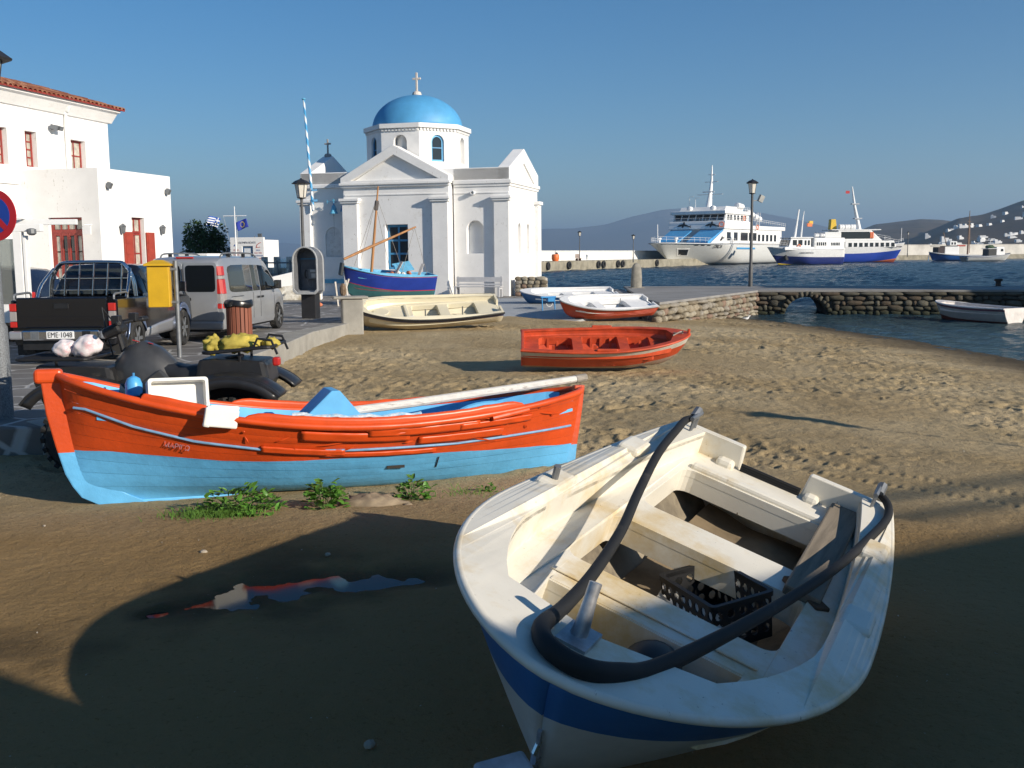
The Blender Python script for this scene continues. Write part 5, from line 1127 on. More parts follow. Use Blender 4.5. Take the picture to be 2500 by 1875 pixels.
# --- dark pickup
PB = carpaint('pickup_black_paint', (.006,.006,.008), .22)
pk = thing('pickup_truck', 'black pickup truck with chrome roll bar and rear bumper', 'pickup', (-8.02,18.3,.0), math.atan2(1, -.03)); pk.scale = (1.05,1.03,1.06)
SIL = carpaint('silver_trim', (.36,.37,.39), .3, .5); BLT = carpaint('blue_silver', (.13,.18,.30), .3, .4)
lb = Body(.05, 5.05, tab([0,1.62,1.63,4.0,4.9,5.05],[.74,.74,1.10,1.10,1.02,.8]), arch_f((1.12,4.05), .44, .38, .36), tab([0,.1,4.7,5.05],[.86,.89,.89,.74]), tab([0,5],[.02,.04]), tab([0,1.6,1.65,5.05],[.70,.70,1.0,.75]))
lb.build('body', PB, pk, 120)
cb_ = Body(1.66, 3.95, tab([1.66,1.74,2.05,3.0,3.25,3.95],[1.12,1.5,1.70,1.70,1.62,1.12]), lambda x: 1.06, tab([1.66,3.95],[.86,.86]), tab([1.6,4],[.17,.19]), tab([1.6,4],[1.13,1.13]))
cb_.build('cab', PB, pk, 60)
CABG = glass_mat('cab_glass', (.06,.07,.07), .04, .55)
b_ = MB(); b_.prism([(-.70,1.16),(.70,1.16),(.60,1.62),(-.60,1.62)], lambda u, v, w: (1.69 + (v - 1.16)*.42 + w, u, v), -.035, -.028); b_.build('rear_window', CABG, pk)
for sd in (-1, 1):
    cb_.side('side_window', CABG if sd == -1 else TINT, pk, [(1.95,1.18,1.56),(2.1,1.15,1.62),(2.55,1.15,1.63)], sd); cb_.side('side_window', TINT, pk, [(2.62,1.15,1.63),(3.15,1.15,1.60),(3.6,1.16,1.30)], sd)
    b_ = MB(); b_.box(.06,1.62,sd*.885-.05,sd*.885+.012,.742,1.12); b_.build('bed_side', PB, pk, bevel=.025)
    lb.side('wheel_flare', BLT, pk, [(1.12 + .50*math.cos(a), .36 + .42*math.sin(a), .36 + .54*math.sin(a)) for a in [PI - PI*(k + .3)/12.6 for k in range(13)]], sd, .02, .03)
    lb.side('lower_trim', SIL, pk, [(1.6,.37,.52),(2.4,.37,.58),(3.2,.37,.62),(3.6,.37,.66)], sd, .012, .03)
    lb.side('front_flare', BLT, pk, [(4.05 + .50*math.cos(a), .36 + .42*math.sin(a), .36 + .54*math.sin(a)) for a in [PI - PI*(k + .3)/12.6 for k in range(13)]], sd, .02, .03)
    b_ = MB(); b_.tube(smooth_path([(.12,sd*.86,1.12),(.15,sd*.86,1.20),(.4,sd*.86,1.215),(.75,sd*.86,1.215),(.8,sd*.86,1.12)], 4), .02, 8); b_.build('bed_rail', STEEL, pk)
    wheel(pk, 1.12, sd*.80, .375, .25, sd, hub=STEEL, spokes=6); wheel(pk, 4.05, sd*.80, .375, .25, sd, hub=STEEL, spokes=6)
    for z0, z1, m_ in ((.93,1.06,RED),(.76,.925,bpy.data.materials['lamp_clear']),(.66,.755,RED)):
        b_ = MB(); b_.box(-.005,.12,sd*.845-.065,sd*.845+.055,z0,z1); b_.build('tail_light', m_, pk, bevel=.012)
    b_ = MB(); b_.box(.36,.39,sd*.82-.14,sd*.82+.14,.16,.45); b_.build('mud_flap', RUBBER, pk)
    b_ = MB(); b_.tube([(3.5,sd*.86,1.15),(3.48,sd*1.0,1.2)], .02, 6); b_.obox((3.47,sd*1.06,1.24),(.1,.16,.2)); b_.build('wing_mirror', PB, pk, bevel=.03)
b_ = MB(); b_.box(-.01,.05,-.775,.775,.645,1.16); tg_ = b_.build('tailgate', PB, pk, bevel=.025)
b_ = MB(); b_.box(-.03,-.012,-.13,.13,.97,1.06); b_.build('handle', BLACK, tg_, bevel=.015)
b_ = MB(); b_.box(-.018,-.011,-.70,.70,.78,.84); b_.build('pressed_rib', PB, tg_, bevel=.003)
b_ = MB(); b_.box(1.55,1.625,-.83,.83,.74,1.12); b_.build('bed_front', PB, pk, bevel=.01)
b_ = MB(); b_.box(-.12,.08,-.66,.66,.44,.62); bmp = b_.build('bumper', CHROME, pk, bevel=.03)
for sd in (1,-1):
    b_ = MB(); b_.box(-.10,.1,sd*.78-.12,sd*.78+.12,.46,.60); b_.build('bumper_end', SIL, pk, bevel=.03)
    b_ = MB(); b_.box(-.129,-.121,sd*.44-.07,sd*.44+.07,.46,.60); b_.box(-.135,-.128,sd*.44-.025,sd*.44+.025,.49,.57); b_.build('step_pad', BLACK if sd == -1 else GREYM, bmp)
b_ = MB(); b_.box(-.142,-.125,-.23,.23,.475,.60); npl = b_.build('number_plate', WHITE2, pk)
text('plate_text', 'EME·1048', .125, BLACK, npl, (-.146,0,.535), (PI/2,0,-PI/2), .001, sx=.84)
b_ = MB(); b_.box(.0,.5,-.7,.7,.28,.44); b_.box(.5,4.6,-.45,.45,.28,.40); b_.build('chassis', BLACK, pk)
b_ = MB(); b_.tube([(.6,-.7,.36),(.6,.7,.36)], .06, 8); b_.lathe([(.14,-.12),(.14,.12)], 12, (.62,0,.36), rot_m(PI/2)); b_.build('axle', BLACK, pk)
# chrome roll bar with mesh of bars
rb_pts = lambda x: smooth_path([(x,-.78,1.12),(x,-.74,1.45),(x,-.60,1.69),(x,-.4,1.735),(x,.4,1.735),(x,.60,1.69),(x,.74,1.45),(x,.78,1.12)], 5)
for x, r in ((1.50,.035),(1.42,.02)): b_ = MB(); b_.tube(rb_pts(x), r, 8); b_.build('roll_bar', CHROME, pk, smooth=60)
for sd in (1,-1): b_ = MB(); b_.tube(smooth_path([(.92,sd*.80,1.12),(1.1,sd*.79,1.35),(1.46,sd*.70,1.62)], 4), .03, 8); b_.build('roll_bar_brace', CHROME, pk, smooth=60)
for z in (1.24, 1.45): b_ = MB(); b_.tube([(1.44,-.72,z),(1.44,.72,z)], .012, 6); b_.build('guard_bar', CHROME, pk)
for k in range(5): y = -.52 + .26*k; b_ = MB(); b_.tube([(1.44,y,1.14),(1.44,y*1.0 - .06,1.72)], .017, 6); b_.build('guard_bar', CHROME, pk)
for y in (.38,-.38): b_ = MB(); b_.obox((2.25,y,1.30),(.14,.46,.42)); b_.obox((2.26,y,1.56),(.1,.26,.14)); b_.build('seat', BLACK, pk, bevel=.05)
b_ = MB(); b_.obox((3.05,-.12,1.58),(.04,.24,.07)); b_.build('mirror', BLACK, pk, bevel=.02)
# --- dark estate car behind the shelter
SV = carpaint('navy_car_paint', (.010,.013,.030), .22)
suv = thing('car', 'dark blue off road car half hidden behind the shelter post', 'car', (-11.0,24.6,0), math.radians(174))
vb2 = Body(0, 4.3, tab([0,.1,.4,1.0,2.4,3.0,3.5,4.1,4.3],[1.15,1.4,1.68,1.76,1.74,1.5,1.08,.98,.8]), arch_f((.80,3.4), .42, .36, .30), tab([0,.15,3.9,4.3],[.78,.88,.88,.7]), tab([0,4.3],[.14,.14]), tab([0,4.3],[.98,.96]))
vb2.build('body', SV, suv, 90)
for sd in (-1,1):
    vb2.side('side_window', TINT, suv, [(.42,1.04,1.48),(.62,1.03,1.62),(1.3,1.03,1.64),(2.4,1.03,1.62),(2.95,1.04,1.32)], sd)
    b_ = MB(); b_.box(.0,.14,sd*.74-.08,sd*.74+.08,.86,1.16); b_.build('tail_light', RED, suv, bevel=.03)
    wheel(suv, .80, sd*.79, .36, .22, sd); wheel(suv, 3.4, sd*.79, .36, .22, sd)
    vb2.side('wheel_flare', GREYM, suv, [(.80 + .47*math.cos(a), .34 + .40*math.sin(a), .34 + .50*math.sin(a)) for a in [PI - PI*(k + .3)/12.6 for k in range(13)]], sd, .02, .03)
# --- quad bike
atv_x, atv_y = -5.30, 11.25
aq = thing('quad_bike', 'black quad bike parked behind the orange boat', 'quad bike', (atv_x, atv_y, sz(-3.8,11.2) - .01), math.radians(1.5)); aq.scale = (1,1,1.07)
AB = M('atv_black_plastic', (.018,.018,.019), .38, var=.25, vscale=6, dirt=(.10,.09,.07), damt=.33, dscale=4); AS = M('atv_seat_vinyl', (.020,.021,.024), .5, var=.2, vscale=8)
AT = M('atv_tank_grey', (.045,.046,.048), .33, var=.25, vscale=6)
def knobby(root, x, y, r, w):
    b_ = MB(); b_.lathe([(r*.5,-w/2),(r*.85,-w/2),(r*.97,-w*.36),(r*.985,0),(r*.97,w*.36),(r*.85,w/2),(r*.5,w/2),(r*.5,-w/2)], 28, (x, y, r), rot_m(PI/2)); t = b_.build('wheel', RUBBER, root, smooth=40)
    b_ = MB()
    for k in range(22):
        for sd in (1,-1): a = 2*PI*(k + .5*(sd > 0))/22; b_.obox((x + r*.985*math.cos(a), y + sd*w*.24, r + r*.985*math.sin(a)), (.045,w*.46,.05), rot_m(0,-a,0) @ rot_m(.35*sd))
    stuff(b_.build('tread_lugs', RUBBER, t)); b_ = MB(); b_.lathe([(r*.5,-w*.35),(r*.42,-w*.1),(.03,-w*.05)], 16, (x, y, r), rot_m(PI/2)); b_.build('hub', GREYM, t)
for x in (.66, 2.28):
    for y in (-.46,.46): knobby(aq, x, y, .36 if x > 1 else .35, .27)
def fender(xc, zc, R_, a0, a1, y0, y1, nm):
    def f(u, v):
        a = lerp(a0, a1, u); e = 1 + .05*math.sin(PI*v); return (xc + R_*1.06*math.cos(a)*e, lerp(y0, y1, v), zc + R_*.78*math.sin(a)*e)
    b_ = MB(); b_.grid(f, 20, 8); o = b_.build(nm, AB, aq, smooth=50, recalc=False); so = o.modifiers.new('t', 'SOLIDIFY'); so.thickness = .03; so.offset = 0
    def skirt(u, v):
        p_ = Vector(f(u, 0)); c_ = Vector((xc, p_.y, zc)); return c_ + (p_ - c_)*(1 - .20*v)
    b_ = MB(); b_.grid(skirt, 20, 2); o = b_.build('fender_skirt', AB, aq, smooth=50, recalc=False); o.modifiers.new('t', 'SOLIDIFY').thickness = .02
    b_ = MB(); b_.tube([f(k/24, 0) for k in range(25)], .024, 6); b_.build('fender_lip', AB, aq, smooth=60)
for y0, y1 in ((-.66,-.24),(.66,.24)):
    fender(.68,.48,.58, PI*.84, PI*.10, y0, y1, 'front_fender'); fender(2.30,.46,.62, PI*.94, PI*.20, y0, y1, 'rear_fender')
b_ = MB(); b_.rings([[Vector((x, sy2*w*c, lerp(z0, z1, s2))) for c, s2, sy2 in ((1,0,-1),(1.0,.5,-1),(.75,.85,-1),(.3,1,-1),(.3,1,1),(.75,.85,1),(1.0,.5,1),(1,0,1))] for x, w, z0, z1 in ((.95,.14,.85,1.10),(1.08,.21,.80,1.22),(1.25,.24,.72,1.27),(1.42,.22,.70,1.20),(1.58,.17,.68,1.06))]); b_.build('tank', AT, aq, smooth=50)
b_ = MB(); b_.rings([[Vector((x, sy2*w*c, lerp(z0, z1, s2))) for c, s2, sy2 in ((1,0,-1),(1.02,.6,-1),(.8,.92,-1),(.3,1,-1),(.3,1,1),(.8,.92,1),(1.02,.6,1),(1,0,1))] for x, w, z0, z1 in ((1.38,.13,.95,1.14),(1.52,.17,.9,1.05),(1.72,.19,.88,1.01),(1.95,.2,.9,1.04),(2.15,.2,.92,1.10),(2.30,.17,.95,1.12))]); b_.build('seat', AS, aq, smooth=50)
for x0, x1, z0, z1, nm in ((.12,1.0,.62,1.06,'front_cowl'),(1.86,2.66,.66,1.10,'rear_cowl')):
    b_ = MB(); b_.prism([(x0+.1,z0),(x1-.1,z0),(x1,z0+.2),(x1-.04,z1-.03),(x0+.04,z1),(x0,z0+.25)], lambda u, v, w: (u, w, v), -.30, .30); b_.build(nm, AB, aq, bevel=.05)
b_ = MB(); b_.prism([(1.0,.45),(2.0,.45),(2.1,.8),(1.9,.92),(1.5,.88),(1.2,.95),(.95,.85)], lambda u, v, w: (u, w, v), -.22, .22); b_.build('engine_cover', AB, aq, bevel=.03)
b_ = MB(); b_.prism([(1.15,.78),(1.48,1.0),(1.62,.86),(1.35,.62)], lambda u, v, w: (u, w, v), -.27, -.225); b_.build('side_cowl', AT, aq, bevel=.02)
for k in range(4): b_ = MB(); b_.obox((1.25 + .1*k,-.34,.74),(.05,.16,.22), rot_m(0,.4,0)); b_.build('foot_guard_rib', AB, aq)
b_ = MB(); b_.tube([(1.02,0,1.15),(.95,0,1.42)], .035, 8); b_.tube(smooth_path([(1.12,-.40,1.47),(1.03,-.2,1.46),(.95,0,1.44),(1.03,.2,1.46),(1.12,.40,1.47)], 4), .018, 8); b_.build('handlebar', BLACK, aq)
for sd in (1,-1): b_ = MB(); b_.tube([(1.10,sd*.36,1.47),(1.14,sd*.46,1.475)], .028, 8); b_.obox((1.05,sd*.27,1.50),(.09,.1,.09)); b_.build('grip', BLACK, aq, bevel=.01)
b_ = MB(); b_.obox((.93,0,1.38),(.22,.26,.12), rot_m(0,-.4)); b_.build('headlight_pod', BLACK, aq, bevel=.04)
b_ = MB(); b_.tube([(.98,-.1,1.44),(.86,-.16,1.62),(.9,-.2,1.42)], .010, 5); b_.tube([(.98,.08,1.44),(.80,.1,1.36),(.85,.12,1.12)], .010, 5); b_.build('cable', BLACK, aq)
for x0, x1, z in ((.0,.78,1.12),(1.98,2.72,1.17)):
    b_ = MB(); lp = rrect(x0, x1, -.42, .42, .08); b_.tube([(x, y, z + (.05 if x0 > 1 and x > 2.5 else 0)) for x, y in lp], .018, 6, closed=True); rk = b_.build('rack', BLACK, aq)
    for k in range(6): y = -.33 + .132*k; b_ = MB(); b_.tube([(x0+.02,y,z),(x1-.02,y,z + (.04 if x0 > 1 else 0))], .012, 6); b_.build('rack_bar', BLACK, rk)
    for y in (-.3,.3): b_ = MB(); b_.tube([((x0+x1)/2,y,z),((x0+x1)/2,y*.9,z-.2)], .016, 6); b_.build('rack_strut', BLACK, rk)
for yr in (-.3,.3): b_ = MB(); b_.tube([(2.5,yr,1.2),(2.55,yr,1.30),(2.70,yr,1.28),(2.76,yr,1.14)], .014, 6); b_.build('rack_rail', BLACK, aq)
b_ = MB(); b_.obox((2.73,-.2,1.06),(.08,.1,.09)); b_.build('tail_light', RED, aq, bevel=.02); b_ = MB(); b_.tube([(2.55,-.1,.95),(2.58,-.12,.72)], .012, 5); b_.obox((2.60,-.12,.66),(.012,.05,.2), rot_m(0,-.2)); b_.build('mudguard_stay', BLACK, aq)
for z in (1.272,1.262): pass
b_ = MB(); b_.obox((1.18,-.08,1.272),(.07,.035,.006), rot_m(-.3,.25)); b_.build('sticker', RED, aq); b_ = MB(); b_.obox((1.34,-.08,1.245),(.05,.03,.006), rot_m(-.3,.25)); b_.build('sticker', RED, aq)
b_ = MB(); b_.tube([(1.6,-.1,.38),(2.28,-.1,.36)], .05, 8); b_.tube([(2.28,-.42,.36),(2.28,.42,.36)], .04, 8); b_.tube([(.66,-.42,.35),(.66,.42,.35)], .035, 8); b_.build('axle', GREYM, aq)
am = Matrix.Translation(aq.location) @ Matrix.Rotation(math.radians(1.5), 4, 'Z') @ Matrix.Diagonal((1,1,1.07,1))
def lumpy(name, c, sq, r, m_, root, rnd=.12, n=16, k=9, fq=3.0, seed=0):
    b_ = MB(); b_.ball(c, r, n*2, k*2, sq); c = Vector(c)
    b_.v = [tuple(c + (Vector(p) - c)*(1 + rnd*(mnoise.noise((Vector(p) - c)*fq/r + Vector((seed,0,0))) + .6*abs(mnoise.noise((Vector(p) - c)*fq*2.3/r + Vector((0,seed,0))))))) for p in b_.v]
    return b_.build(name, m_, root, smooth=True)
BAGM = M('pink_white_bag', (.72,.66,.66), .35, var=.1, vscale=9, dirt=(.62,.26,.30), damt=.42, dscale=5, bump=.01, bscale=22)
for k, (lb_, x, zz, r) in enumerate((('white and pink plastic bag on the quad front rack, left one', .44, 1.21, .115), ('larger white and pink plastic bag on the quad front rack', .68, 1.23, .14))):
    bg = thing('plastic_bag', lb_, 'bag', tuple(am @ Vector((x,-.15,zz))), (.3,-.3,.2), 'bags on the quad bike rack'); lumpy('bag', (0,0,0), (1.1,.9,.82), r, BAGM, bg, .20, fq=2.0, seed=k*5 + 1)
YC = M('yellow_cloth', (.40,.32,.055), .8, var=.25, vscale=7, bump=.02, bscale=12)
yc = thing('oilskin', 'crumpled yellow oilskin on the quad rear rack', 'cloth', tuple(am @ Vector((2.30,-.12,1.24))), (0,-.05,.05))
lumpy('cloth', (0,0,0), (1.5,1.1,.6), .15, YC, yc, .45, fq=2.4, seed=3); lumpy('sleeve', (-.26,-.03,.0), (.7,.8,.7), .14, YC, yc, .4, seed=8); lumpy('sleeve', (.36,0,-.02), (.8,.6,.6), .10, YC, yc, .4, seed=12)
# ================================================================== street furniture
LAMPG = M('lamp_milk_glass', (.66,.62,.54), .35, var=.05); LAMPK = M('lamp_black_iron', (.02,.02,.022), .5, var=.2)
POSTM = M('lamp_post_grey', (.085,.085,.085), .6, .2, var=.25, vscale=6)
def street_lamp(label, loc, h, s=1.0, flood=False, post_r=.07, group='lantern street lamps', pm=None):
    r_ = thing('street_lamp', label, 'street lamp', loc, random.uniform(0,.4), group); pm = pm or POSTM; hz = h - .78*s
    b_ = MB(); b_.tube([(0,0,0),(0,0,1.1),(0,0,1.15),(0,0,hz)], [post_r*1.35,post_r*1.3,post_r,post_r*.75], 12); b_.build('post', pm, r_, smooth=50)
    b_ = MB(); b_.lathe([(.05*s,0),(.10*s,.02*s),(.17*s,.04*s),(.165*s,.07*s)], 12, (0,0,hz)); b_.build('lantern_base', LAMPK, r_)
    for k in range(6):
        a0, a1 = 2*PI*k/6, 2*PI*(k+1)/6; b_ = MB(); q = [(.155*s*math.cos(a0),.155*s*math.sin(a0),hz+.07*s),(.155*s*math.cos(a1),.155*s*math.sin(a1),hz+.07*s),(.235*s*math.cos(a1),.235*s*math.sin(a1),hz+.58*s),(.235*s*math.cos(a0),.235*s*math.sin(a0),hz+.58*s)]
        b_.add(q, [(0,1,2,3)]); o = b_.build('pane', LAMPG, r_); so = o.modifiers.new('t', 'SOLIDIFY'); so.thickness = .006
        b_ = MB(); b_.tube([q[0], q[3]], .014*s, 6); b_.build('glazing_rib', LAMPK, r_)
    b_ = MB(); b_.lathe([(.35*s,hz+.575*s),(.36*s,hz+.60*s),(.22*s,hz+.70*s),(.06*s,hz+.76*s),(.02*s,hz+.80*s)], 6); b_.build('hood', LAMPK, r_)
    if flood:
        b_ = MB(); b_.tube([(0,0,hz-.35),(.35,-.05,hz-.30)], .025, 6); b_.obox((.48,-.08,hz-.22),(.28,.16,.36), rot_m(.2,.35,.2)); b_.build('floodlight', M('floodlight_grey', (.35,.35,.33), .5), r_, bevel=.03)
    return r_
p = G(1832, 699.5, .15); street_lamp('tall lantern lamp post with a floodlight on the stone pier', (p.x, p.y, .15), 1.9 + (617.5 - 441)/2500*p.y - .15, 1.0, True, .085)
p = at(741, 629, 40); street_lamp('lantern lamp post rising behind the phone booth by the chapel', (p.x, p.y, 0), 4.9, 1.0)
p = at(-53, 300, 12.3); lp_ = street_lamp('lantern lamp post cut by the left picture edge', (G(10,1020,0).x,G(10,1020,0).y,0), 4.42, 1.0, False, .085, pm=M('speckled_grey_post', (.16,.17,.18), .7, .3, var=.45, vscale=60, dirt=(.5,.5,.5), damt=.28, dscale=50))
p = at(1415, 629, 212); street_lamp('thin lamp post against the white quay wall near the bench', (p.x, p.y, 0.2), 6.6, 1.4, False, .1)
p = at(1546, 629, 222); street_lamp('thin lamp post on the shaded quay left of the ferry bow', (p.x, p.y, 0.2), 6.0, 1.4, False, .1)
p = at(2215, 629, 330); street_lamp('thin lamp post on the breakwater right of the ferries', (p.x, p.y, 0.4), 8.0, 1.4, False, .12)
# no parking disc on the left lamp post
sg = thing('no_parking_sign', 'round red and blue no parking sign at the left edge', 'sign', tuple(at(-20,527,G(10,1020,0).y - .02) + Vector((.13,0,0))), (0,0,-.25))
SRED = M('sign_red_enamel', (.45,.012,.02), .35, var=.05); SBLU = M('sign_blue_enamel', (.012,.05,.32), .35, var=.05)
b_ = MB(); b_.lathe([(.30,0),(.30,.012)], 40, (0,-.13,0), rot_m(PI/2)); b_.build('disc', SRED, sg)
b_ = MB(); b_.lathe([(.215,0),(.215,.003)], 40, (0,-.143,0), rot_m(PI/2)); b_.build('blue_field', SBLU, sg)
b_ = MB(); b_.obox((0,-.1475,0),(.43,.002,.07), rot_m(0,PI/4,0)); b_.build('red_bar', SRED, sg)
b_ = MB(); b_.obox((0,-.06,.12),(.04,.14,.03)); b_.obox((0,-.06,-.12),(.04,.14,.03)); b_.build('clamp', STEEL, sg)
# phone booth
pb_ = thing('phone_booth', 'grey arched public phone booth on a dark pedestal', 'phone booth', (-6.3,32.1,0), math.radians(-12))
PG = M('booth_grey_plastic', (.13,.135,.145), .5, var=.2, vscale=5); PGl = M('booth_pale_edge', (.40,.41,.41), .5, var=.15); PGd = M('booth_inner', (.12,.125,.14), .55, var=.3, vscale=4)
def u_shape(w, z0, z1, n=12): r = w/2; return [(-r, z0 + .1), (-r + .1, z0), (r - .1, z0), (r, z0 + .1)] + [(r*math.cos(PI*k/n), z1 - r + r*math.sin(PI*k/n)) for k in range(n + 1)]
b_ = MB(); panel(b_, u_shape(.80,.78,2.22), [u_shape(.72,.84,2.18)], fy, -.28, .30); b_.build('hood', PG, pb_, bevel=.02)
b_ = MB(); panel(b_, u_shape(.84,.76,2.24), [u_shape(.74,.83,2.19)], fy, -.32, -.282); b_.build('front_rim', PGl, pb_, bevel=.015)
b_ = MB(); panel(b_, u_shape(.84,.76,2.24), [u_shape(.74,.83,2.19)], fy, .15, .20); b_.build('middle_rim', PGl, pb_, bevel=.015)
b_ = MB(); panel(b_, u_shape(.73,.83,2.19), [], fy, .22, .27); b_.build('back_panel', PGd, pb_)
b_ = MB(); b_.box(-.35,.35,.205,.218,1.84,1.87); b_.build('sign_strip', BLUEW, pb_)
b_ = MB(); b_.box(-.06,.24,.06,.215,1.22,1.54); ph = b_.build('phone', GREYM, pb_, bevel=.02)
b_ = MB(); b_.box(.02,.20,.05,.059,1.45,1.52); b_.build('display', PGl, ph); b_ = MB(); b_.box(.06,.2,.05,.059,1.27,1.4); b_.build('keypad', PGl, ph)
b_ = MB(); b_.tube(smooth_path([(-.1,.02,1.25),(-.13,.0,1.38),(-.1,.02,1.52)], 4), .028, 8); b_.build('handset', BLACK, ph); b_ = MB(); b_.tube(smooth_path([(-.1,.05,1.24),(-.02,.05,1.02),(.06,.1,1.0),(.06,.15,1.2)], 5), .008, 5); b_.build('cord', STEEL, ph)
b_ = MB(); b_.box(-.33,.33,-.20,.22,.84,.87); b_.build('shelf', PGl, pb_)
b_ = MB(); b_.box(-.24,.24,-.12,.25,0,.78); b_.build('pedestal', M('pedestal_black', (.015,.015,.017), .6, var=.3), pb_, bevel=.02)
# yellow post box
yb = thing('post_box', 'yellow metal post box mounted on a thin grey pole', 'post box', (-6.43,19.75,0), math.radians(8))
YM = M('yellow_enamel', (.58,.34,.010), .42, var=.08, vscale=4, coat=.2)
b_ = MB(); b_.tube([(0,0,0),(0,0,1.86)], .045, 12); b_.build('pole', STEEL, yb, smooth=50)
b_ = MB(); b_.box(-.50,-.10,-.17,.17,.98,1.76); b_.build('box', YM, yb, bevel=.012)
b_ = MB(); b_.rings([[Vector(p_) for p_ in ((-.55,-.22,1.762),(-.05,-.22,1.762),(-.05,.22,1.762),(-.55,.22,1.762))], [Vector(p_) for p_ in ((-.55,-.22,1.80),(-.05,-.22,1.80),(-.05,.22,1.80),(-.55,.22,1.80))], [Vector(p_) for p_ in ((-.38,-.08,1.875),(-.22,-.08,1.875),(-.22,.08,1.875),(-.38,.08,1.875))]]); b_.build('lid', YM, yb, bevel=.008)
for z in (1.70,1.07): b_ = MB(); b_.box(-.10,.03,-.05,.05,z-.025,z+.025); b_.build('bracket', STEEL, yb, bevel=.008)
b_ = MB(); b_.box(-.099,-.092,-.13,.13,1.02,1.72); b_.build('door', YM, yb)
# litter bin with wooden slats
bn = thing('litter_bin', 'round litter bin of red brown wooden slats with black liner', 'bin', (-6.10,22.95,0), 0)
SLW = M('red_brown_slat', (.23,.075,.042), .65, var=.2, vscale=4, stretch=(8,8,.6)); 
b_ = MB(); b_.lathe([(.235,.05),(.235,.86)], 20); b_.build('drum', M('bin_inner', (.04,.03,.028), .8), bn)
for k in range(18):
    a = 2*PI*k/18; b_ = MB(); b_.obox((.262*math.cos(a),.262*math.sin(a),.47),(.03,.076,.84), rot_m(0,0,a)); b_.build('slat', SLW, bn, bevel=.006)
b_ = MB(); ring = []
for rr0, zz in ((.27,.80),(.315,.83),(.32,.92),(.30,.955),(.22,.945)): ring.append([Vector((rr0*(1 + .06*mnoise.noise(Vector((math.cos(a)*2, math.sin(a)*2, zz*8))))*math.cos(a), rr0*(1 + .06*mnoise.noise(Vector((math.cos(a)*2, math.sin(a)*2, zz*8))))*math.sin(a), zz + .02*math.sin(3*a))) for a in [2*PI*k/28 for k in range(28)]])
b_.rings(ring); b_.build('liner_bag', M('bin_liner', (.012,.012,.013), .3, var=.3), bn, smooth=50)
# bench in front of the chapel
be = thing('bench', 'grey slatted bench against the right wing of the chapel', 'bench', tuple(cm @ Vector((-1.25,-1.0,0))), math.radians(-16)); BG = M('bench_grey_paint', (.50,.50,.51), .6, var=.1, vscale=5)
for x in (-1.05,1.05):
    for y in (-.22,.22): b_ = MB(); b_.box(x-.05,x+.05,y-.04,y+.04,0,.46 if y < 0 else .95); b_.build('leg', BG, be, bevel=.01)
    b_ = MB(); b_.box(x-.05,x+.05,-.178,.178,.36,.44); b_.build('side_rail', BG, be)
for k in range(3): b_ = MB(); b_.box(-1.15,1.15,-.26+.17*k,-.11+.17*k,.462,.50); b_.build('seat_slat', BG, be, bevel=.008)
for z0, z1 in ((.55,.62),(.70,.92)): b_ = MB(); b_.box(-1.12,1.12,.165,.179,z0,z1); b_.build('back_slat', BG, be, bevel=.006)
# stone bollard and iron bollard on the pier
STG = M('bollard_stone', (.24,.225,.19), .95, var=.25, vscale=4, bump=.03, bscale=8)
p = G(1554, 703, .15); sbol = thing('stone_bollard', 'upright rough stone bollard on the pier paving', 'bollard', (p.x, p.y, .15), .2)
b_ = MB(); rg = []
for z, w in ((0,.30),(.25,.31),(.6,.29),(.95,.27),(1.15,.22),(1.28,.12),(1.32,.03)): rg.append([Vector((w*math.cos(a)*(1 + .12*mnoise.noise(Vector((math.cos(a)*1.5, math.sin(a)*1.5, z*2)))), w*.8*math.sin(a)*(1 + .12*mnoise.noise(Vector((a, 3, z*2)))), z)) for a in [2*PI*k/16 for k in range(16)]])
b_.rings(rg); b_.build('shaft', STG, sbol, smooth=50)
b_ = MB(); b_.box(-.36,.36,-.3,.3,.0,.03); b_.build('footing', STG, sbol)
p = G(2437, 699, .15); ib = thing('iron_bollard', 'small dark iron mooring bollard on the pier edge', 'bollard', (p.x, p.y, .15), 0)
b_ = MB(); b_.lathe([(.16,0),(.13,.05),(.12,.25),(.2,.28),(.21,.34),(.15,.38)], 14); b_.build('body', M('rusty_iron', (.05,.03,.022), .7, .4, var=.3), ib, smooth=40)
b_ = MB(); b_.box(-.2,.2,-.2,.2,0,.02); b_.build('base_plate', bpy.data.materials['rusty_iron'], ib)
# rubble stub of wall next to the chapel corner
rs = thing('stone_wall', 'rough field stone wall stub at the chapel corner', 'wall', tuple(cm @ Vector((.95,.3,0))), math.radians(-8))
b_ = MB(); b_.box(-.72,.72,-.15,.55,0,.85); b_.build('core', M('stub_mortar', (.40,.37,.31), .95, var=.2, bump=.03, bscale=8), rs, bevel=.05)
random.seed(21)
for row in range(5):
    u = -.75
    while u < .7:
        w = random.uniform(.25,.5); o = stone(STM, (u + w/2, -.17, .1 + .18*row), (w*1.02,.22,.2), (random.uniform(-.1,.1), random.uniform(-.15,.15), 0), rs); u += w
# concrete block under the cream dinghy bow, small posts
cbk = thing('concrete_block', 'worn concrete block below the bow of the cream dinghy', 'block', (-4.62,29.7,-.25), .25)
b_ = MB(); b_.box(-.30,.30,-.30,.30,-.1,.95); b_.build('pillar', CONC, cbk, bevel=.04); b_ = MB(); b_.box(-.55,.45,-.36,.36,.952,1.03); b_.build('slab', CONC, cbk, bevel=.03)
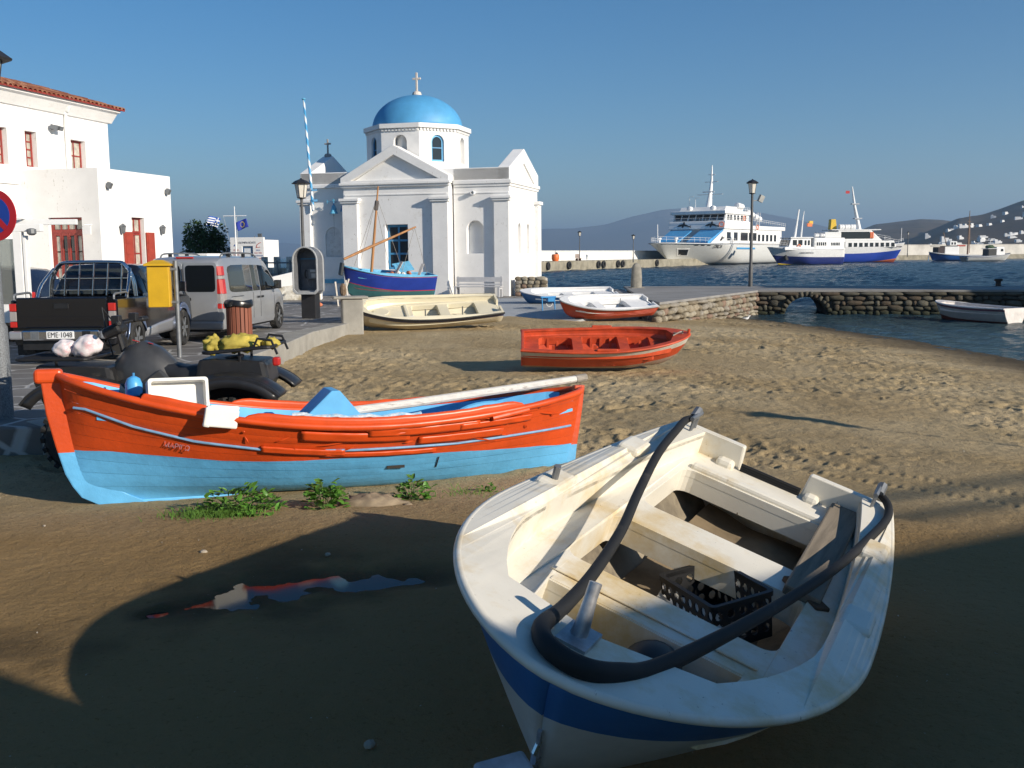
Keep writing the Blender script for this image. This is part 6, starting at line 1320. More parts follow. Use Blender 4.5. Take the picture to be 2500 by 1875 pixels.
# timber left on the sand
p = G(1418, 1082, -.42); lg = thing('driftwood', 'grey driftwood plank lying beside the stern of the orange boat', 'driftwood', (1.35,10.9,sz(1.35,10.9)), (0,0,.05))
b_ = MB(); b_.obox((0,0,.035),(1.0,.09,.06), rot_m(.1,.02)); b_.build('plank', OLDW, lg, bevel=.012); b_ = MB(); b_.obox((-.35,.03,.05),(.3,.05,.05), rot_m(0,0,.2)); b_.build('splinter', OLDW, lg)
# ================================================================== quay, ferries, fishing boats
QC = M('quay_concrete', (.27,.245,.185), .9, var=.3, vscale=.6, bump=.05, bscale=2, dirt=(.16,.14,.09), damt=.42, dscale=.5)
QW = M('quay_white_wall', (.72,.71,.68), .9, var=.08, vscale=.4)
qf = [(4.0,182),(9.2,196),(33.5,238),(70,300),(140,384),(300,455),(520,520)]
qb = [(x - 4.5*1.6, y + 9) for x, y in qf]
mb = MB(); mb.plate(qf + list(reversed(qb)), [], lambda x, y: .75, lambda x, y: -2.5); quay = struct(mb.build('quay', QC))
for k in range(len(qf) - 1):
    a, b2 = Vector(qb[k]), Vector(qb[k+1]); d = (b2 - a).normalized(); n = Vector((d.y, -d.x)); a2, b3 = a + n*1.0, b2 + n*1.0
    mb = MB(); h = 2.65 if k < 3 else 4.6
    mb.add([(a2.x,a2.y,.74),(b3.x,b3.y,.74),(b2.x,b2.y,.74),(a.x,a.y,.74),(a2.x,a2.y,h),(b3.x,b3.y,h),(b2.x,b2.y,h),(a.x,a.y,h)], [(0,3,2,1),(4,5,6,7),(0,1,5,4),(1,2,6,5),(2,3,7,6),(3,0,4,7)])
    w_ = thing('quay_wall', ['low white quay wall seen just right of the chapel', 'long white quay wall behind the orange bin', 'quay wall in the shadow of the large ferry', 'breakwater wall behind the ferries', 'pale breakwater wall behind the fishing boats', 'distant breakwater wall at the right edge'][k], 'wall', (0,0,0), 0, 'harbour walls'); mb.build('wall', QW if k < 3 else M('breakwater_wall', (.50,.48,.44), .9, var=.25, vscale=.15) if k == 3 else bpy.data.materials['breakwater_wall'], w_)
    mb = MB(); a4, b4 = a2 + n*.12, b3 + n*.12; mb.add([(a4.x,a4.y,h+.01),(b4.x,b4.y,h+.01),(b2.x,b2.y,h+.01),(a.x,a.y,h+.01),(a4.x,a4.y,h+.2),(b4.x,b4.y,h+.2),(b2.x,b2.y,h+.2),(a.x,a.y,h+.2)], [(0,3,2,1),(4,5,6,7),(0,1,5,4),(1,2,6,5),(2,3,7,6),(3,0,4,7)]); mb.build('coping', QW if k < 3 else bpy.data.materials['breakwater_wall'], w_)
def along(px):   # point of the quay front edge seen at photo column px
    best = None
    for k in range(len(qf) - 1):
        for j in range(40):
            x, y = lerp(qf[k][0], qf[k+1][0], j/40), lerp(qf[k][1], qf[k+1][1], j/40); e = abs(1250 + 2500*x/y - px)
            if best is None or e < best[0]: best = (e, x, y, math.atan2(qf[k+1][1]-qf[k][1], qf[k+1][0]-qf[k][0]))
    return best[1:]
tn = ['leftmost tyre fender on the quay face','second tyre fender from the chapel on the quay','tyre fender on the quay below the orange bin','tyre fender on the quay left of a larger pair','tyre fender of a pair on the quay face','tyre fender at the edge of the ferry shadow','tyre fender in the ferry shadow','tyre fender next to the ferry bow']
for k, px in enumerate((1313,1337,1391,1461,1470,1508,1518,1600)):
    x, y, a = along(px); t_ = thing('tyre_fender', tn[k], 'tyre', (x + .3*math.sin(a), y - .3*math.cos(a), -.05), (PI/2, 0, a), 'tyre fenders on the quay')
    b_ = MB(); b_.tube([(.55*math.cos(2*PI*j/18), .55*math.sin(2*PI*j/18), 0) for j in range(18)], .22, 8, closed=True); b_.build('tyre', RUBBER, t_, smooth=True)
    b_ = MB(); b_.tube([(0,.5,.0),(0,.9,.1)], .03, 5); b_.build('chain', GREYM, t_)
x, y, a = along(1377); ob_ = thing('orange_bin', 'bright orange bin standing on the quay by the white wall', 'bin', (x-1.2, y+2.5, .75), a)
b_ = MB(); b_.lathe([(.55,0),(.75,.5),(.72,1.1),(.6,1.35)], 12); b_.build('body', ORANGE, ob_, smooth=50); b_ = MB(); b_.obox((.55,0,1.5),(.5,.4,.25), rot_m(0,.4)); b_.build('lid', GREYM, ob_)
x, y, a = along(1432); qb_ = thing('quay_bench', 'brown bench on the quay against the white wall', 'bench', (x-1.6, y+4.5, .75), a - .0); BRN = M('bench_brown', (.14,.07,.045), .7)
for k in range(3): b_ = MB(); b_.box(-.9,.9,.1,.16,.6+.25*k,.8+.25*k); b_.build('back_slat', BRN, qb_)
b_ = MB(); b_.box(-.9,.9,-.45,.05,.42,.5); b_.build('seat', BRN, qb_)
for xx in (-.7,.7): b_ = MB(); b_.box(xx-.06,xx+.06,-.4,.15,0,.42); b_.build('leg', BRN, qb_)
x, y, a = along(1325); rl_ = thing('railing', 'white tubular railing on the quay right of the chapel', 'railing', (x, y+1, .75), a)
for z in (.5,.9,1.3): b_ = MB(); b_.tube([(-3,0,z),(1.6,0,z)], .035, 5); b_.build('rail', WHITE2, rl_)
for xx in (-1.4,.1,1.6): b_ = MB(); b_.tube([(xx,0,0),(xx,0,1.3)], .035, 5); b_.build('post', WHITE2, rl_)
SHW = M('ship_white', (.78,.78,.77), .45, var=.05, vscale=.3); SHG = M('ship_grey', (.40,.42,.45), .6); SHB = M('ship_blue', (.07,.30,.58), .5, var=.1, vscale=.5); SGL = glass_mat('ship_glass', (.012,.014,.017), .12)
class Ship(Dinghy):
    def pt(s, t, q, sd, off=0.):
        pw = lerp(1.15, .13, sstep(0, .45, t)); y = s.hb(t)*(q**pw); z = lerp(0, s.zs(t), q)
        return (lerp(s.rake*(1 - q)**1.2, s.L, t), sd*(y + off*min(1, t*8)), z - .15)
def ship_base(root, S, hullm, deckm=None):
    o = S.hull(hullm, root, 40, 12)
    e = S.out(.0, 0, 1, 24); b_ = MB(); b_.plate(list(reversed(e)) + [(x, -y) for x, y in e[1:]], [], lambda x, y: S.zx(x) - .4, lambda x, y: S.zx(x) - .5); b_.build('deck', deckm or SHG, root)
    sec = [S.pt(1, q/8, 1) for q in range(9)]; b_ = MB(); b_.prism([(p[1], p[2]) for p in sec] + [(-p[1], p[2]) for p in reversed(sec[1:])], lambda u, v, w: (w, u, v), S.L - .02, S.L + .02); b_.build('transom', hullm, root)
def tier(root, x0, x1, hw, z0, z1, nm='superstructure', m_=None, slope=0., back=0., bev=.15):
    b_ = MB(); b_.prism([(x0, z0), (x1, z0), (x1 - back, z1), (x0 + slope, z1)], lambda u, v, w: (u, w, v), -hw, hw); return b_.build(nm, m_ or SHW, root, bevel=bev)
def swin(root, xs_, y, z0, z1, w, sd=-1, m_=SGL, sl=0.):
    for x in xs_: b_ = MB(); b_.prism([(x, z0), (x + w, z0), (x + w + sl, z1), (x + sl, z1)], lambda u, v, q: (u, sd*(y + q), v), -.02, .05); b_.build('window', m_, root)
def rail_line(root, pts, h, nm='railing', r=.035):
    b_ = MB()
    for f in (.5, 1.): b_.tube([(x, y, z + h*f) for x, y, z in pts], r, 4)
    for a, b3 in zip(pts[:-1], pts[1:]):
        L_ = (Vector(b3) - Vector(a)).length; n = max(1, int(L_/1.6))
        for k in range(n + 1): p_ = Vector(a).lerp(Vector(b3), k/n); b_.tube([p_, p_ + Vector((0,0,h))], r, 4)
    return b_.build(nm, WHITE2, root)
def ring_buoy(root, c, yaw, r=.38):
    b_ = MB(); b_.tube([(c[0] + r*math.cos(a)*math.cos(yaw), c[1] + r*math.cos(a)*math.sin(yaw), c[2] + r*math.sin(a)) for a in [2*PI*k/16 for k in range(16)]], .11, 6, closed=True); b_.build('lifebuoy', ORANGE, root, smooth=True)
def raft(root, c, L_=1.6, r=.42):
    b_ = MB(); b_.lathe([(.1,-L_/2),(r,-L_/2+.15),(r,-.05),(r*1.06,-.04),(r*1.06,.04),(r,.05),(r,L_/2-.15),(.1,L_/2)], 12, c, rot_m(0,PI/2,0)); b_.build('life_raft', WHITE2, root, smooth=40)
# --- large white ferry
ORCAH = bands_mat('white_ferry_hull', [(5.72, (.70,.71,.69)), (9, (.16,.03,.02))], .45, bump=.01, wob=.02, wscale=.2, dirt=(.55,.54,.48), damt=.33, dscale=.25)
bw_ = at(1600, 620, 248); orca = thing('ferry', 'large white ferry with blue sloping front and dark bridge windows', 'ferry', (bw_.x, bw_.y, SEA), math.radians(55), 'ferries in the harbour')
SO = Ship(72, 7.9, .92, 5.6, 6.0, .34, .60, rake=9.0)
ship_base(orca, SO, ORCAH)
rail_line(orca, [(.4,-.4,6.0),(4,-3.2,5.9),(8,-5.0,5.85),(14,-6.6,5.75),(22,-7.5,5.65),(30,-7.8,5.6)], 1.1); rail_line(orca, [(.4,.4,6.0),(4,3.2,5.9),(8,5.0,5.85),(14,6.6,5.75)], 1.1)
t1 = tier(orca, 23, 64, 7.5, 5.5, 9.2)
b_ = MB(); b_.add([(14.5,-7.0,6.0),(14.5,-1.2,6.0),(24.0,-1.2,9.4),(24.0,-7.3,9.4),(14.5,-7.0,5.5),(14.5,-1.2,5.5),(24,-1.2,5.5),(24,-7.3,5.5)], [(0,1,2,3),(0,4,5,1),(0,3,7,4),(1,5,6,2),(3,2,6,7)]); b_.build('sloping_front', SHB, orca)
b_ = MB(); b_.add([(14.5,7.0,6.0),(14.5,1.2,6.0),(24.0,1.2,9.4),(24.0,7.3,9.4),(14.5,7.0,5.5),(14.5,1.2,5.5),(24,1.2,5.5),(24,7.3,5.5)], [(0,1,2,3),(0,4,5,1),(0,3,7,4),(1,5,6,2),(3,2,6,7)]); b_.build('sloping_front', SHB, orca)
b_ = MB()
for k in range(12): b_.box(15 + k*.8, 15.5 + k*.8, -1.0, 1.0, 5.5, 6.0 + k*.30)
b_.build('front_stair', SHG, orca)
b_ = MB(); b_.add([(15.5,-7.36,5.6),(24.2,-7.56,5.6),(24.2,-7.56,9.3)], [(0,1,2)]); so = b_.build('side_wing', SHW, orca); so.modifiers.new('t','SOLIDIFY').thickness = .2
tier(orca, 22.6, 41, 7.9, 9.22, 11.25, 'bridge_deck', slope=.5); tier(orca, 24.0, 40, 7.3, 11.27, 13.0, 'bridge', slope=.9); tier(orca, 23.4, 41, 7.7, 13.02, 13.9, 'bridge_roof'); tier(orca, 26, 38, 6.4, 13.92, 15.0, 'top_deck', slope=1.)
tier(orca, 41.02, 66, 7.8, 9.22, 10.3, 'upper_bulwark')
for k in range(7):
    y0 = -6.9 + k*2.0; b_ = MB(); b_.add([(24.02,y0,11.45),(24.02,y0+1.65,11.45),(24.80,y0+1.65,12.85),(24.80,y0,12.85)], [(0,1,2,3)]); o = b_.build('bridge_window', SGL, orca); so = o.modifiers.new('t','SOLIDIFY'); so.thickness = .12; so.offset = 0
swin(orca, (25.6,27.4,29.8,32.0,34.4,36.8), 7.3, 11.5, 12.8, 1.2); swin(orca, (25,29.5,34,36.4,39.6,42.5), 7.5, 6.3, 8.4, 2.4); swin(orca, (46,49,52,55,58), 7.5, 6.2, 8.0, 1.6)
for x in (28.4, 33.2): b_ = MB(); b_.box(x,x+.35,-7.58,-7.4,5.6,9.2); b_.build('frame_post', SHW, orca)
rail_line(orca, [(23.6,-7.7,11.25),(41,-7.9,11.25),(66,-7.8,10.3)], 1.0); rail_line(orca, [(22.9,-7.6,11.25),(22.9,7.6,11.25)], .8); rail_line(orca, [(24,-7.5,13.9),(40,-7.5,13.9)], 1.)
for k in range(3): raft(orca, (34.5 + k*1.0, -6.4, 15.4 - .1*k), 1.8, .75)
for k in range(4): raft(orca, (40 + k*2.6, -6.8, 13.7 - .5*k), 2.0, .8)
for y in (-3.5, 3.0): raft(orca, (25.2, y, 14.6), 1.6, .6)
for k in range(3): b_ = MB(); b_.tube([(47 + k*1.2,-6.5,10.3),(47.5 + k*1.2,-6.5,14.0)], .08, 5); b_.build('davit', WHITE2, orca)
mt_ = [(30,0,13.9),(31.2,0,18.5),(32.0,0,22),(32.1,0,26)]
b_ = MB(); b_.tube(mt_, [.95,.55,.32,.12], 10); ms = b_.build('mast', SHW, orca)
for x, z, w in ((31,18.3,3.6),(31.8,21.6,1.8),(32,23.5,.9)): b_ = MB(); b_.box(x-.12,x+.12,-w,w,z,z+.18); b_.build('crosstree', SHW, ms)
b_ = MB(); b_.obox((30.0,0,19.0),(.25,3.2,.3)); b_.build('radar', SHW, ms)
for y, h in ((3.5,4.0),(1.8,3.5)): b_ = MB(); b_.tube([(26,y,14.9),(26,y,14.9+h*.7),(26,y-1.2,14.9+h*.7)], .07, 5); b_.build('aerial', SHW, orca)
for x, y, z, yaw in ((22.2,-7.0,10.3,PI/2+.3),(35.5,-7.6,12.1,0),(44,-7.95,9.9,0)): ring_buoy(orca, (x, y-.2, z), yaw, .6)
b_ = MB(); b_.tube([(1.2,0,6.0),(1.0,0,10.0)], .10, 6); b_.build('jackstaff', SHW, orca)
for y in (-2.5, 2.0): b_ = MB(); b_.lathe([(.3,0),(.3,.8),(.55,.9),(.5,1.3)], 10, (6,y,5.6)); b_.build('windlass', SHW, orca)
def hull_patch(S, t0, t1, q0, q1, off, skew=0.): return [Vector(S.pt(t, q, -1, off)) for t, q in ((t0, q0), (t1, q0), (t1 + skew, q1), (t0 + skew, q1))]
for nm, m_, args in (('anchor_pocket_frame', SHW, (.055,.115,.43,.74,.10)), ('anchor_pocket', BLACK, (.062,.108,.47,.70,.16))):
    b_ = MB(); b_.add(hull_patch(SO, *args), [(0,1,2,3)]); o = b_.build(nm, m_, orca, recalc=False); so = o.modifiers.new('t','SOLIDIFY'); so.thickness = .06; so.offset = 0
b_ = MB(); b_.grid(lambda u, v: Vector(SO.pt(lerp(.42,.60,u), lerp(.74,.82,v), -1, .12)), 12, 2); o = b_.build('blue_fender_strip', SHB, orca, recalc=False); o.modifiers.new('t','SOLIDIFY').thickness = .1
def hull_text(S, root, body, t, q, size, m_, parent=None):
    p_ = Vector(S.pt(t, q, -1, .14)); p2 = Vector(S.pt(t + .03, q, -1, .14)); pu = Vector(S.pt(t, q + .1, -1, .14)); ex = (p2 - p_).normalized(); ez = (pu - p_); ez = (ez - ex*ez.dot(ex)).normalized(); ey = ez.cross(ex)
    mm = Matrix((ex, ez, -ey)).transposed().to_euler(); return text('hull_name', body, size, m_, root, tuple(p_), tuple(mm), .02)
hull_text(SO, orca, 'ORCA', .27, .84, 1.5, M('name_black', (.03,.03,.035), .5))
for t in (.13,.165,.20): b_ = MB(); b_.add(hull_patch(SO, t, t + .02, .87, .90, .12), [(0,1,2,3)]); o = b_.build('scupper', BLACK, orca, recalc=False)
def dolphin(s):   # leaping silhouette outline
    up = [(-1,-.05),(-.75,.15),(-.4,.26),(-.12,.30),(.0,.62),(.12,.58),(.2,.28),(.5,.18),(.8,.0),(1.05,-.02),(1.2,.12)]; lo = [(1.15,-.1),(1.25,-.3),(.95,-.16),(.5,-.06),(.1,.0),(-.05,-.28),(-.2,-.26),(-.25,.0),(-.6,-.08)]
    return [(x*s, y*s) for x, y in up + lo]
for y in (-4.2, 3.6): b_ = MB(); b_.prism(dolphin(1.75), lambda u, v, w, y=y: (22.58 + (v + 10.1 - 9.22)*.246 - w, y - u, v + 10.1), .02, .10); b_.build('whale_emblem', BLACK, orca)
b_ = MB(); b_.prism(dolphin(1.2), lambda u, v, w: (21.6 + u*.9, -7.66 - w + .0, v + 6.6 + u*.35), .02, .1); b_.build('whale_emblem', BLACK, orca)
# --- smaller ferry in front
MAH = bands_mat('navy_white_hull', [(2.35, (.76,.76,.75)), (4.28, (.018,.03,.16)), (4.55, (.60,.42,.02)), (9, (.05,.03,.03))], .4, bump=.01, wob=.05, wscale=.1)
mp = at(1874, 619, 254); ma = thing('ferry', 'small white ferry with navy hull and yellow waterline', 'ferry', (mp.x, mp.y, SEA), math.radians(14), 'ferries in the harbour')
SM = Ship(19.6, 3.1, .9, 4.2, 4.75, .34, .55, rake=3.2)
ship_base(ma, SM, MAH)
tier(ma, 4.2, 10.4, 2.5, 4.2, 6.5, 'wheelhouse', slope=.7); tier(ma, 4.6, 10.9, 2.8, 6.52, 6.8, 'wheelhouse_roof'); tier(ma, 10.9, 19.4, 2.95, 4.0, 6.6, 'saloon'); tier(ma, 14.0, 18.6, 2.6, 6.62, 8.0, 'upper_saloon', M('saloon_pale', (.66,.67,.66), .6)); tier(ma, 3.0, 19.4, 3.0, 3.6, 4.4, 'bulwark')
for k in range(3): y0 = -2.3 + k*1.6; b_ = MB(); b_.add([(4.30,y0,4.75),(4.30,y0+1.35,4.75),(4.72,y0+1.35,6.1),(4.72,y0,6.1)], [(0,1,2,3)]); o = b_.build('bridge_window', SGL, ma); so = o.modifiers.new('t','SOLIDIFY'); so.thickness = .1; so.offset = 0
swin(ma, (5.4,6.9), 2.5, 4.8, 6.1, 1.1); swin(ma, (8.6,9.5), 2.5, 4.8, 6.0, .5); swin(ma, [11.7 + .55*k for k in range(5)], 2.95, 4.7, 5.5, .33); swin(ma, [15.6 + .42*k for k in range(6)], 2.95, 4.7, 5.4, .26)
b_ = MB(); b_.tube([(9,0,6.8),(9.4,0,11.5),(9.7,0,13.2)], [.22,.15,.08], 8); b_.build('mast', SHW, ma); b_ = MB(); b_.tube([(7.4,.3,6.8),(8.4,.3,13.6)], [.35,.2], 8); b_.build('signal_mast', SHW, ma)
b_ = MB(); b_.box(10.6,11.9,-.2,.2,9.4,10.2); b_.build('orange_cover', ORANGE, ma); b_ = MB(); b_.box(11.4,12.4,.3,.8,10.0,10.8); b_.build('yellow_funnel', M('funnel_yellow', (.65,.42,.015), .5), ma)
ring_buoy(ma, (7.0,-2.75,4.6), 0, .4); rail_line(ma, [(10.9,-2.9,6.6),(14,-2.9,6.6)], .9); rail_line(ma, [(1.,-.8,4.75),(4,-2.2,4.6)], .8)
for k in range(2): raft(ma, (12 + k*1.6,-2.2,7.2), 1.3, .42)
b_ = MB()
for k in range(9): b_.box(10.95,11.6,-3.02,-2.95,3.9 + k*.33,4.0 + k*.33)
b_.build('side_ladder', SHG, ma)
b_ = MB(); b_.lathe([(.75,-.2),(.75,.2)], 16, tuple(SM.pt(.16,.45,-1,.0)), rot_m(PI/2,0,.5)); b_.build('tyre', RUBBER, ma)
hull_text(SM, ma, 'MARGARITA X', .44, .72, .55, M('name_grey', (.12,.12,.14), .5))
# --- blue and white ferry behind, bow to the right
ELH = bands_mat('blue_white_hull', [(2.3, (.78,.78,.77)), (4.95, (.02,.06,.38)), (5.25, (.55,.16,.05)), (9, (.25,.05,.02))], .4, bump=.01, wob=.05, wscale=.1)
ep = at(2207, 615, 305); el = thing('ferry', 'blue and white ferry with a row of square windows, bow right', 'ferry', (ep.x, ep.y, SEA), math.radians(186), 'ferries in the harbour')
SE = Ship(24.5, 3.9, .95, 4.9, 6.1, .30, .55, rake=3.2)
ship_base(el, SE, ELH)
tier(el, 4.3, 21.5, 3.85, 4.4, 6.3, 'main_saloon', slope=.8); tier(el, 8.5, 22, 3.6, 6.32, 9.3, 'upper_saloon', slope=3.5); tier(el, 9, 24, 3.7, 9.32, 9.6, 'top_deck')
# seen side is +y here because the ship is turned round
b_ = MB(); b_.prism([(11.6,6.9),(21.5,6.9),(21.5,8.9),(12.6,8.9)], lambda u, v, w: (u, 3.6 + w, v), -.02, .06); b_.build('window_band', SGL, el)
for k in range(9): x = 4.9 + k*1.62; b_ = MB(); b_.box(x, x+1.0, 3.83, 3.92, 4.55, 5.7); b_.build('window', SGL, el)
b_ = MB(); b_.box(19.9,21.0,3.83,3.92,3.4,6.0); b_.build('door', SGL, el)
for k in range(2): b_ = MB(); b_.box(11.3+k*.6,11.7+k*.6,3.62,3.75,7.0,8.8); b_.build('orange_panel', ORANGE, el)
b_ = MB(); b_.prism([(21.2,9.6),(23.2,9.6),(23.0,12.6),(21.6,12.6)], lambda u, v, w: (u, w, v), -.9, .9); b_.build('funnel', bpy.data.materials['funnel_yellow'], el, bevel=.1)
for k in range(3): raft(el, (16.8 + k*1.7, 1.8, 10.3), 1.7, .75)
b_ = MB(); b_.tube([(14.0,0,9.6),(15.6,0,16),(16.6,0,22)], [.6,.42,.16], 10); mm_ = b_.build('mast', SHW, el)
for z, w in ((12.8,1.6),(17.0,1.2)): b_ = MB(); b_.obox((14.0 + (z-9.6)*.21,0,z),(2.2,w,.3)); b_.build('radar_platform', SHG, mm_)
b_ = MB(); b_.obox((17.9,0,20.4),(1.2,.05,.8)); b_.build('pennant', RED, mm_)
rail_line(el, [(3.0,2.4,5.4),(8,3.7,6.3)], 1.0); rail_line(el, [(6.2,3.6,6.32),(11,3.6,7.2)], 1.1); rail_line(el, [(.4,.2,6.1),(3,2.3,5.6)], .9); b_ = MB(); b_.tube([(1.0,0,6),(1.0,0,10)], .07, 5); b_.build('jackstaff', SHW, el)
text('hull_name', 'ELEFTHERIA', .6, bpy.data.materials['name_grey'], el, tuple(Vector(SE.pt(.10,.80,1,.1))), (PI/2 + .35,0,PI + .5), .02)
# --- fishing boats
FBH = bands_mat('fishing_blue_hull', [(.35, (.70,.70,.68)), (.5,(.03,.06,.12)), (9, (.015,.10,.36))], .45, bump=.01, wob=.05, wscale=.1)
fp1 = at(2268, 613, 320); f1 = thing('fishing_vessel', 'blue fishing boat with white cabin moored at the breakwater', 'fishing boat', (fp1.x, fp1.y, SEA), math.radians(4), 'fishing boats far right'); SF = Dinghy(16, 2.6, .8, 2.0, 3.0, .4, .6, rake=1.2, fore=.3)
SF.hull(FBH, f1, 30, 10); e = SF.out(0,0,1,20); b_ = MB(); b_.plate(list(reversed(e)) + [(x,-y) for x, y in e[1:]], [], lambda x, y: SF.zx(x)-.25, lambda x, y: SF.zx(x)-.35); b_.build('deck', SHG, f1)
tier(f1, 4.2, 8.8, 1.7, 2.0, 4.6, 'cabin'); tier(f1, 2.0, 4.19, 1.75, 2.0, 4.4, 'dark_awning', M('awning_dark', (.05,.035,.035), .8)); tier(f1, 1.2, 8.6, 2.0, 4.62, 4.78, 'awning_roof', M('awning_grey', (.30,.28,.26), .8)); tier(f1, 6.0, 8.4, 1.2, 4.8, 6.1, 'wheelhouse'); tier(f1, 8.4, 11., 1.4, 4.5, 5.0, 'red_cover', M('cover_red', (.42,.07,.05), .7))
swin(f1, (6.5,7.4), 1.2, 5.1, 5.8, .5); b_ = MB(); b_.tube([(5.6,0,4.8),(4.4,0,8.8)], .14, 6); b_.build('derrick', M('mast_brown', (.20,.13,.09), .7), f1)
b_ = MB(); b_.tube([(.2,0,3),(-.1,0,.2)], .1, 6); b_.build('stem_post', SHB, f1)
b_ = MB(); b_.tube([(12.4,0,1.5),(12.5,0,9),(12.55,0,15.5)], [.30,.24,.09], 8); m2 = b_.build('mast', bpy.data.materials['mast_brown'], f1)
for z, w in ((11.0,.8),(12.0,.5),(7.0,.5)): b_ = MB(); b_.box(12.5-w,12.5+w,-.1,.1,z,z+.18); b_.build('spreader', bpy.data.materials['mast_brown'], m2)
b_ = MB(); b_.bar((13.0,0,2.5),(12.8,0,11), .14); b_.build('ladder', bpy.data.materials['mast_brown'], m2); b_ = MB(); b_.box(13.1,13.9,-.02,.02,10.3,11.6); b_.build('flag', WHITE2, m2)
FWH = bands_mat('fishing_white_hull', [(.25, (.15,.14,.12)), (9, (.72,.72,.69))], .5, bump=.01)
fp2 = at(2467, 613, 306); f2 = thing('fishing_vessel', 'white fishing boat moored in front of the blue one', 'fishing boat', (fp2.x, fp2.y, SEA), math.radians(188), 'fishing boats far right'); SG = Dinghy(15, 2.4, .85, 1.5, 2.5, .4, .6, rake=1.6, fore=.3)
SG.hull(FWH, f2, 30, 10); e = SG.out(0,0,1,20); b_ = MB(); b_.plate(list(reversed(e)) + [(x,-y) for x, y in e[1:]], [], lambda x, y: SG.zx(x)-.2, lambda x, y: SG.zx(x)-.3); b_.build('deck', SHG, f2)
sec = [SG.pt(1, q/8, 1) for q in range(9)]; b_ = MB(); b_.prism([(p_[1], p_[2]) for p_ in sec] + [(-p_[1], p_[2]) for p_ in reversed(sec[1:])], lambda u, v, w: (w, u, v), 14.96, 15.04); b_.build('transom', FWH, f2)
tier(f2, 2.6, 5.4, 1.4, 1.8, 4.2, 'wheelhouse', slope=.3); tier(f2, 5.42, 8, 1.5, 1.4, 3.6, 'shelter_shade', M('shelter_shadow', (.05,.05,.045), .8)); tier(f2, 5.0, 8.3, 1.7, 3.62, 3.78, 'shelter_roof'); b_ = MB(); b_.tube([(6.6,0,3.8),(6.6,0,6.2)], .08, 6); b_.obox((6.6,0,6.2),(3.6,.1,.1)); b_.build('light_bar', SHW, f2)  # solid dark block paints the shade under the shelter roof
lumpy('net_pile', (6.9,.3,4.2), (1.6,1.2,.7), .8, M('net_green', (.06,.10,.05), .9, var=.4, vscale=4), f2, .3); b_ = MB(); b_.prism([(3.2,2.9),(4.0,2.9),(4.0,3.6),(3.3,3.6)], lambda u, v, w: (u, 1.4 + w, v), -.02, .05); b_.build('window', SGL, f2)
# ================================================================== hills and far houses
SCRUB = None
def hill_mat(name, a, b_c, c_c, sc_):
    m, nt, b = _nt(name); n1 = noise_n(nt, sc_, 6, .65); n2 = noise_n(nt, sc_*5, 5, .7)
    c = mixc(nt, ramp(nt, n1.outputs[0], .35, .62), a, b_c); c = mixc(nt, ramp(nt, n2.outputs[0], .55, .68), c, c_c)
    nt.links.new(c, b.inputs['Base Color']); b.inputs['Roughness'].default_value = 1.; b.inputs['Specular IOR Level'].default_value = 0.; return m
HM = hill_mat('dry_hillside', (.075,.060,.046), (.115,.092,.066), (.045,.046,.030), .006); HF = hill_mat('far_mountain', (.085,.075,.062), (.11,.095,.075), (.07,.065,.055), .0012)
def hill(name, ridge, D0, D1, mat, nz, seed, seg=90):
    """ridge: photo columns/rows of the skyline, standing at distance D1; the slope runs down to the shore at D0"""
    xs_ = [p[0] for p in ridge]; cols = np.linspace(xs_[0], xs_[-1], seg); rows = 26; V = []; H = {}
    for j in range(rows + 8):
        for i, px in enumerate(cols):
            py = float(np.interp(px, xs_, [p[1] for p in ridge])); hz = at(px, 0, 1).z; top = at(px, py, D1)
            if j <= rows: f = j/rows; Dk = lerp(D0, D1, f); h = max(top.z + 1, 1)*(f**.85)
            else: f = (j - rows)/7; Dk = D1*(1 + .35*f); h = max(top.z + 1, 1)*(1 - f**1.2) - 5*f
            x = (px - 1250)/2500*Dk; y = Dk
            n_ = mnoise.fractal(Vector((x, y, seed))*(1/nz), 1.0, 2.0, 5)*h*.20*(1 if j != rows else .25)*(0 if j == 0 else 1)
            V.append((x, y, SEA - .5 + h + n_)); H[(i, j)] = V[-1]
    o = np_mesh(name, np.array(V), rows + 8, seg, mat); return struct(o), H, cols
hill('hill', [(2010,612),(2040,590),(2080,565),(2130,546),(2180,540),(2240,534),(2290,536),(2350,544),(2420,552),(2600,548),(2800,540)], 1700, 2900, HM, 420, 3)
_, HA, colsA = hill('hill', [(2190,612),(2225,582),(2270,558),(2330,529),(2390,520),(2430,508),(2470,494),(2500,484),(2560,468),(2650,452),(2800,440),(3000,450)], 1150, 2100, HM, 260, 8, 120)
hill('mountain', [(1180,600),(1290,566),(1330,558),(1400,556),(1480,545),(1550,523),(1620,508),(1690,501),(1740,508),(1800,512),(1850,518),(1910,530),(1960,540),(2040,560),(2150,590),(2260,608)], 8200, 9800, HF, 1500, 5)
hill('mountain', [(380,622),(480,612),(560,606),(640,597),(700,593),(760,598),(850,606),(980,610),(1100,608),(1220,600),(1330,606)], 12500, 14500, HF, 1800, 9)
VILW = M('village_white', (.74,.74,.73), .9, var=.08, vscale=.1)
random.seed(42)
def house_mesh():
    b_ = MB(); w, d, h = random.uniform(7,13), random.uniform(7,10), random.uniform(3.5,6.5); b_.box(-w/2, w/2, -d/2, d/2, -4, h)
    if random.random() < .65: w2 = random.uniform(3.5,6); b_.box(-w/2, -w/2 + w2, -d/2 + .5, d/2 - .5, h - .1, h + random.uniform(2.5,3.5))
    if random.random() < .5: b_.box(w/2 - .05, w/2 + random.uniform(3,6), -d/2 + 1, d/2 - 1, -4, random.uniform(2.5,3.5))
    me = b_.mesh('house'); me.materials.append(VILW); return me
HMs = [house_mesh() for _ in range(9)]; wq = MB()
n = 0; tries = 0
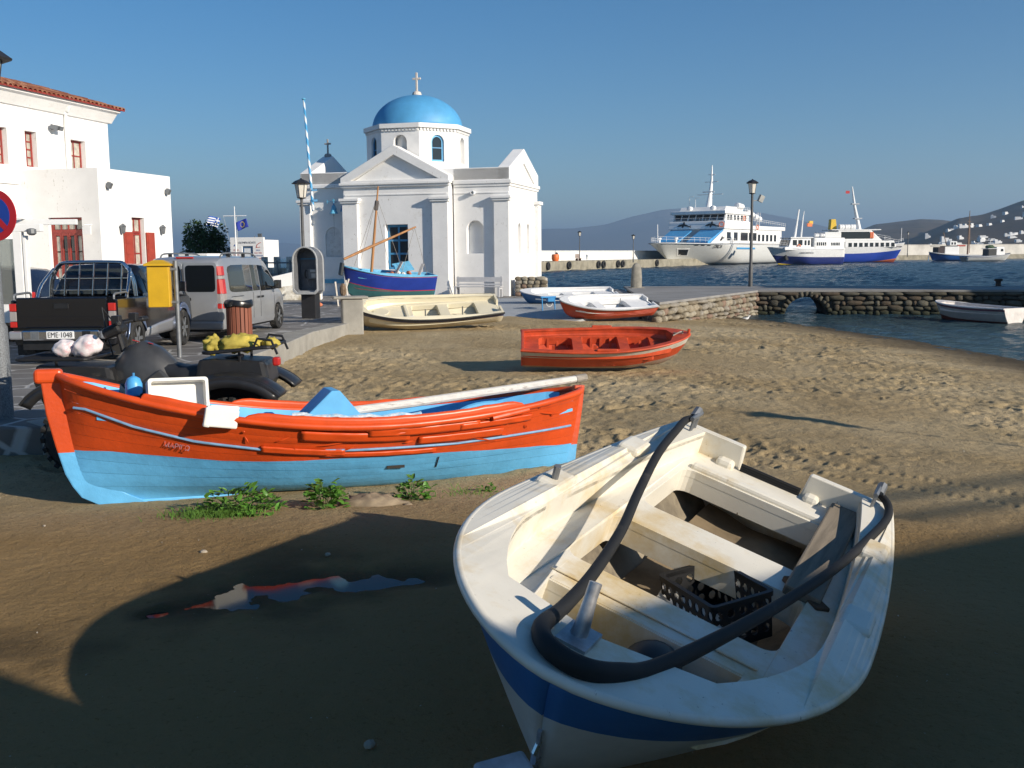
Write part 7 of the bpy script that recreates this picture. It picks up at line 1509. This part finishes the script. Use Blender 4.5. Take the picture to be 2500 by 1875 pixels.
while n < 74 and tries < 4000:
    tries += 1; i = random.randrange(4, 84); j = int(abs(random.gauss(4, 7))) + 1
    if j > 25: continue
    px = colsA[i]
    if px > 2560: continue
    v = HA[(i, j)]; g = mnoise.noise(Vector((v[0]*.006, v[1]*.006, 4)))
    if g < -.05: continue
    o = bpy.data.objects.new('village_house', random.choice(HMs)); sc.collection.objects.link(o); o.location = (v[0] + random.uniform(-8,8), v[1] + random.uniform(-8,8), v[2] + .5); o.rotation_euler = (0,0,random.uniform(-.6,.6)); s_ = random.uniform(.38,.75); o.scale = (s_,s_,s_)
    tag(o, 'small white cubic house scattered on the far dry hillside', 'house', 'white houses on the hillside'); n += 1
# ================================================================== vegetation and loose things
LEAF = M('weed_leaf', (.085,.21,.028), .5, var=.4, vscale=6); LEAF2 = M('grass_leaf', (.11,.22,.035), .55, var=.4, vscale=6)
def leaf(b_, p, d, L_, w, curl):
    d = d.normalized(); s_ = d.cross(Vector((0,0,1))); s_ = s_.normalized() if s_.length > .01 else Vector((1,0,0)); n = s_.cross(d)
    a = [p, p + d*L_*.35 + s_*w + n*curl*.4, p + d*L_*.75 + s_*w*.75 + n*curl*.2, p + d*L_ - n*curl, p + d*L_*.75 - s_*w*.75 + n*curl*.2, p + d*L_*.35 - s_*w + n*curl*.4, p + d*L_*.4 - n*curl*.2]
    b_.add(a, [(0,1,6),(0,6,5),(1,2,3,6),(6,3,4,5)])
def weed(label, c, r, h, nl, L_, w, grass=0, seed=0):
    random.seed(seed); t = thing('weed', label, 'weed', (c[0], c[1], sz(c[0], c[1]) - .01), 0, 'weeds beside the orange boat')
    b_ = MB(); st = MB()
    for k in range(nl):
        a = random.uniform(0, 2*PI); rr_ = r*math.sqrt(random.random()); z = h*random.random()*(1 - .5*rr_/r); p = Vector((rr_*math.cos(a)*1.2, rr_*math.sin(a)*.8, z))
        leaf(b_, p, Vector((random.gauss(math.cos(a)*.6,.6), random.gauss(math.sin(a)*.6 - .3,.6), random.uniform(-.2,.9))), L_*random.uniform(.6,1.2), w*random.uniform(.7,1.2), L_*.15)
        if k % 6 == 0: st.tube([(p.x*.3, p.y*.3, 0), tuple(p)], .003, 4)
    b_.build('leaves', LEAF, t, recalc=False); st.build('stems', LEAF2, t)
    if grass:
        b_ = MB()
        for k in range(grass):
            x, y = random.gauss(-.18,.17), random.gauss(-.10,.09); d = Vector((random.gauss(0,.5), random.gauss(-.1,.4), 1)); H = random.uniform(.03,.11)
            p = Vector((x, y, 0)); b_.add([p + Vector((-.004,0,0)), p + Vector((.004,0,0)), p + d*H*.6 + Vector((.003,0,0)), p + d*H + Vector((d.x*.02,0,-.005)), p + d*H*.6 - Vector((.003,0,0))], [(0,1,2,4),(4,2,3)])
        stuff(b_.build('grass', LEAF2, t, recalc=False))
p = G(590, 1262, -.3); weed('broad low weed and grass clump under the orange bow', (p.x, p.y), .27, .26, 210, .085, .028, 900, 1)
p = G(795, 1250, -.3); weed('leafy green weed left of the half buried rock', (p.x, p.y), .13, .30, 110, .085, .034, 0, 2)
p = G(1010, 1222, -.3); weed('leafy green weed right of the half buried rock', (p.x, p.y), .13, .25, 95, .075, .030, 0, 3)
p = G(1188, 1200, -.3); weed('tiny weed sprig near the white dinghy gunwale', (p.x, p.y), .07, .10, 28, .05, .015, 60, 4)
p = G(905, 1238, -.3); rk = thing('rock', 'half buried brown rock under the orange boat', 'rock', (p.x, p.y, sz(p.x, p.y)), .1)
lumpy('boulder', (0,0,-.03), (1.9,1.0,.68), .16, M('sandy_rock', (.26,.20,.13), .95, var=.3, vscale=7, bump=.02, bscale=18), rk, .25, seed=6)
b_ = MB(); b_.ball((.33,-.10,.0), .035, 10, 8, (1.2,1,.7), .1); b_.build('chip', bpy.data.materials['sandy_rock'], rk)
# white pebble in the shade and scattered shell grit
random.seed(9)
for px, py, s_, lb_ in ((902,1822,.026,'pale pebble in the dark foreground sand'), (497,1350,.022,'flat pale stone on the lit sand left of centre'), (800,1360,.02,'flat grey stone near the shadow edge'), (108,1286,.013,'small pale pebble near the orange bow')):
    p = G(px, py, -.25); pe = thing('pebble', lb_, 'pebble', (p.x, p.y, sz(p.x, p.y)), random.uniform(0,3), 'pebbles on the sand'); lumpy('stone', (0,0,s_*.3), (1.2,.9,.7), s_, M('pale_pebble', (.34,.29,.22), .8) if 'pale_pebble' not in bpy.data.materials else bpy.data.materials['pale_pebble'], pe, .2)
b_ = MB()
for k in range(900):
    a = random.uniform(-.5,.5); r_ = random.uniform(4.2, 24)**1.0; x, y = r_*math.sin(a), r_*math.cos(a); s_ = random.uniform(.002,.007)*(1 + r_/12)
    z = float(sand_z(np.array([x]), np.array([y]))[0]); q = [Vector((x + random.uniform(-s_,s_), y + random.uniform(-s_,s_), z + random.uniform(0,s_))) for _ in range(4)]
    b_.add(q, [(0,1,2),(0,2,3),(0,3,1),(1,3,2)])
stuff(b_.build('shell_grit', M('shell_grit', (.42,.37,.29), .9, var=.4, vscale=3)))
# gull at the water's edge
p = G(1822, 780, SEA + .02); gu = thing('gull', 'white gull floating at the edge of the shallow water', 'gull', (p.x, p.y, SEA), .3); gu.scale = (.6,.6,.6)
b_ = MB(); rg = []
for x, z, w, h in ((-.30,.14,.01,.01),(-.22,.12,.06,.05),(-.05,.10,.10,.09),(.12,.12,.09,.09),(.20,.20,.05,.07),(.25,.29,.04,.045),(.32,.30,.03,.03),(.37,.285,.01,.01)): rg.append([Vector((x, w*math.cos(a), z + h*math.sin(a))) for a in [2*PI*k/10 for k in range(10)]])
b_.rings(rg); b_.build('body', M('gull_white', (.75,.75,.74), .8), gu, smooth=True)
for sd in (1,-1): b_ = MB(); b_.add([(.1,sd*.09,.16),(-.1,sd*.11,.18),(-.34,sd*.05,.15),(-.1,sd*.1,.07)], [(0,1,2,3)]); o = b_.build('wing', M('gull_grey', (.35,.36,.38), .8) if sd == 1 else bpy.data.materials['gull_grey'], gu); o.modifiers.new('t','SOLIDIFY').thickness = .02
b_ = MB(); b_.tube([(.36,0,.285),(.42,0,.275)], [.012,.003], 6); b_.build('beak', ORANGE, gu)
# tamarisk tree behind the van
random.seed(3); tp = at(500, 629, 62); tr = thing('tree', 'dark green bushy tamarisk tree beside the flag mast', 'tree', (tp.x, tp.y, 0), 0)
BARK = M('bark', (.12,.09,.06), .9, var=.3, vscale=5)
b_ = MB(); b_.tube([(.1,0,0),(.05,0,.9),(-.1,0,1.7)], [.16,.13,.08], 8); b_.tube([(.05,0,.9),(.5,.1,1.9),(.8,.1,2.6)], [.10,.07,.03], 6); b_.tube([(-.1,0,1.5),(-.7,-.1,2.2)], [.07,.03], 6); b_.tube([(-.1,0,1.6),(.0,.1,3.2)], [.07,.03], 6); b_.build('trunk', BARK, tr)
b_ = MB(); cl = [(random.uniform(-.95,.95), random.uniform(-.7,.7), random.uniform(1.5,3.7), random.uniform(.30,.55)) for _ in range(34)]
cl = [c_ for c_ in cl if (c_[0]/1.15)**2 + ((c_[2]-2.5)/1.45)**2 < 1.0] + [(-.8,0,2.2,.45),(.85,0,2.3,.4),(0,0,3.6,.45),(.3,0,3.3,.5),(-.4,-.2,1.5,.4)]
for cx, cy, cz, cr_ in cl:
    for k in range(150):
        v = Vector((random.gauss(0,1), random.gauss(0,1), random.gauss(0,1))).normalized()*cr_*random.uniform(.55,1.1); p = Vector((cx, cy, cz)) + v; d = (v + Vector((0,0,-.2))).normalized(); s_ = d.cross(Vector((random.random(),random.random(),random.random()))).normalized()
        L_ = random.uniform(.14,.26); w = .045; b_.add([p, p + d*L_*.5 + s_*w, p + d*L_, p + d*L_*.5 - s_*w], [(0,1,2,3)])
b_.build('crown', M('tamarisk_green', (.035,.075,.020), .7, var=.5, vscale=2.5), tr, recalc=False)
wl = at(470, 629, 60); lw = thing('low_wall', 'short pinkish wall below the tamarisk tree', 'wall', (wl.x + .55, wl.y, 0), 0); b_ = MB(); b_.box(-.8,.7,0,.3,0,1.95); b_.build('wall', M('pink_plaster', (.62,.48,.40), .9), lw, bevel=.03); b_ = MB(); b_.box(-.84,.74,-.03,.33,1.952,2.02); b_.build('coping', M('pink_coping', (.66,.54,.46), .9), lw)
# ================================================================== unseen buildings added and shaped to shade the foreground and the pier
hs = thing('harbour_house', 'unseen white house behind the camera, roofline shaped to shade the foreground', 'house', (0,0,0), 0)
b_ = MB(); rf = lambda x: 3.3 if x < 5.7 else 3.3 + .187*(x - 5.7)
b_.prism([(3.4,-.3),(42,-.3),(42,6.9),(33,rf(33)),(6.2,rf(6.2)),(6.05,3.78),(3.4,3.78)], lambda u, v, w: (u, w, v), -9.0, -1.0); b_.build('wall', WHITE, hs)  # roofline stepped and sloped to steer where the shade falls
b_ = MB(); b_.box(3.2,6.1,-9.2,-1.02,3.785,3.9); b_.build('roof', TILE, hs)
for x0, x1 in ((6.3,33),):
    b_ = MB(); b_.add([(x, y, rf(x) + dz) for dz in (.02,-.1) for x, y in ((x0,-1.02),(x1,-1.02),(x1,-9.2),(x0,-9.2))], [(0,1,2,3),(4,7,6,5),(0,4,5,1),(1,5,6,2),(2,6,7,3),(3,7,4,0)]); b_.build('roof', TILE, hs)
for dz in (.32, .58): b_ = MB(); b_.tube([(16.5,-1.1,rf(16.5)+dz),(33,-1.1,rf(33)+dz)], .05, 6); b_.build('roof_rail', GREYM, hs)  # unseen rails added to cast thin shadow streaks on the sand
hb_ = thing('pier_shade_building', 'unseen white building beyond the right edge, added to shade the pier', 'building', (34.6,37.9,0), -math.radians(11)); b_ = MB(); b_.box(0,16,0,11,-1.5,9.4); b_.build('wall', WHITE, hb_); b_ = MB(); b_.box(-.2,16.2,-.2,11.2,9.402,9.7); b_.build('cornice', WHITE, hb_)  # unseen block placed so its shadow covers the outer pier wall
street_lamp('lantern lamp post out of view to the right, casting a shadow on sand', (15.0,6.6,-.6), 5.4, .9, False, .035)
# ================================================================== haze
hz = MB(); hz.box(-26000, 26000, -3000, 26000, -40, 480); m = bpy.data.materials.new('haze_air'); m.use_nodes = True; nt = m.node_tree; nt.nodes.clear()
vo = N(nt, 'ShaderNodeVolumePrincipled'); vo.inputs['Color'].default_value = (.52,.74,1.0,1); vo.inputs['Density'].default_value = 1.6e-4; vo.inputs['Anisotropy'].default_value = .3
ou = N(nt, 'ShaderNodeOutputMaterial'); nt.links.new(vo.outputs[0], ou.inputs['Volume'])
hzo = stuff(hz.build('haze', m))
